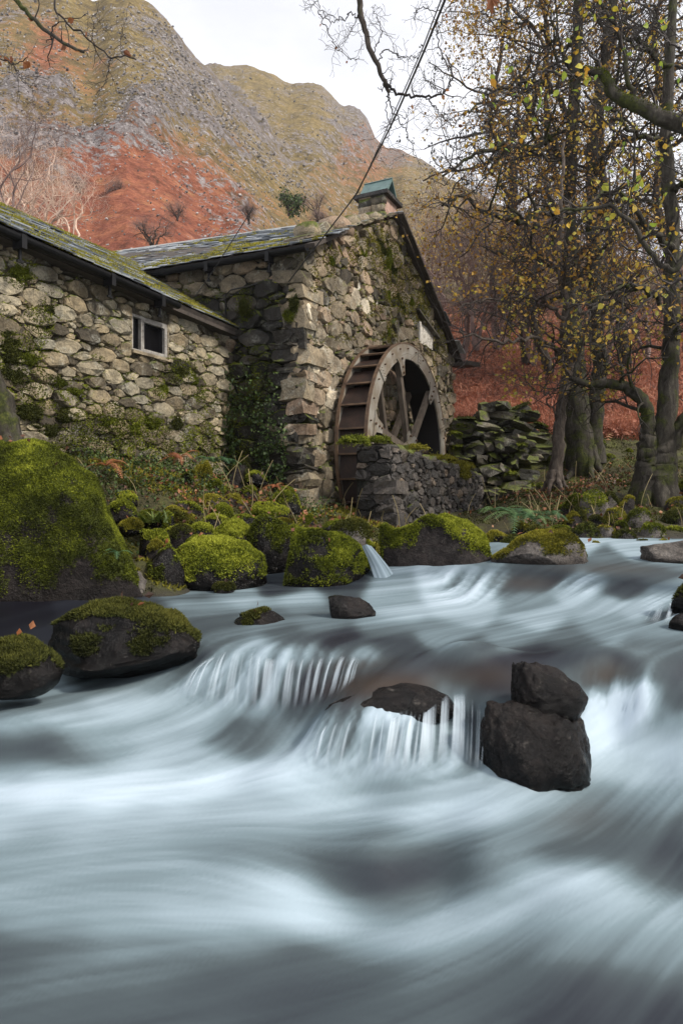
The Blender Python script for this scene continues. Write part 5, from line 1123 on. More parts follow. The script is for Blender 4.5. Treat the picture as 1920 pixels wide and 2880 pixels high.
wall_moss(wing_vf, NG, 42000, blobs([(55, 775, 60, 45, 1.05), (120, 880, 50, 60, 1.05), (40, 1000, 100, 80, 1.2), (150, 1075, 110, 28, .95), (510, 1045, 60, 45, 1.05), (455, 1095, 30, 30, .9), (350, 1060, 40, 20, .8), (100, 1130, 160, 80, 1.15), (250, 1190, 160, 50, .95), (430, 1200, 140, 60, 1.0), (560, 1240, 80, 80, 1.0), (550, 1110, 50, 70, .8), (300, 1260, 300, 60, 1.1), (20, 880, 40, 50, .7)], -.7), M['moss'], wing, 803, .027, .5)
wall_moss(wing_vf, NG, 14000, blobs([(120, 870, 40, 60, .9), (40, 960, 80, 80, .8), (500, 1060, 70, 60, .8), (300, 1220, 300, 70, .9), (600, 1150, 50, 150, .8)], -.75), M['dark_moss'], wing, 804, .028, .4)
k = 0
for wall, o, nrm, ax, par, lst in (
    ('g', GO, NG, U, mill, [(1070, 695, .34, .2), (1085, 720, .3, .28), (1100, 750, .22, .2), (1010, 705, .24, .16), (942, 706, .16, .1), (925, 735, .14, .07), (1110, 845, .26, .18), (1085, 830, .16, .1), (1125, 870, .16, .12), (1085, 935, .14, .12), (990, 790, .1, .05), (1150, 850, .2, .1)]),
    ('s', O0 - U * .1, NS_, V, mill, [(830, 855, .12, .12), (815, 890, .16, .08), (690, 870, .12, .16)]),
    ('w', WO, NG, U, wing, [(55, 770, .2, .12), (30, 1000, .25, .1), (150, 1075, .22, .06), (505, 1045, .2, .1), (455, 1095, .12, .06), (80, 1160, .3, .1), (300, 1185, .25, .08), (20, 960, .24, .09), (75, 1010, .2, .07), (30, 1060, .26, .1), (200, 1100, .18, .05), (180, 1170, .26, .08), (420, 1185, .26, .09), (130, 1215, .3, .09), (370, 1205, .22, .08), (490, 1190, .2, .1), (540, 1070, .14, .08), (130, 885, .12, .1)])):
    for (px, py, a, h_) in lst:
        q = hit(px, py, o, nrm) + nrm * .05; k += 1
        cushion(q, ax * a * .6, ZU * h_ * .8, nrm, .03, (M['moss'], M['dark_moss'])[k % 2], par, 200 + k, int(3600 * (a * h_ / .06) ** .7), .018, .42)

# ------------------------------------------------------------------ cables
def cable(name, pts, rad, label, sag=0.0):
    pts = np.array(pts, float); n = 30; l = np.r_[0, np.cumsum(np.linalg.norm(np.diff(pts, axis=0), axis=1))]; s_ = np.linspace(0, l[-1], n)
    q = np.stack([np.interp(s_, l, pts[:, i]) for i in range(3)], 1); q[:, 2] -= sag * np.sin(np.linspace(0, np.pi, n)); b_ = MB(); b_.tube(q, rad, 6)
    return tag(b_.build(name, M['cable'], None, True), label, 'cable')
pc0 = hit(812, 792, O0 - U * .12, NS_)
cable('power_cable', [pc0, P(1000, 545, 8.6), P(1108, 330, 7.0), P(1192, 140, 5.6), P(1275, -60, 4.6)], .009, 'thicker black overhead cable running from mill corner up across the sky', 0.02)
cable('power_cable', [P(1000, 545, 8.6) + np.array([.02, 0, 0]), P(1085, 365, 7.3), P(1185, 140, 5.7), P(1262, -60, 4.7)], .005, 'thinner black cable twisted beside the thicker overhead cable', 0.01)
cable('stay_wire', [hit(545, 840, O0 - U * .15, NS_), P(600, 762, 9.6), P(712, 584, 9.0)], .006, 'thin dark wire slanting up from the mill roof valley')
cd_ = [hit(x, y, O0 - U * .1, NS_) for x, y in ((636, 925), (634, 830), (650, 815), (700, 805), (740, 790), (800, 783), (812, 800))]
b_ = MB(); b_.tube(cd_, .012, 6); b_.build('wall_conduit', M['cable'], mill, True)

# ------------------------------------------------------------------ boulders
def ico(sub):
    t_ = (1 + 5 ** .5) / 2
    v = [(-1, t_, 0), (1, t_, 0), (-1, -t_, 0), (1, -t_, 0), (0, -1, t_), (0, 1, t_), (0, -1, -t_), (0, 1, -t_), (t_, 0, -1), (t_, 0, 1), (-t_, 0, -1), (-t_, 0, 1)]
    f = np.array([(0, 11, 5), (0, 5, 1), (0, 1, 7), (0, 7, 10), (0, 10, 11), (1, 5, 9), (5, 11, 4), (11, 10, 2), (10, 7, 6), (7, 1, 8), (3, 9, 4), (3, 4, 2), (3, 2, 6), (3, 6, 8), (3, 8, 9), (4, 9, 5), (2, 4, 11), (6, 2, 10), (8, 6, 7), (9, 8, 1)])
    v = np.array(v, float); v /= np.linalg.norm(v, axis=1, keepdims=True)
    for _ in range(sub):
        e = np.sort(np.vstack([f[:, [0, 1]], f[:, [1, 2]], f[:, [2, 0]]]), axis=1); u, inv = np.unique(e, axis=0, return_inverse=True); inv = inv.ravel()
        mid = v[u].mean(1); mid /= np.linalg.norm(mid, axis=1, keepdims=True); n = len(v); v = np.vstack([v, mid]); k = len(f); a, b_, c = inv[:k] + n, inv[k:2 * k] + n, inv[2 * k:] + n
        f = np.vstack([np.stack([f[:, 0], a, c], 1), np.stack([f[:, 1], b_, a], 1), np.stack([f[:, 2], c, b_], 1), np.stack([a, b_, c], 1)])
    return v, f
ICO = {k: ico(k) for k in (3, 4, 5)}

ROCKLEAF = []
def boulder(name, x0, x1, top, base, d, label, seed, moss=0.0, mat='rock', sub=4, fac=9, lump=.09, prof=None, group=None, dep=None, blade=.022, nbl=6000, skew=0.0, mossmat='moss', cat='boulder', under=.5, tone=.5, mthr=.25, facd=(.62, .92)):
    """stone placed by its outline in the photo and its distance; prof = [(x, top)] refines the skyline"""
    r = np.random.default_rng(seed); u, f = ICO[sub]; p = u.copy()
    for _ in range(fac):
        n = r.standard_normal(3); n /= np.linalg.norm(n); o = r.uniform(*facd); q = p @ n - o; p = p - np.where(q > 0, q * .88, 0)[:, None] * n
    p = p + u * (lump * fbm(u, 1.7, 3, seed * 3.1) + lump * .45 * fbm(u, 5.0, 4, seed))[:, None]
    lo, hi = p.min(0), p.max(0); p = (p - (lo + hi) / 2) / ((hi - lo) / 2)
    k_ = dep if dep else .75; rx = (x1 - x0) / 2 / FPX * d; dc = d + k_ * rx * .9; rx = (x1 - x0) / 2 / FPX * dc; ry = k_ * rx      # d: distance of the front foot
    zb = P(0, base, d)[2]; rz = P(0, top, dc)[2] - zb
    # lower part tucked under the surface
    up_ = p[:, 2] > 0; zz = np.where(up_, p[:, 2] * rz, p[:, 2] * rz * under)
    xx = p[:, 0] * rx
    if prof is not None:
        pr = np.array(prof, float); tp = np.interp((x0 + x1) / 2 + p[:, 0] * (x1 - x0) / 2, pr[:, 0], pr[:, 1]); k = (base - tp) / (base - top)
        cap = np.sqrt(np.maximum(0.02, 1 - (p[:, 0] * .98) ** 2)); zz = np.where(up_, p[:, 2] * rz * k / np.maximum(cap, .3) * (1 if True else 0), zz); zz = np.minimum(zz, rz * 1.02 * np.maximum(k, .05) * 1.04)
    c = P((x0 + x1) / 2, base, dc); w = np.stack([c[0] + xx + skew * zz, c[1] + p[:, 1] * ry, zb + zz], 1)
    w += (u * (.35 * lump * min(rx, rz)) * fbm(w, 6.0, 4, seed)[:, None])
    e1, e2 = w[f[:, 1]] - w[f[:, 0]], w[f[:, 2]] - w[f[:, 0]]; fnn = np.cross(e1, e2); vnn = np.zeros_like(w)
    for i in range(3): np.add.at(vnn, f[:, i], fnn)
    vnn /= np.linalg.norm(vnn, axis=1, keepdims=True) + 1e-12
    hrel = np.clip((w[:, 2] - zb) / max(rz, .02), -1, 1)
    mo = moss + .5 * (vnn[:, 2] - mthr) + .35 * (hrel - .45) + .7 * fbm(w, 3.0 / max(rx, .3) ** .6, 5, seed + 5)
    mo = np.clip(mo, 0, 1) if moss > 0 else np.zeros(len(w))
    mo = mo * sstep(.0, .16, hrel)
    w = w + vnn * (sstep(.3, .7, mo) * (.012 + .02 * fbm(w, 9.0, 3, seed)) * min(1, rx / .4))[:, None]
    ob = mk(name, w, f, M[mat], None, True, {'moss': mo, 'wet': 1 - sstep(.04, .26, hrel + .12 * fbm(w, 5.0, 3, seed + 2))}); WLOC[ob.name] = wloc(ob)
    tag(ob, label, cat, group)
    if moss > 0 and nbl:
        vis = np.clip((mo - .3) * 4, 0, 1) * (w[:, 1] < c[1] + ry * .6)
        if vis.sum() > 20:
            q, nn, kk = tri_sample(w, f, nbl, r, vis + 1e-6)
            nn = np.where(((nn * (q - c)).sum(1) < 0)[:, None], -nn, nn)
            kk2 = np.where(nn[:, 2] > .55)[0]; ROCKLEAF.append(q[kk2[:max(1, int(10 * rx))]] + [0, 0, .018])
            tn = tone + .55 * fbm(q, 4.0, 5, seed) + .3 * (nn[:, 2] - .45)  # moss tone raised on upward faces, light from above put into its colour
            lumpy = nn * (0.5 * blade * (1 + fbm(q, 14.0, 2, seed)))[:, None]
            bv, bf, bt = blades(q + lumpy * .6, nn + [0, 0, .15], r, blade, blade * .32, tn, .55)
            tag(mk('moss', bv, bf, M[mossmat], ob, False, {'tone': bt}), kind='stuff')
    return ob
B = boulder
B('boulder', -120, 446, 1240, 1715, 5.65, 'huge mossy boulder at the left edge, largest of all', 301, .5, 'rock', 5, 6, .06, [(-120, 1300), (-40, 1258), (40, 1244), (130, 1250), (190, 1275), (250, 1320), (310, 1410), (345, 1480), (385, 1545), (412, 1610), (446, 1700)], blade=.017, nbl=80000, dep=.62, tone=.36, facd=(.75, .95), under=.15)
B('boulder', 478, 750, 1512, 1645, 6.25, 'brightest lime green mossy boulder at the pool edge', 302, .62, 'wet_rock', 5, 5, .06, nbl=16000, tone=.75, dep=.8, prof=[(478, 1590), (510, 1540), (560, 1516), (620, 1513), (690, 1530), (730, 1560), (750, 1620)])
B('boulder', 800, 1045, 1485, 1660, 6.35, 'squat mossy boulder with black wet sides beside the small cascade', 303, .4, 'wet_rock', 5, 7, .06, nbl=14000, tone=.5, dep=.8, prof=[(800, 1510), (830, 1490), (900, 1487), (960, 1510), (1010, 1550), (1045, 1620)])
B('boulder', 1068, 1372, 1440, 1665, 6.6, 'large moss capped boulder standing before the low cobble wall', 304, .2, 'rock', 5, 8, .06, nbl=20000, tone=.62, dep=.8, mthr=.2, prof=[(1068, 1520), (1085, 1465), (1120, 1445), (1180, 1440), (1250, 1452), (1310, 1480), (1350, 1515), (1372, 1590)])
B('boulder', 912, 1052, 1462, 1545, 7.3, 'brown mossy boulder with pale streak behind the squat boulder', 305, .3, 'pale_rock', 4, 7, .07, nbl=4500, mossmat='dark_moss')
B('boulder', 560, 775, 1452, 1580, 6.9, 'pointed mossy rock leaning behind the lime green boulder', 306, .4, 'wet_rock', 4, 10, .07, nbl=8000, prof=[(560, 1530), (620, 1490), (660, 1455), (700, 1490), (740, 1540), (775, 1570)], tone=.6)
B('boulder', 690, 830, 1450, 1600, 7.0, 'dark mossy boulder wedged between lime green and squat boulders', 307, .3, 'wet_rock', 4, 8, .07, nbl=5000, mossmat='moss', tone=.42)
B('boulder', 1380, 1670, 1494, 1588, 6.35, 'flat wedge shaped slab with golden moss crown in the stream', 308, .28, 'pale_rock', 5, 11, .06, [(1380, 1575), (1430, 1540), (1470, 1510), (1520, 1496), (1590, 1498), (1620, 1530), (1670, 1582)], nbl=9000, mossmat='gold_moss', tone=.4, dep=.6, mthr=.45)
B('boulder', 1800, 2030, 1518, 1578, 6.4, 'bare grey rock at the right edge of upper stream', 309, 0, 'pale_rock', 4, 11, .08)
B('boulder', 118, 562, 1696, 1862, 3.72, 'broad dark mossy boulder alone in the pool at left', 310, .2, 'wet_rock', 5, 8, .09, [(118, 1790), (170, 1755), (260, 1715), (350, 1698), (430, 1710), (500, 1760), (562, 1830)], nbl=17000, mossmat='dark_moss', tone=.38, dep=.62, mthr=.3)
B('boulder', -90, 175, 1790, 1925, 3.35, 'dark mossy boulder cut off by the left edge near water', 311, .3, 'wet_rock', 4, 8, .07, [(-90, 1800), (40, 1792), (90, 1820), (140, 1855), (175, 1900)], nbl=8000, mossmat='dark_moss', tone=.5, dep=.7)
B('boulder', 922, 1056, 1676, 1742, 4.75, 'small bare wet black rock in the middle of the pool', 312, 0, 'wet_rock', 4, 14, .06, [(922, 1685), (940, 1678), (1010, 1678), (1040, 1700), (1056, 1725)], dep=.8)
B('boulder', 640, 815, 1715, 1775, 4.55, 'low dark mossy rock just breaking the pool surface', 313, .06, 'wet_rock', 4, 8, .07, [(640, 1755), (680, 1735), (740, 1716), (780, 1730), (815, 1765)], nbl=3500, mossmat='dark_moss', tone=.4)
B('boulder', 1345, 1668, 1978, 2215, 2.9, 'big bare brown wet boulder beside the front cascade', 315, 0, 'wet_rock', 5, 2, .12, [(1345, 2020), (1362, 1992), (1440, 1980), (1580, 1986), (1640, 2008), (1668, 2060)], dep=.8, under=.3, facd=(.86, .98))
B('boulder', 1438, 1644, 1852, 1996, 3.04, 'glistening black rock resting on the brown wet boulder', 316, 0, 'wet_rock', 5, 2, .12, [(1438, 1878), (1462, 1855), (1510, 1862), (1570, 1892), (1620, 1930), (1644, 1975)], dep=.75, facd=(.82, .97), under=.6)
B('boulder', 1640, 1790, 1872, 1990, 3.5, 'submerged dark rock under thin veil of water at right', 316, 0, 'wet_rock', 4, 5, .06, dep=.8, facd=(.85, .97))
B('boulder', 915, 1290, 1920, 2020, 3.2, 'dark ledge rock above the curtain of the front cascade', 317, 0, 'wet_rock', 5, 7, .06, [(915, 2005), (960, 1965), (1060, 1932), (1130, 1922), (1200, 1934), (1260, 1970), (1290, 2010)], dep=.5, facd=(.78, .96))
B('boulder', 1888, 2010, 1640, 1712, 4.6, 'dark rock at right edge, upper of two', 318, .1, 'wet_rock', 4, 8, .06, nbl=1500, mossmat='dark_moss')
B('boulder', 1878, 2000, 1724, 1778, 4.25, 'smooth black rock at right edge, lower of two', 319, 0, 'wet_rock', 4, 8, .05)
# left bank stones
LB = [(392, 520, 1535, 1650, 6.05, .25), (330, 420, 1600, 1680, 5.9, .15), (412, 500, 1440, 1500, 7.0, .55), (470, 560, 1478, 1530, 6.8, .1), (395, 480, 1490, 1560, 6.4, .4), (530, 650, 1394, 1440, 7.9, .6), (585, 665, 1418, 1465, 7.6, .5), (300, 390, 1345, 1410, 7.4, .6), (700, 800, 1415, 1470, 8.0, .7), (440, 560, 1425, 1480, 7.3, .65), (520, 610, 1470, 1520, 7.0, .35), (730, 790, 1470, 1510, 7.6, .3), (480, 545, 1330, 1380, 8.4, .5), (540, 600, 1295, 1370, 8.8, .7), (760, 850, 1370, 1430, 8.8, .4), (640, 720, 1300, 1370, 9.2, .6), (840, 890, 1450, 1490, 8.2, .4), (410, 470, 1520, 1590, 6.3, .3), (430, 500, 1580, 1640, 6.1, .2), (600, 660, 1640, 1655, 6.1, .3), (1000, 1060, 1520, 1570, 7.3, .25), (470, 540, 1370, 1420, 8.0, .6), (570, 640, 1350, 1400, 8.5, .6)]
names = ['dark wet rock filling the gap right of the huge boulder', 'low wet rock at the foot of the huge boulder', 'mossy stone beside the grass tuft', 'bare pale pointed stone in the left rill', 'dark mossy stone against the huge boulder', 'mossy stone topmost of the middle bank pile', 'mossy stone below topmost one on the bank', 'mossy stone just behind the huge boulder crest', 'golden mossy stone below the mill corner', 'rounded mossy stone behind the grass tuft', 'dark stone above the lime green boulder', 'small dark stone left of the squat boulder', 'mossy stone in leaf litter under the wing window', 'tall mossy hummock stone below the wing wall', 'mossy stone at the foot of mill corner', 'mossy stone at foot of dark side wall', 'little upright stone near the wheel pit', 'wet stone above the left rill', 'wet stone in the left rill at pool level', 'flat low stone at the pool rim', 'dark stone behind the small cascade', 'mossy stone among ferns on the left bank', 'mossy stone half sunk in bank litter']
for k, (x0, x1, tp, bs, d, mo) in enumerate(LB):
    B('bank_stone', x0, x1, tp, bs + 12, d, names[k], 600 + k, mo * .55 + .03, 'pale_rock' if k == 1 else ('rock' if k % 2 else 'wet_rock'), 4, 8, .08, nbl=int(400 + 4200 * mo), tone=.5 + .2 * (k % 3 - 1) * .6, group='stones on the left bank', cat='stone', mossmat=('moss', 'gold_moss', 'moss', 'dark_moss')[k % 4])
r = np.random.default_rng(390); spots = [(340, 1440, 7.0), (370, 1480, 6.7), (520, 1440, 7.5), (610, 1470, 7.4), (650, 1420, 8.2), (680, 1480, 7.5), (760, 1440, 8.1), (800, 1475, 7.7), (560, 1540, 6.7), (840, 1510, 7.3), (880, 1520, 7.2), (930, 1500, 7.9), (450, 1400, 7.7), (390, 1380, 7.6), (700, 1385, 8.7), (610, 1385, 8.6), (640, 1530, 7.0), (770, 1530, 7.1), (500, 1500, 6.9), (860, 1470, 8.3), (420, 1455, 7.1), (720, 1340, 9.2), (560, 1350, 8.9), (350, 1410, 7.2)]
wh_ = ['below the huge boulder crest', 'touching the huge boulder', 'left of the leaf litter', 'above the pointed rock', 'in the leaf litter', 'behind the wedged boulder', 'below the mill corner', 'left of the brown boulder', 'beside the lime green boulder', 'behind the squat boulder', 'right of the squat boulder top', 'before the wheel pit', 'under the rust fern', 'near the undergrowth edge', 'close to the dark side wall', 'under the tall hummock', 'behind the lime green boulder', 'behind wedged boulder near water', 'above the wet rill', 'by the little upright stone', 'beside the strap leaved tuft', 'at the dark wall foot', 'beneath the wing wall corner', 'nearest the strap leaved tuft on its left']
for k, (px, py, d) in enumerate(spots):
    hw_ = r.uniform(26, 58); B('bank_stone', px - hw_, px + hw_, py - hw_ * r.uniform(.4, .75), py + 16, d, 'small mossy bank stone ' + wh_[k], 370 + k, r.uniform(.12, .42), 'wet_rock' if k % 2 else 'rock', 4, 11, .12, nbl=2600, tone=.4 + .3 * r.uniform(), group='stones on the left bank', cat='stone', mossmat=('moss', 'gold_moss', 'moss')[k % 3], blade=.02)
# right bank stones
r = np.random.default_rng(400); k = 0
RB_ = [(1628, 1712, 1378, 1452, 10.2, .35, 'pale_rock'), (1690, 1745, 1385, 1440, 10.4, .4, 'pale_rock'), (1735, 1790, 1395, 1440, 10.2, .45, 'rock'), (1595, 1640, 1390, 1430, 10.5, .7, 'rock'), (1600, 1645, 1425, 1460, 10.0, .55, 'rock'), (1690, 1780, 1430, 1480, 9.6, .5, 'rock'), (1760, 1830, 1430, 1490, 9.5, .4, 'pale_rock'), (1600, 1690, 1470, 1535, 8.9, .35, 'wet_rock'), (1670, 1730, 1480, 1520, 9.0, .2, 'pale_rock'), (1800, 1870, 1470, 1530, 9.0, .4, 'pale_rock'), (1860, 1940, 1430, 1480, 9.6, .6, 'rock'), (1870, 1950, 1400, 1440, 10.2, .5, 'rock'), (1860, 1930, 1480, 1520, 9.2, .4, 'wet_rock'), (1480, 1540, 1480, 1520, 8.9, .5, 'wet_rock'), (1360, 1430, 1495, 1530, 8.6, .5, 'wet_rock'), (1540, 1610, 1480, 1515, 9.0, .4, 'wet_rock'), (1720, 1790, 1490, 1530, 8.8, .3, 'wet_rock'), (1840, 1900, 1520, 1545, 8.5, .2, 'wet_rock'), (1560, 1640, 1415, 1450, 10.6, .2, 'rock'), (1400, 1480, 1505, 1540, 8.5, .4, 'wet_rock'), (1590, 1630, 1440, 1475, 9.6, .3, 'rock'), (1900, 1970, 1345, 1400, 11.0, .6, 'rock'), (1650, 1700, 1450, 1485, 9.4, .3, 'wet_rock'), (1440, 1490, 1470, 1500, 9.2, .3, 'wet_rock'), (1730, 1760, 1465, 1490, 9.3, .3, 'rock'), (1780, 1830, 1520, 1545, 8.5, .3, 'wet_rock'), (1650, 1690, 1525, 1550, 8.2, .1, 'pale_rock')]
ORD = ['first', 'second', 'third', 'fourth', 'fifth', 'sixth', 'seventh', 'eighth', 'ninth', 'tenth', 'eleventh', 'twelfth', 'thirteenth', 'fourteenth', 'fifteenth', 'sixteenth']
for k, (x0, x1, tp, bs, d, mo, mt) in enumerate(RB_):
    row_ = 'waterline' if bs > 1505 else ('middle' if bs > 1455 else 'upper'); mates = sorted([q for q in RB_[1:] if ('waterline' if q[3] > 1505 else ('middle' if q[3] > 1455 else 'upper')) == row_], key=lambda q: -q[1])
    lab = 'large mossy boulder with pale face at centre of far bank' if k == 0 else '%s mossy stone of the far bank, %s from right in the %s row' % ({'pale_rock': 'pale', 'rock': 'brown', 'wet_rock': 'dark wet'}[mt], ORD[mates.index((x0, x1, tp, bs, d, mo, mt))], row_)
    B('bank_stone', x0 - 4, x1 + 4, tp, bs + 14, d, lab, 420 + k, mo * .7 + .03, mt, 4, 8, .09, nbl=int(300 + 2200 * mo), tone=.45, group=None if k == 0 else 'stones along the far bank', cat='stone', blade=.026, mossmat=('moss', 'dark_moss', 'gold_moss')[k % 3])
# scattered mossy field stones on the slope beyond
for k in range(14):
    px, py, d = (1490 + k * 31 + r.uniform(-8, 8), 0, r.uniform(12.2, 16)); x = (px - CX) / FPX * d; z = float(ground_z(x, d)[0]); q = to_px([x, d, z])[0]; s_ = r.uniform(10, 26)
    B('field_stone', q[0] - s_, q[0] + s_, q[1] - s_ * r.uniform(.7, 1.1), q[1] + 4, d, 'small mossy stone on the far slope, %s from left of that scatter' % ORD[k], 480 + k, r.uniform(.2, .6), 'rock', 3, 7, .09, nbl=420, blade=.03, group='small stones on the far slope', cat='stone', tone=.45)
# streaming curtains over the ledges: strands of white water over dark rock
m, t, b = NT('veil'); fo = attr_n(t, 'foam'); al_ = attr_n(t, 'alpha')
t.links.new(ramp(t, fo, [(0.0, (0.15, 0.2, 0.23)), (0.6, (0.38, 0.46, 0.52)), (1.0, (0.56, 0.64, 0.71))]), b.inputs['Base Color']); b.inputs['Roughness'].default_value = .6; b.inputs['Specular IOR Level'].default_value = .15
t.links.new(al_, b.inputs['Alpha']); M['veil'] = m
def curtain(name, lip, foot, label, seed, cols=150, rows=34, off=.025, dens=.5, fine=26.0, amax=.62):
    r = np.random.default_rng(seed); lp = np.array([wat(*q) for q in lip]); ft = np.array([wat(*q) for q in foot]); u_ = np.linspace(0, 1, cols); s_ = np.linspace(0, 1, rows)
    def along(a): x = np.linspace(0, 1, len(a)); return np.stack([np.interp(u_, x, a[:, i]) for i in range(3)], 1)
    L, F_ = along(lp), along(ft); st = fbm(np.column_stack([u_ * fine, 0 * u_, np.full(cols, seed)]), 1.0, 4, seed); st2 = fbm(np.column_stack([u_ * 5, 0 * u_, np.full(cols, seed)]), 1.0, 2, seed + 4)
    L = L + np.outer(.6 * st, (F_ - L).mean(0)) * .25
    v, al_, fo_ = [], [], []
    for s1_ in s_:
        g_ = L + (F_ - L) * s1_; g_[:, 2] = L[:, 2] + (F_[:, 2] - L[:, 2]) * (s1_ ** 1.35); g_[:, 1] -= off + .03 * math.sin(math.pi * s1_); g_[:, 2] += .022 * math.sin(math.pi * min(1, s1_ * 1.3)) + .008
        w = st * (1 - .45 * s1_) + .25 * st2; a = sstep(-.18 + .3 * (1 - dens), .32 + .3 * (1 - dens), w + .42 * s1_ ** 2 - .05) * sstep(-.02, .32, np.full(cols, s1_) + .1 * st) * (1 - sstep(.5, 1.0, np.full(cols, s1_)))
        a = a * sstep(0, .04, u_) * (1 - sstep(.96, 1, u_)); v.append(g_); al_.append(np.clip(a * amax, 0, 1)); fo_.append(np.clip(.65 + .5 * w + .1 * s1_, 0, 1))
    return tag(mk(name, np.vstack(v), grid_faces(rows, cols), M['veil'], None, True, {'alpha': np.concatenate(al_), 'foam': np.concatenate(fo_)}), label, 'waterfall')
curtain('cascade', [(580, 1866), (612, 1836), (660, 1816), (710, 1824), (780, 1838), (860, 1838), (940, 1836), (1000, 1840), (1022, 1852)], [(500, 1945), (540, 1985), (610, 2005), (680, 2010), (760, 2012), (830, 2005), (890, 1985), (950, 1955), (1000, 1915)], 'wide low curtain of white water at centre left', 1, 220, 34, dens=.62, fine=70, amax=.5)
curtain('cascade', [(905, 2040), (930, 2026), (1000, 2014), (1060, 2004), (1085, 2024), (1140, 1998), (1180, 2008), (1205, 1965), (1250, 1946), (1300, 1940), (1340, 1962), (1356, 1990)], [(862, 2150), (884, 2168), (950, 2180), (1020, 2186), (1060, 2186), (1100, 2182), (1150, 2184), (1195, 2172), (1240, 2165), (1290, 2170), (1330, 2178), (1352, 2182)], 'front cascade of separate white strands over dark ledge rock', 2, 220, 36, dens=.55, fine=58, amax=.6)
curtain('cascade', [(1838, 1700), (1868, 1690), (1900, 1696)], [(1795, 1752), (1840, 1762), (1890, 1756)], 'slanting white fall beside the rocks at right edge', 6, 60, 20, dens=.6, fine=7)
# thin falls slipping between the boulders
def fall(name, pts, w0, w1, label, seed):
    pts = np.array(pts, float); n, mcols = 26, 12; l = np.linspace(0, 1, len(pts)); s_ = np.linspace(0, 1, n); q = np.stack([np.interp(s_, l, pts[:, i]) for i in range(3)], 1)
    v = []; fo = []; rr = np.random.default_rng(seed); st = rr.uniform(.3, 1, mcols)
    for i in range(n):
        for j in range(mcols):
            t_ = j / (mcols - 1) - .5; w = w0 + (w1 - w0) * s_[i]; v.append(q[i] + np.array([t_ * w, -.05 * math.cos(t_ * 3), -.04 * abs(t_)])); fo.append(.45 + .45 * st[j])
    return tag(mk(name, v, grid_faces(n, mcols), M['water'], None, True, {'foam': np.array(fo)}), label, 'waterfall', kind='thing')
fall('small_waterfall', [P(1030, 1530, 6.9), P(1050, 1560, 6.75), P(1068, 1590, 6.65), P(1085, 1625, 6.5), P(1110, 1662, 6.35)], .10, .26, 'thin white cascade between squat and moss capped boulders', 1)
fall('small_waterfall', [P(445, 1560, 6.4), P(432, 1580, 6.3), P(424, 1600, 6.25), P(425, 1625, 6.15)], .08, .14, 'tiny white rill right of the huge boulder', 2)

# ------------------------------------------------------------------ trees and plants
def smooth_path(pts, n):
    pts = np.array(pts, float); k = len(pts); t_ = np.linspace(0, k - 1, n); i = np.clip(t_.astype(int), 0, k - 2); f = (t_ - i)[:, None]
    p0 = pts[np.maximum(i - 1, 0)]; p1 = pts[i]; p2 = pts[i + 1]; p3 = pts[np.minimum(i + 2, k - 1)]
    return .5 * (2 * p1 + (p2 - p0) * f + (2 * p0 - 5 * p1 + 4 * p2 - p3) * f ** 2 + (3 * p1 - p0 - 3 * p2 + p3) * f ** 3)

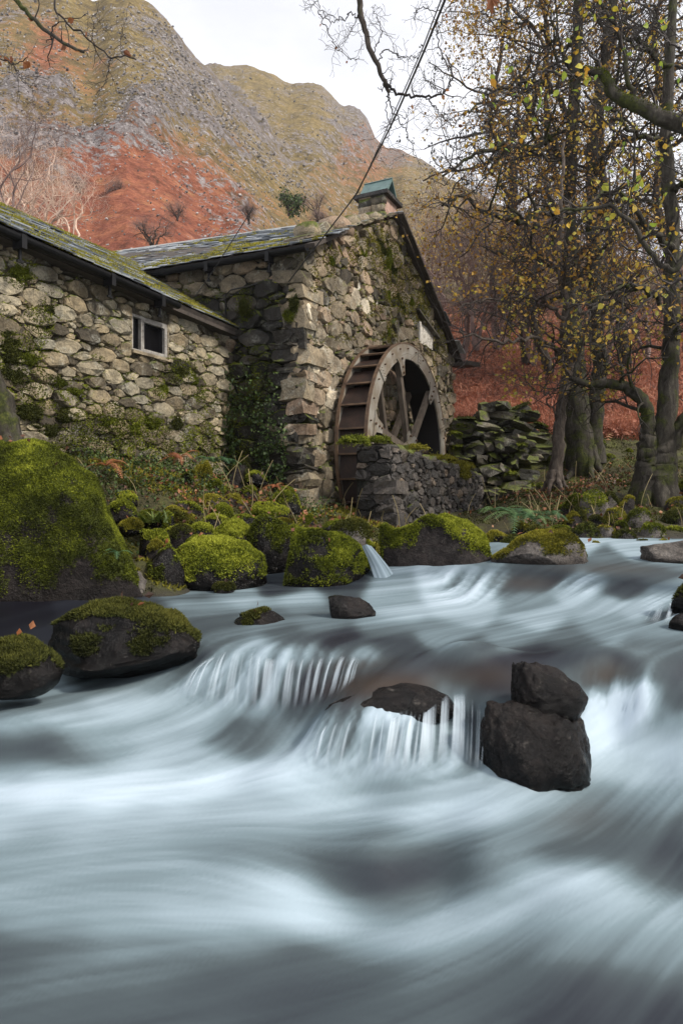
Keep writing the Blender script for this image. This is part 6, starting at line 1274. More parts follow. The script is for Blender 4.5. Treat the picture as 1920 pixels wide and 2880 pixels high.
class Wood:
    def __init__(s, seed): s.r = np.random.default_rng(seed); s.thick = []; s.thin = {}; s.tips = []
    def put(s, pts, rad):
        if rad[0] > .018: s.thick.append((pts, rad))
        else: s.thin.setdefault(len(pts), []).append((pts, rad))
    def limb(s, pts, r0, r1, n=None, wob=.02):
        n = n or 4 * len(pts); q = smooth_path(pts, n); w = s.r.standard_normal((n, 3)) * wob; w[0] = 0; q = q + w
        rad = r0 + (r1 - r0) * np.linspace(0, 1, n) ** .8; s.put(q, rad); return q, rad
    def walk(s, p, d, L, k, wig, grav):
        q = [p]; st = L / (k - 1)
        N_ = s.r.standard_normal((k, 3)) * wig
        for i in range(k - 1):
            d = d + N_[i]; d = d + np.array([0, 0, grav]); d = d / math.sqrt(d[0] ** 2 + d[1] ** 2 + d[2] ** 2); q.append(q[-1] + d * st)
        return np.array(q)
    def sprout(s, q, rad, spec, lv=0, t0=.15, bias=None):
        """spec: list per level of (count, length, segments, wiggle, gravity, spread)"""
        if lv >= len(spec): s.tips.append(q); return
        cnt, L, k, wig, grav, spr = spec[lv]; n = len(q)
        c = s.r.poisson(cnt) if lv else cnt
        for _ in range(int(c)):
            t_ = t0 + (1 - t0) * s.r.uniform() ** .8; x = t_ * (n - 1); i = min(int(x), n - 2); f = x - i; p = q[i] * (1 - f) + q[i + 1] * f
            tg = q[i + 1] - q[i]; tg = tg / (np.linalg.norm(tg) + 1e-9); o = s.r.standard_normal(3); o -= (o @ tg) * tg; o /= np.linalg.norm(o) + 1e-9
            if bias is not None and lv == 0: o = o + bias
            d = tg * (1 - spr) + o * spr; d /= np.linalg.norm(d)
            ln = L * s.r.uniform(.5, 1.25) * (1.1 - .5 * t_); r0 = min((rad[i] * (1 - f) + rad[i + 1] * f) * .62, ln * .022 + .0025)
            qq = s.walk(p, d, ln, k, wig, grav); rr = np.linspace(r0, max(r0 * .32, .0016), k); s.put(qq, rr); s.sprout(qq, rr, spec, lv + 1, .12)
        if lv == len(spec) - 1 and lv > 0: s.tips.append(q)
    def build_thick(s, name, mat, parent, minr=.018):
        b_ = MB()
        for pts, rad in s.thick:
            sides = 14 if rad[0] > .2 else 9 if rad[0] > .06 else 6
            v, f = tube_vf(pts, rad, sides)
            if rad[0] > .1:
                c = np.repeat(pts, sides, 0); dr = v - c; v = c + dr * (1 + .22 * fbm(v * [1, 1, .4], 4.0, 3) + .12 * fbm(v, 9, 2))[:, None]
            b_.add(v, f)
        if b_.n: return b_.build(name, mat, parent, True)
    def thin_vf(s, scale=1.0):
        V_, F_ = [], []; o = 0
        for k, lst in s.thin.items():
            P_ = np.array([a for a, _ in lst]); R_ = np.array([b_ for _, b_ in lst]) * scale; n = len(P_)
            t_ = np.gradient(P_, axis=1); t_ /= np.linalg.norm(t_, axis=2, keepdims=True) + 1e-9
            a = np.cross(t_, np.array([.31, .27, .91])); a /= np.linalg.norm(a, axis=2, keepdims=True) + 1e-9; b_ = np.cross(t_, a)
            an = np.arange(3) / 3 * 2 * np.pi; v = P_[:, :, None] + R_[:, :, None, None] * (np.cos(an)[:, None] * a[:, :, None] + np.sin(an)[:, None] * b_[:, :, None])
            i = (np.arange(n) * k * 3)[:, None, None] + (np.arange(k - 1) * 3)[None, :, None]; j = np.arange(3)[None, None]; jn = (j + 1) % 3
            f = np.stack(np.broadcast_arrays(i + j, i + jn, i + 3 + jn, i + 3 + j), -1).reshape(-1, 4); V_.append(v.reshape(-1, 3)); F_.append(f + o); o += n * k * 3
        return (np.vstack(V_), np.vstack(F_)) if V_ else (None, None)
    def build_thin(s, name, mat, parent):
        v, f = s.thin_vf()
        if v is not None: return mk(name, v, f, mat, parent, True, {'tone': np.full(len(v), .5)})

def leaf_vf(pos, r, size, droop=.5, detail=False):
    n = len(pos); d = r.standard_normal((n, 3)); d[:, 2] -= droop; d /= np.linalg.norm(d, axis=1, keepdims=True); s_ = np.cross(d, r.standard_normal((n, 3))); s_ /= np.linalg.norm(s_, axis=1, keepdims=True) + 1e-9; nn = np.cross(d, s_)
    L = (size * r.uniform(.6, 1.3, n))[:, None]; W_ = L * r.uniform(.3, .46, n)[:, None]
    if detail:
        pts = [pos, pos + d * L * .25 + s_ * W_ * .85 + nn * L * .06, pos + d * L * .6 + s_ * W_ * .9 + nn * L * .1, pos + d * L * 1.05 + nn * L * -.08, pos + d * L * .6 - s_ * W_ * .9 + nn * L * .1, pos + d * L * .25 - s_ * W_ * .85 + nn * L * .06, pos + d * L * .5]
        v = np.stack(pts, 1).reshape(-1, 3); b_ = np.array([[0, 1, 6], [1, 2, 6], [2, 3, 6], [3, 4, 6], [4, 5, 6], [5, 0, 6]]); k = 7
    else:
        pts = [pos, pos + d * L * .45 + s_ * W_ + nn * L * .1, pos + d * L, pos + d * L * .45 - s_ * W_ + nn * L * .1]; v = np.stack(pts, 1).reshape(-1, 3); b_ = np.array([[0, 1, 2], [0, 2, 3]]); k = 4
    return v, (b_[None] + (np.arange(n) * k)[:, None, None]).reshape(-1, 3), k

def leaves(name, tips, n, size, mat, parent, seed, filt=None, droop=.5, detail=False, tone=None):
    r = np.random.default_rng(seed)
    T = [q for q in tips if filt is None or filt(q[-1])]
    if not T: return
    ii = r.integers(0, len(T), n); pos = []
    for i in ii:
        q = T[i]; x = r.uniform(.1, 1) * (len(q) - 1); k = min(int(x), len(q) - 2); pos.append(q[k] + (q[k + 1] - q[k]) * (x - k))
    pos = np.array(pos) + r.normal(0, size * .25, (n, 3)); v, f, k = leaf_vf(pos, r, size, droop, detail)
    tn = r.uniform(0, 1, n) if tone is None else np.clip(tone + .25 * r.standard_normal(n), 0, 1)
    return mk(name, v, f, mat, parent, False, {'tone': np.repeat(tn, k)})
def ppath(lst, d): return [P(x, y, (d if not isinstance(q, tuple) else 0) + dz) for (x, y, *rest) in lst for dz, q in [((rest[0] if rest else 0), 0)]]
def root_flare(w, p, rad, seed, n=7, spread=1.6):
    r = np.random.default_rng(seed)
    for k in range(n):
        a = k / n * 6.28 + r.uniform(-.3, .3); d = np.array([math.cos(a), math.sin(a), 0]); q = [p + ZU * rad * 1.6 + d * rad * .45, p + ZU * rad * .5 + d * rad * .95, p + d * rad * spread - ZU * .05, p + d * rad * (spread + .7) - ZU * .25]
        w.limb(q, rad * .5, rad * .16, 10, .01)

SP_BIG = [(16, 2.5, 9, .28, .03, .75), (6, 1.5, 7, .32, .0, .65), (5, .9, 5, .36, -.02, .6), (2.5, .45, 4, .38, -.04, .6)]
# slim tree in front of the twin trunk
w = Wood(501); t1 = tag(empty('slim_tree', P(1560, 1355, 12.3)), 'slim brown tree with bright yellow leaves on the far bank', 'tree')
q, rd = w.limb(ppath([(1558, 1372), (1566, 1300), (1570, 1220), (1578, 1140), (1592, 1060), (1600, 1020)], 12.3), .125, .085, 26, .008)
fk = []
for pth, r0 in (([(1600, 1022), (1588, 985), (1578, 940, -.1), (1582, 860, -.2), (1574, 760, -.3), (1582, 640, -.2), (1572, 520, 0), (1580, 400, .2)], .085),
                ([(1594, 1050), (1570, 1000, -.2), (1530, 965, -.5), (1480, 952, -.9), (1420, 965, -1.2), (1350, 950, -1.4), (1290, 930, -1.5)], .05),
                ([(1602, 1020), (1640, 970, -.3), (1680, 900, -.5), (1740, 840, -.8), (1800, 800, -1)], .05),
                ([(1585, 900, -.2), (1540, 850, -.3), (1480, 830, -.5), (1400, 840, -.6), (1300, 860, -.8)], .04),
                ([(1580, 760, -.3), (1640, 700, -.4), (1700, 640, -.6), (1760, 560, -.7)], .04), ([(1590, 1120), (1620, 1080, -.2), (1680, 1050, -.3), (1740, 1030, -.4)], .03),
                ([(1570, 1180), (1540, 1120, -.4), (1500, 1090, -.6), (1450, 1060, -.8)], .022)):
    a, b_ = w.limb(ppath(pth, 12.3), r0, r0 * .3, 30, .03); fk.append((a, b_))
for a, b_ in fk: w.sprout(a, b_, [(17, 1.3, 8, .26, .0, .7), (5, .75, 6, .3, -.01, .6), (4, .4, 4, .36, -.03, .6)], 0, .1)
root_flare(w, P(1558, 1362, 12.3), .14, 1, 5)
w.build_thick('trunk', M['slim_bark'], t1); w.build_thin('twigs', M['twig'], t1)
leaves('crown', w.tips, 1100, .07, M['yellow_leaf'], t1, 5, lambda p: to_px(p)[0][0] > 1400 and 780 < to_px(p)[0][1] < 1130, .7)
leaves('upper_crown', w.tips, 900, .075, M['autumn_leaf'], t1, 6, lambda p: to_px(p)[0][1] < 820, .7)

# twin trunked tree
w = Wood(502); t2 = tag(empty('twin_trunk_tree', P(1645, 1310, 15)), 'tall twin trunked grey tree with amber leaves behind the slim tree', 'tree')
A, rA = w.limb(ppath([(1642, 1325), (1630, 1240), (1618, 1140), (1612, 1050), (1606, 900), (1600, 700), (1602, 500), (1612, 300), (1622, 60), (1632, -300)], 15), .36, .08, 50, .015)
A2, rA2 = w.limb(ppath([(1672, 1300), (1668, 1220), (1676, 1140), (1684, 1050, .1), (1672, 850, .1), (1662, 600), (1668, 400), (1692, 200), (1724, 0), (1760, -250)], 15), .23, .07, 50, .015)
root_flare(w, P(1645, 1318, 15), .3, 2, 7, 1.3)
subs = [(A, rA), (A2, rA2)]
for pth, r0 in (([(1604, 640), (1540, 600, -.6), (1470, 620, -1.2), (1390, 600, -1.8), (1300, 560, -2.4), (1240, 580, -2.8)], .09), ([(1602, 520), (1550, 400, -.3), (1480, 420, -.6), (1410, 410, -1.0), (1330, 440, -1.4), (1250, 500, -1.8)], .09),
                ([(1612, 330), (1540, 240, -.2), (1460, 230, -.5), (1380, 260, -.9), (1300, 330, -1.3)], .07), ([(1615, 230), (1560, 120, -.2), (1480, 60, -.5), (1400, 70, -.8)], .06),
                ([(1680, 300), (1760, 240, -.4), (1840, 260, -.8), (1930, 220, -1.2)], .07), ([(1668, 480), (1740, 400, -.4), (1830, 380, -.8), (1920, 390, -1.1)], .08), ([(1665, 620), (1750, 560, .4), (1840, 570, .6), (1950, 540, .9)], .08),
                ([(1606, 800), (1540, 740, .3), (1460, 730, .8), (1360, 690, 1.2)], .07), ([(1640, -100), (1560, -160, -.3), (1450, -140, -.8), (1340, -60, -1.2)], .06), ([(1700, 120), (1780, 40, -.3), (1880, 20, -.7)], .06)):
    a, b_ = w.limb(ppath(pth, 15), r0, r0 * .25, 34, .04); subs.append((a, b_))
for i, (a, b_) in enumerate(subs): w.sprout(a, b_, SP_BIG if i < 2 else [(16, 1.7, 8, .3, .01, .7), (7, 1.0, 6, .34, -.01, .6), (5, .5, 4, .36, -.03, .6)], 0, .3 if i < 2 else .1)
w.build_thick('trunk', M['mossy_bark'], t2); w.build_thin('twigs', M['twig'], t2)
leaves('crown', w.tips, 11500, .066, M['autumn_leaf'], t2, 7, lambda p: to_px(p)[0][1] < 900, .6)

# right hand mossy tree with an arching limb
w = Wood(503); t3 = tag(empty('arching_tree', P(1820, 1420, 11)), 'dark mossy tree with swollen base and an arching limb at right', 'tree')
for pth, r0, r1 in (([(1800, 1440), (1815, 1340), (1822, 1260), (1826, 1200), (1815, 1150), (1790, 1110), (1750, 1085), (1700, 1074), (1650, 1084), (1600, 1060)], .17, .05),
                    ([(1850, 1430), (1852, 1320), (1862, 1220), (1876, 1120), (1884, 1000), (1886, 850), (1892, 700), (1880, 520), (1872, 340), (1885, 120), (1900, -200)], .21, .06),
                    ([(1860, 1400), (1872, 1300), (1900, 1220), (1950, 1150), (2020, 1080), (2100, 980)], .15, .08), ([(1792, 1455), (1806, 1385), (1817, 1295), (1823, 1215)], .26, .13), ([(1842, 1475), (1848, 1400), (1855, 1320), (1864, 1235)], .38, .17)):
    a, b_ = w.limb(ppath(pth, 11), r0, r1, 40, .012); subs = [(a, b_)]
    if len(pth) > 5:
        w.sprout(a, b_, [(14, 1.5, 8, .28, .0, .72), (5, .9, 6, .32, -.01, .6), (4, .45, 4, .36, -.03, .6)], 0, .35)
for pth, r0 in (([(1886, 880), (1820, 820, -.4), (1760, 800, -.8), (1690, 840, -1.1), (1640, 900, -1.3)], .05), ([(1890, 700), (1830, 650, -.5), (1770, 560, -.9), (1700, 540, -1.2), (1620, 590, -1.5), (1540, 600, -1.8)], .06), ([(1880, 540), (1940, 500, -.3), (2000, 450, -.4)], .06), ([(1876, 400), (1800, 380, -.3), (1740, 330, -.5), (1700, 250, -.7)], .05), ([(1884, 960), (1930, 900, -.4), (1980, 850, -.8)], .05), ([(1880, 200), (1800, 120, -.3), (1720, 90, -.6)], .05)):
    a, b_ = w.limb(ppath(pth, 11), r0, r0 * .25, 34, .03); w.sprout(a, b_, [(15, 1.0, 8, .28, .0, .7), (5, .6, 6, .3, -.01, .6), (4, .32, 4, .36, -.03, .6)], 0, .1)
root_flare(w, P(1835, 1440, 11), .34, 3, 8, 1.4)
w.build_thick('trunk', M['mossy_bark'], t3); w.build_thin('twigs', M['twig'], t3)
leaves('crown', w.tips, 1000, .07, M['yellow_leaf'], t3, 8, lambda p: 250 < to_px(p)[0][1] < 1050, .7)

# dark leaved tall trees behind, and bare mauve thicket
def back_tree(name, label, px, py, d, h, seed, spec, mat, bark, nleaf=0, lsize=.1, lmat=None, lean=0.0, r0=.16, trunks=1, group=None, spread=.35):
    w = Wood(seed); base = P(px, py, d); t_ = tag(empty(name, base), label, 'tree', group); r = w.r
    for k in range(trunks):
        pts = [base - ZU * .3]; dr = np.array([lean + (r.normal(0, spread) if trunks > 1 else 0), r.normal(0, .1), 1.0]); dr /= np.linalg.norm(dr)
        for i in range(1, 7): pts.append(base + dr * h * i / 6 + r.normal(0, .03 * h, 3) * [1, 1, .2])
        a, b_ = w.limb(pts, r0, r0 * .15, 30, .02); w.sprout(a, b_, spec, 0, .18)
    w.build_thick('trunk', bark, t_); w.build_thin('twigs', mat, t_)
    if nleaf: leaves('crown', w.tips, nleaf, lsize, lmat, t_, seed)
    return t_
M['dark_leaf'] = leaf_mat('dark_leaf', [(0.1, (0.02, 0.03, 0.03)), (0.9, (0.07, 0.08, 0.07))], .1)
BT = [(22, 3.4, 9, .24, .02, .75), (6, 1.9, 7, .3, .0, .65), (5, 1.0, 5, .34, -.02, .6), (2.6, .5, 4, .38, -.03, .6)]
back_tree('tall_tree', 'tall distant tree with dark twiggy crown against sky beside overhead cable', 1480, 1000, 24, 17, 511, BT, M['grey_twig'], M['bark'], 3600, .1, M['dark_leaf'], r0=.2)
back_tree('tall_tree', 'tall distant dark tree with twiggy crown left of the twin trunks', 1400, 980, 27, 18, 514, BT, M['grey_twig'], M['bark'], 3600, .1, M['dark_leaf'], r0=.17)
back_tree('tall_tree', 'amber leaved middle distance tree between slim tree and gable', 1545, 1020, 20, 13, 515, BT, M['twig'], M['bark'], 6500, .08, M['autumn_leaf'], r0=.15, lean=-.08)
back_tree('tall_tree', 'tall distant bare tree rising right of the twin trunks', 1760, 1000, 22, 16, 512, BT, M['twig'], M['bark'], 1200, .1, M['autumn_leaf'], r0=.2)
back_tree('tall_tree', 'tall distant bare tree near the right edge, farthest back', 1890, 1000, 19, 14, 513, BT, M['twig'], M['bark'], 900, .1, M['autumn_leaf'], r0=.18)
ST = [(20, 1.8, 8, .28, .02, .6), (6, 1.0, 6, .32, .0, .6), (5, .6, 5, .34, -.01, .55)]
for k, (px, py, d, h, lab) in enumerate(((1300, 1010, 24, 4.2, 'bare mauve shrub tree nearest the gable verge'), (1400, 960, 26, 5.0, 'bare mauve shrub tree behind the ruined wall'), (1500, 1000, 22, 4.6, 'bare mauve shrub tree left of slim tree'), (1710, 1010, 21, 4.6, 'bare mauve shrub tree seen under the arching limb'), (1820, 980, 23, 5.2, 'bare mauve shrub tree behind the arching tree'), (1250, 900, 34, 5.5, 'bare mauve shrub tree far up behind the chimney'), (1360, 850, 38, 6.5, 'bare mauve shrub tree high on the slope above gable'), (1480, 850, 38, 6.5, 'bare mauve shrub tree high on slope behind slim tree'), (1640, 850, 36, 6.5, 'bare mauve shrub tree on the slope between twin trunks and slim tree'), (1780, 850, 36, 6.5, 'bare mauve shrub tree on the slope behind twin trunks'), (1920, 860, 34, 6.5, 'bare mauve shrub tree at the far right on slope'), (1220, 800, 46, 7, 'bare mauve shrub tree nearest the chimney on upper slope'), (1320, 780, 50, 8, 'tall bare mauve shrub tree on upper slope right of chimney'), (1420, 770, 50, 8, 'tall bare mauve shrub tree on upper slope above ruined wall'), (1560, 770, 50, 8, 'tall bare mauve shrub tree on upper slope behind slim tree'), (1340, 960, 22, 3.6, 'low bare mauve shrub beside the gable eaves'))):
    back_tree('bare_shrub', lab, px, py, d, h, 520 + k, ST, M['mauve_twig'], M['mauve_twig'], 500 if k % 2 else 250, .1, M['autumn_leaf'], r0=.07, trunks=4, group='bare shrubs on the slope', spread=.5)
PT = [(9, 1.5, 8, .22, .06, .5), (5, 1.0, 6, .26, .04, .5), (4, .6, 5, .3, .02, .5)]
for k, (px, py, d, h, lab) in enumerate(((30, 760, 17, 2.9, 'pale leafless tree behind wing roof, nearest the left edge'), (130, 740, 18, 2.7, 'pale leafless tree behind wing roof, second from left'), (215, 740, 20, 2.3, 'small pale leafless tree behind the wing ridge, third from left'), (-60, 760, 16, 3.6, 'tall pale leafless tree cut by the left edge behind roof'), (75, 740, 21, 4.0, 'taller thin leafless tree behind the pale ones'))):
    back_tree('bare_tree', lab, px, py, d, h, 540 + k, PT, M['pale_twig'] if k < 3 else M['mauve_twig'], M['pale_twig'] if k < 3 else M['mauve_twig'], r0=.055, trunks=3, group='leafless trees behind the wing roof', spread=.3)
HB = [(14, .9, 6, .3, .04, .6), (6, .6, 5, .34, .0, .6), (4, .35, 4, .36, 0, .6)]
for k, (px, py, d, h, lab, mt) in enumerate(((812, 598, 62, 1.6, 'round dark green bush on hillside left of chimney', 'green'), (890, 600, 62, 1.8, 'brown leafless bush on hillside nearest the chimney', 'b'), (332, 565, 60, 1.6, 'dark bush on the red bracken hillside', 'b'), (432, 690, 40, 1.6, 'low brown bush just above the mill ridge', 'b'), (225, 540, 60, 1.2, 'small dark bush above pale leafless trees', 'b'), (895, 628, 55, .8, 'tiny bush below the leafless bush on hillside', 'b'), (500, 610, 55, 1.0, 'small olive bush in the middle of bracken hillside', 'b'), (700, 620, 58, 1.2, 'small brown bush on grey scree above mill roof', 'b'))):
    back_tree('hill_bush', lab, px, py, d, h, 560 + k, HB, M['grey_twig'] if mt == 'green' else M['mauve_twig'], M['bark'], 900 if mt == 'green' else 0, .22, M['green_leaf'], r0=.07, trunks=5, group='bushes on the hillside', spread=.6)

# overhanging branches in the foreground, carried by trees just outside the frame
w = Wood(601); ob = tag(empty('overhanging_tree', np.array([4.4, 4.6, .4])), 'mossy overhanging branch with large lime and yellow leaves at upper right', 'tree')
dd = 5.0
w.limb([np.array([4.4, 4.6, 0.2]), np.array([4.35, 4.6, 2]), np.array([4.3, 4.7, 4.0]), np.array([4.5, 4.8, 6.5])], .2, .12, 30, .02)
a, b_ = w.limb([np.array([4.33, 4.65, 3.0])] + ppath([(2150, 400), (2000, 372), (1920, 352), (1850, 325), (1800, 300), (1760, 285), (1725, 262), (1705, 225), (1690, 206), (1640, 200), (1625, 220), (1612, 245)], dd), .085, .016, 50, .005)
lb = [(a, b_)]
for pth, r0 in (([(1800, 300), (1770, 240), (1755, 150), (1735, 90), (1715, 50), (1690, 10), (1670, -40)], .022), ([(1640, 205), (1580, 212), (1530, 200), (1490, 215), (1455, 250), (1435, 300), (1430, 360), (1450, 410)], .014), ([(1600, 205), (1560, 180), (1530, 215)], .01), ([(1640, 255), (1680, 320), (1740, 380), (1800, 420), (1860, 460), (1930, 500)], .01), ([(1700, 215), (1640, 120), (1630, 40), (1650, -30)], .012), ([(1925, 150), (1880, 120), (1830, 60), (1800, -20)], .012), ([(1960, 640), (1900, 760), (1860, 740), (1810, 690), (1780, 640), (1720, 580), (1690, 582), (1600, 585), (1560, 610)], .026), ([(1960, 830), (1920, 790), (1880, 800), (1830, 830), (1770, 900), (1720, 940)], .018)):
    lb.append(w.limb(ppath(pth, dd), r0, r0 * .35, 34, .008))
for a, b_ in lb: w.sprout(a, b_, [(11, .42, 7, .28, .0, .7), (4, .22, 5, .34, -.02, .6)], 0, .2)
w.build_thick('branches', M['mossy_bark'], ob); w.build_thin('twigs', M['twig'], ob)
leaves('foliage', w.tips, 170, .055, M['lime_leaf'], ob, 11, lambda p: to_px(p)[0][1] < 620, .8, True); leaves('lower_foliage', w.tips, 90, .045, M['yellow_leaf'], ob, 12, lambda p: to_px(p)[0][1] > 480, .8, True)
# moss along the big branch
a, b_ = lb[0]; r = np.random.default_rng(9); ii = r.integers(3, 44, 5000); f = r.uniform(0, 1, 5000)[:, None]; q = a[ii] * (1 - f) + a[ii + 1] * f; nn = r.standard_normal((5000, 3)); nn[:, 2] = np.abs(nn[:, 2]) * .9 + .1; nn /= np.linalg.norm(nn, axis=1, keepdims=True)
bv, bf, bt = blades(q + nn * b_[ii][:, None] * .95, nn, r, .014, .005, .35, .5); tag(mk('moss', bv, bf, M['moss'], ob, False, {'tone': bt}), kind='stuff')

w = Wood(602); oc = tag(empty('hanging_branch', P(1200, -500, 6)), 'bare dark branch hanging down the sky from top centre', 'branch')
dd = 6.0; lb = []
for pth, r0 in (([(2500, -900), (1900, -700), (1400, -480), (1080, -220), (1012, -40), (1014, 20), (1026, 90), (1048, 150), (1068, 200), (1084, 238), (1092, 262)], .04), ([(1088, 250), (1100, 300), (1130, 350), (1155, 400), (1165, 440)], .008), ([(1086, 235), (1120, 262), (1160, 270), (1200, 272), (1240, 264), (1264, 240), (1270, 200), (1255, 150)], .016),
                ([(1092, 262), (1088, 310), (1098, 360), (1070, 420), (1040, 470)], .006), ([(1020, 60), (990, 40), (960, 50), (930, 60), (900, 20), (885, -20)], .008), ([(895, 30), (910, 70), (935, 110), (955, 140), (985, 165), (1010, 160)], .006), ([(1010, 40), (990, 80), (975, 110)], .005), ([(1060, 180), (1080, 140), (1110, 150), (1150, 165), (1180, 150), (1230, 130)], .007), ([(1050, 150), (1070, 100), (1065, 60), (1050, 30)], .006), ([(1200, 272), (1230, 310), (1270, 350), (1290, 330)], .007), ([(1240, 264), (1200, 230), (1190, 200)], .005), ([(1260, 200), (1230, 110), (1240, 60), (1270, 20)], .008), ([(1100, 300), (1140, 330), (1150, 300), (1190, 290)], .004), ([(1300, -60), (1250, 30), (1180, 20), (1160, 60)], .007)):
    lb.append(w.limb(ppath(pth, dd), r0, r0 * .4, 40, .009))
for a, b_ in lb: w.sprout(a, b_, [(8, .28, 7, .34, .0, .7), (3, .12, 4, .36, -.02, .6)], 0, .3 if len(a) < 100 else .6)
w.build_thick('branches', M['bark'], oc); w.build_thin('twigs', M['twig'], oc)
leaves('leaf', [a for a, b_ in lb[1:]], 9, .05, M['brown_leaf'], oc, 14, None, 1.2, True)

w = Wood(603); ol = tag(empty('edge_tree', P(20, 1260, 6.6)), 'mossy orange brown trunk at left edge with branches overhead', 'tree')
w.limb(ppath([(28, 1300), (22, 1235), (0, 1150), (-35, 1060), (-80, 960), (-140, 760), (-170, 400), (-190, 0), (-220, -400)], 6.6), .17, .1, 40, .01); lb = []
dd = 5.6
for pth, r0 in (([(-190, -60), (-60, -70), (20, -30), (62, 20), (100, 60), (140, 92), (190, 128), (236, 148)], .026), ([(-100, -80), (60, -90), (140, -20), (155, 25), (185, 60), (230, 95), (270, 125), (310, 160), (345, 158), (385, 165)], .013), ([(-190, 120), (-60, 150), (20, 170), (40, 180), (80, 160)], .009), ([(310, 160), (305, 195), (298, 230), (270, 262)], .006), ([(40, 180), (60, 220), (100, 260)], .005), ([(255, 115), (265, 80), (258, 40)], .005), ([(345, 160), (340, 120), (345, 70)], .004)):
    lb.append(w.limb(ppath(pth, dd), r0, r0 * .45, 34, .006))
for a, b_ in lb: w.sprout(a, b_, [(6, .3, 7, .3, -.01, .65), (3, .13, 4, .36, -.02, .6)], 0, .35)
w.build_thick('trunk', M['mossy_bark'], ol); w.build_thin('twigs', M['twig'], ol)
leaves('leaf', [a for a, b_ in lb[:3]], 14, .07, M['brown_leaf'], ol, 15, lambda p: True, 1.4, True)
# one large brown leaf close to the lens at the top
r = np.random.default_rng(3); c = P(1383, -12, 2.4); sz_ = .07
an = np.linspace(0, 2 * np.pi, 22, endpoint=False); lob = np.array([1, .55, .85, .5, .95, .45, .6, .5, .95, .5, .85, .55, 1, .6, .8, .5, .5, .35, .5, .5, .8, .6])
v = [c + np.array([math.cos(a) * l * sz_ * .62, .008 * math.cos(3 * a), math.sin(a) * l * sz_]) for a, l in zip(an - np.pi / 2, lob)] + [c + np.array([0, .012, 0])]
lf = mk('hanging_leaf', v, np.array([[i, (i + 1) % 22, 22] for i in range(22)]), M['brown_leaf'], None, False, {'tone': np.full(23, .35)}); tag(lf, 'single large brown lobed leaf hanging at the top edge', 'leaf')
b_ = MB(); b_.tube([c + ZU * .05, c + ZU * .14 + np.array([.01, 0, 0]), c + ZU * .5 + np.array([.2, .1, 0])], .0018, 5); b_.build('leaf_stalk', M['twig'], lf)

# ------------------------------------------------------------------ ground cover
def scatter_ground(n, xr, yr, seed, mask):
    r = np.random.default_rng(seed); y = r.uniform(yr[0], yr[1], n * 3); a = r.uniform(xr[0], xr[1], n * 3); x = (a - CX) / FPX * y
    z = ground_z(x, y); p = np.stack([x, y, z], 1); q = to_px(p); k = mask(p, q, r)
    k &= z > water_z(x, np.minimum(y, 10.5)) + .03; return p[k][:n], r
def gnorm(p):
    e = .05; zx = ground_z(p[:, 0] + e, p[:, 1]) - ground_z(p[:, 0] - e, p[:, 1]); zy = ground_z(p[:, 0], p[:, 1] + e) - ground_z(p[:, 0], p[:, 1] - e)
    n = np.stack([-zx / (2 * e), -zy / (2 * e), np.ones(len(p))], 1); return n / np.linalg.norm(n, axis=1, keepdims=True)
def inside_house(p):
    a = (p - O0) @ U; s_ = (p - O0) @ V; h_ = (a > -.05) & (s_ > -.05)
    a2 = (p - WO) @ U; s2 = (p - WO) @ V; return h_ | ((s2 > -.03) & (a2 < .1)) | ((a > 2.0) & (s_ > -1.5) & (s_ < 0) & (p[:, 1] < 13.5))
# mossy turf
p, r = scatter_ground(60000, (-100, 2000), (5.6, 17), 700, lambda p, q, r: (~inside_house(p)) & (fbm(p, 1.1, 4, 3.0) > -.12))
bv, bf, bt = blades(p, gnorm(p), r, .04, .012, .45 + .5 * fbm(p, 1.3, 4, 8.0), .6)
tag(mk('bank_moss', bv, bf, M['dark_moss'], None, False, {'tone': bt}), 'olive moss and short turf covering both banks', 'moss', kind='stuff')
p, r = scatter_ground(16000, (250, 1250), (6, 10.5), 701, lambda p, q, r: (~inside_house(p)) & (fbm(p, 1.4, 4, 30.0) > .05))
bv, bf, bt = blades(p, gnorm(p), r, .05, .012, .55 + .5 * fbm(p, 1.3, 4, 8.0), .6)
tag(mk('bright_moss', bv, bf, M['gold_moss'], None, False, {'tone': bt}), 'bright golden green moss patches on the left bank', 'moss', kind='stuff')
# fallen leaves
p, r = scatter_ground(6000, (250, 1960), (6.3, 15), 702, lambda p, q, r: (~inside_house(p)) & (np.exp(-((q[:, 0] - 680) / 230) ** 2 - ((q[:, 1] - 1390) / 60) ** 2) + np.exp(-((q[:, 0] - 1600) / 150) ** 2 - ((q[:, 1] - 1370) / 75) ** 2) + .12 + .3 * fbm(p, 1.5, 3) > r.uniform(0, .9, len(p))))
p = np.vstack([p] + ROCKLEAF); v, f, k = leaf_vf(p + [0, 0, .035], r, .055, .1); tn = np.repeat(np.clip(r.beta(1.6, 1.6, len(p)), 0, 1), k)
tag(mk('fallen_leaves', v, f, M['litter'], None, False, {'tone': tn}), 'brown and orange fallen leaves littering both banks', 'leaves', kind='stuff')
# small leafy undergrowth along the wing wall and in the dark corner
p, r = scatter_ground(5000, (150, 960), (6.6, 10.6), 703, lambda p, q, r: (~inside_house(p)) & (((p - WO) @ V > -1.3) | ((p - O0) @ U > -.9)) & (fbm(p, 1.6, 3, 4.0) > -.05))
v, f, k = leaf_vf(p + np.stack([0 * p[:, 0], 0 * p[:, 0], r.beta(1, 2.5, len(p)) * .22], 1), r, .036, -.2); tn = np.repeat(r.uniform(0, 1, len(p)), k)
tag(mk('undergrowth', v, f, M['green_leaf'], None, False, {'tone': tn}), 'low leafy green undergrowth along the foot of mill walls', 'undergrowth', kind='stuff')
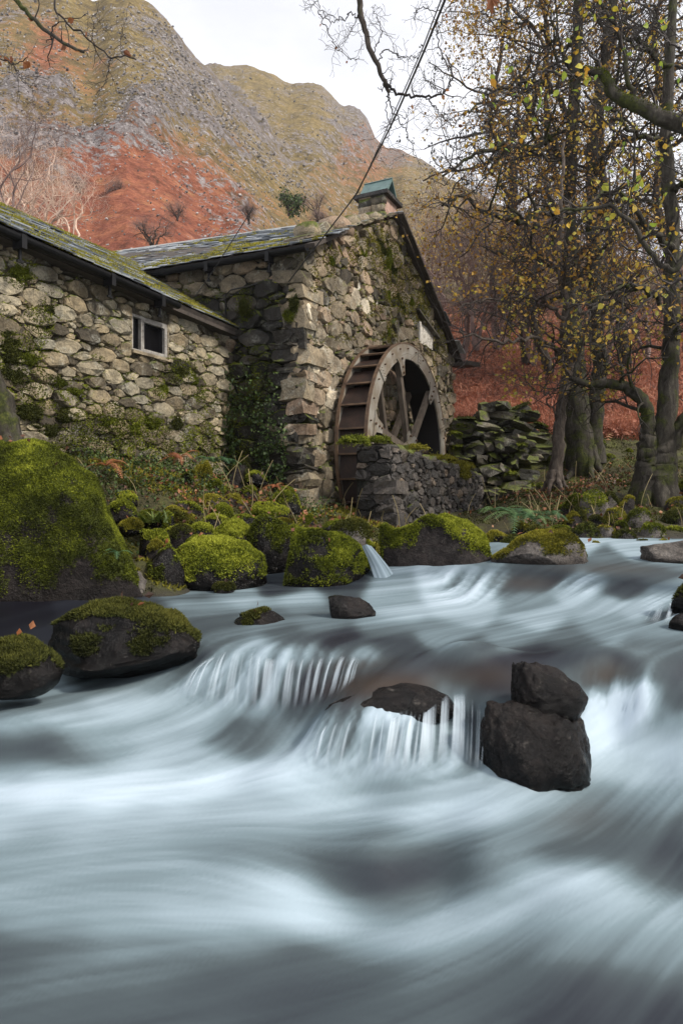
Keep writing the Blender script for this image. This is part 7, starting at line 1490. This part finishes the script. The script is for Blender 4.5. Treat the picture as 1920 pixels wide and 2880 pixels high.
# ivy in the dark corner of the mill side wall
r = np.random.default_rng(704); n = 3200; s_ = r.uniform(.15, 1.6, n); zz = r.beta(1.3, 2.4, n) * 2.4 + .7; k_ = fbm(np.stack([s_, zz, 0 * s_], 1), 2.2, 3) + .25 * (s_ > .7) > .05
pp = O0 - U * .14 + V * s_[:, None] + ZU * zz[:, None]; pp = pp[k_] - U * r.uniform(0, .08, k_.sum())[:, None]; v, f, k = leaf_vf(pp, r, .05, .6)
ivy = mk('ivy', v, f, M['green_leaf'], None, False, {'tone': np.repeat(r.uniform(0, .8, len(pp)), k)}); tag(ivy, 'dark ivy climbing the shaded inner corner of the mill', 'ivy', kind='stuff')

# fronds
def frond_vf(base, dirv, L, r, npin=24, wid=.15, droop=.5):
    d = np.asarray(dirv, float); d = d / np.linalg.norm(d); side = np.cross(d, ZU); side /= np.linalg.norm(side) + 1e-9
    s_ = np.linspace(0, 1, npin + 1); flat = d * [1, 1, 0]; q = base + np.outer(s_, d) * L + np.outer(s_ ** 2.2, -ZU) * L * droop
    V_, F_ = [], []; 
    for i in range(1, npin):
        w = wid * L * math.sin(math.pi * (s_[i] * .88 + .1)) ** .8 + .004; t_ = q[i + 1] - q[i - 1]; t_ /= np.linalg.norm(t_); gap = L / npin * .3
        for sg in (-1, 1):
            tip = q[i] + side * sg * w + t_ * w * .35 - ZU * w * r.uniform(.1, .35); k = len(V_); V_ += [q[i] - t_ * gap, q[i] + t_ * gap, tip + t_ * gap * .15, tip - t_ * gap * .15]; F_.append([k, k + 1, k + 2, k + 3] if sg > 0 else [k + 3, k + 2, k + 1, k])
    k = len(V_)
    for i in range(npin + 1): wv_ = side * .004 * (1 - s_[i] * .7); V_ += [q[i] - wv_, q[i] + wv_]
    F_ += [[k + 2 * i, k + 2 * i + 1, k + 2 * i + 3, k + 2 * i + 2] for i in range(npin)]
    return np.array(V_), np.array(F_)
def fern(px, py, d, L, n, label, seed, mat, up_=.9):
    r = np.random.default_rng(seed); base = P(px, py, d); o = tag(empty('fern', base), label, 'fern', 'ferns')
    for k in range(n):
        a = k / n * 6.28 + r.uniform(-.4, .4); v, f = frond_vf(base, [math.cos(a), math.sin(a) * .8 - .15, up_ * r.uniform(.5, 1.1)], L * r.uniform(.7, 1.15), r, droop=r.uniform(.45, .9)); mk('frond', v, f, mat, o, False, {'tone': np.full(len(v), r.uniform(.2, .9))})
fern(1452, 1452, 9.6, .62, 11, 'green fern drooping at the end of low cobble wall', 711, M['fern'])
fern(1500, 1462, 9.4, .5, 9, 'green fern over the water, second from cobble wall', 712, M['fern'])
fern(1400, 1440, 9.9, .45, 8, 'fern growing against the low cobble wall face', 713, M['fern'])
fern(1545, 1450, 9.6, .4, 7, 'small green fern, farthest right of the far bank ferns', 714, M['fern'])
fern(600, 1300, 8.3, .4, 8, 'green fern under the wing window on left bank', 715, M['fern'])
fern(300, 1310, 7.3, .34, 7, 'rust brown fern behind the huge boulder', 716, M['rust_fern'])
fern(505, 1290, 8.0, .36, 8, 'rust tipped fern arching below the wing window', 717, M['rust_fern'])
fern(775, 1370, 8.6, .26, 7, 'small golden fern near the mill corner', 718, M['rust_fern'])
fern(330, 1555, 5.6, .16, 6, 'tiny fern growing low on the huge boulder', 719, M['fern'])
# strap leaved tuft
r = np.random.default_rng(720); b0 = P(430, 1470, 7.0); tu = tag(empty('grass_tuft', b0), 'bright green strap leaved tuft behind the huge boulder', 'grass tuft')
for k in range(46):
    a = r.uniform(0, 6.28); L = r.uniform(.22, .42); d = np.array([math.cos(a), math.sin(a), r.uniform(.6, 1.6)]); d /= np.linalg.norm(d); s_ = np.linspace(0, 1, 6); q = b0 + r.normal(0, .06, 3) * [1, 1, 0] + np.outer(s_, d) * L - np.outer(s_ ** 2, ZU) * L * .5; sd = np.cross(d, ZU); sd /= np.linalg.norm(sd)
    w_ = .010 * (1 - s_ ** 2)[:, None] + .001; v = np.stack([q - sd * w_, q + sd * w_], 1).reshape(-1, 3); mk('blade', v, np.array([[2 * i, 2 * i + 1, 2 * i + 3, 2 * i + 2] for i in range(5)]), M['grass'], tu, False, {'tone': np.full(12, r.uniform(.2, .8))})
# dry stalks and grass on the banks
r = np.random.default_rng(721); p, r = scatter_ground(150, (230, 1950), (6.8, 13), 721, lambda p, q, r: (~inside_house(p)) & (fbm(p, 1.0, 3, 5.) > -.1)); V_, F_ = [], []; o = 0
for q0 in p:
    L = r.uniform(.12, .5); d = np.array([r.normal(0, .3), r.normal(0, .3), 1]); s_ = np.linspace(0, 1, 5); q = q0 + np.outer(s_, d) * L + np.outer(s_ ** 2, r.normal(0, .3, 3) * [1, 1, .3]) * L; w_ = np.array([.004, 0, 0]); V_.append(np.stack([q - w_, q + w_], 1).reshape(-1, 3)); F_.append(np.array([[2 * i, 2 * i + 1, 2 * i + 3, 2 * i + 2] for i in range(4)]) + o); o += 10
tag(mk('dry_stalks', np.vstack(V_), np.vstack(F_), M['dry_grass'], None, False, {'tone': np.full(o, .5)}), 'thin dry grass stalks standing on the banks', 'grass', kind='stuff')
# bracken on the slope behind the ruined wall
r = np.random.default_rng(730); n = 3600; y = 16.5 + 17 * r.uniform(0, 1, n) ** 1.3; a = r.uniform(1150, 2050, n); x = (a - CX) / FPX * y; z = ground_z(x, y); V_, F_, T_ = [], [], []; o = 0
for i in range(n):
    an = r.uniform(0, 6.28); v, f = frond_vf(np.array([x[i], y[i], z[i]]), [math.cos(an), math.sin(an), r.uniform(.5, 1.6)], r.uniform(.4, .85), r, 9, .2, r.uniform(.5, 1.0)); V_.append(v); F_.append(f + o); o += len(v); T_.append(np.clip(r.normal(.5, .25) + .3 * ((v[:, 2] - v[0, 2]) / .4) - .15, 0, 1))
yb = 16.3 + 18 * r.uniform(0, 1, 46000) ** 1.4; ab = r.uniform(1150, 2050, 46000); xb = (ab - CX) / FPX * yb; pb = np.stack([xb, yb, ground_z(xb, yb)], 1); pb = pb + np.stack([0 * xb, 0 * xb, r.uniform(0, .35, len(xb))], 1)
bv, bf, bt = blades(pb, np.broadcast_to(ZU, pb.shape), r, .2, .013, .5 + .45 * fbm(pb, .8, 4), .95)
V_.append(bv); T_.append(bt); F_.append(np.column_stack([bf, bf[:, 2]])[:0] + o); BF = bf + o
tag(mk('bracken', np.vstack(V_), [np.vstack(F_), BF], M['bracken'], None, False, {'tone': np.concatenate(T_)}), 'dense rust red dead bracken on the slope behind the ruined wall', 'bracken', kind='stuff')

# ------------------------------------------------------------------ valley air
m = bpy.data.materials.new('haze'); m.use_nodes = True; t = m.node_tree; t.nodes.clear(); o_ = t.nodes.new('ShaderNodeOutputMaterial'); pv = t.nodes.new('ShaderNodeVolumePrincipled')
pv.inputs['Color'].default_value = (.9, .92, .97, 1); pv.inputs['Density'].default_value = .00028; pv.inputs['Anisotropy'].default_value = .2; t.links.new(pv.outputs[0], o_.inputs['Volume'])
b_ = MB(); b_.box((30, 205, 115), (460, 0, 0), (0, 220, 0), (0, 0, 118)); hz_ = b_.build('haze', m); tag(hz_, 'thin pale haze filling the valley', 'haze', kind='stuff')
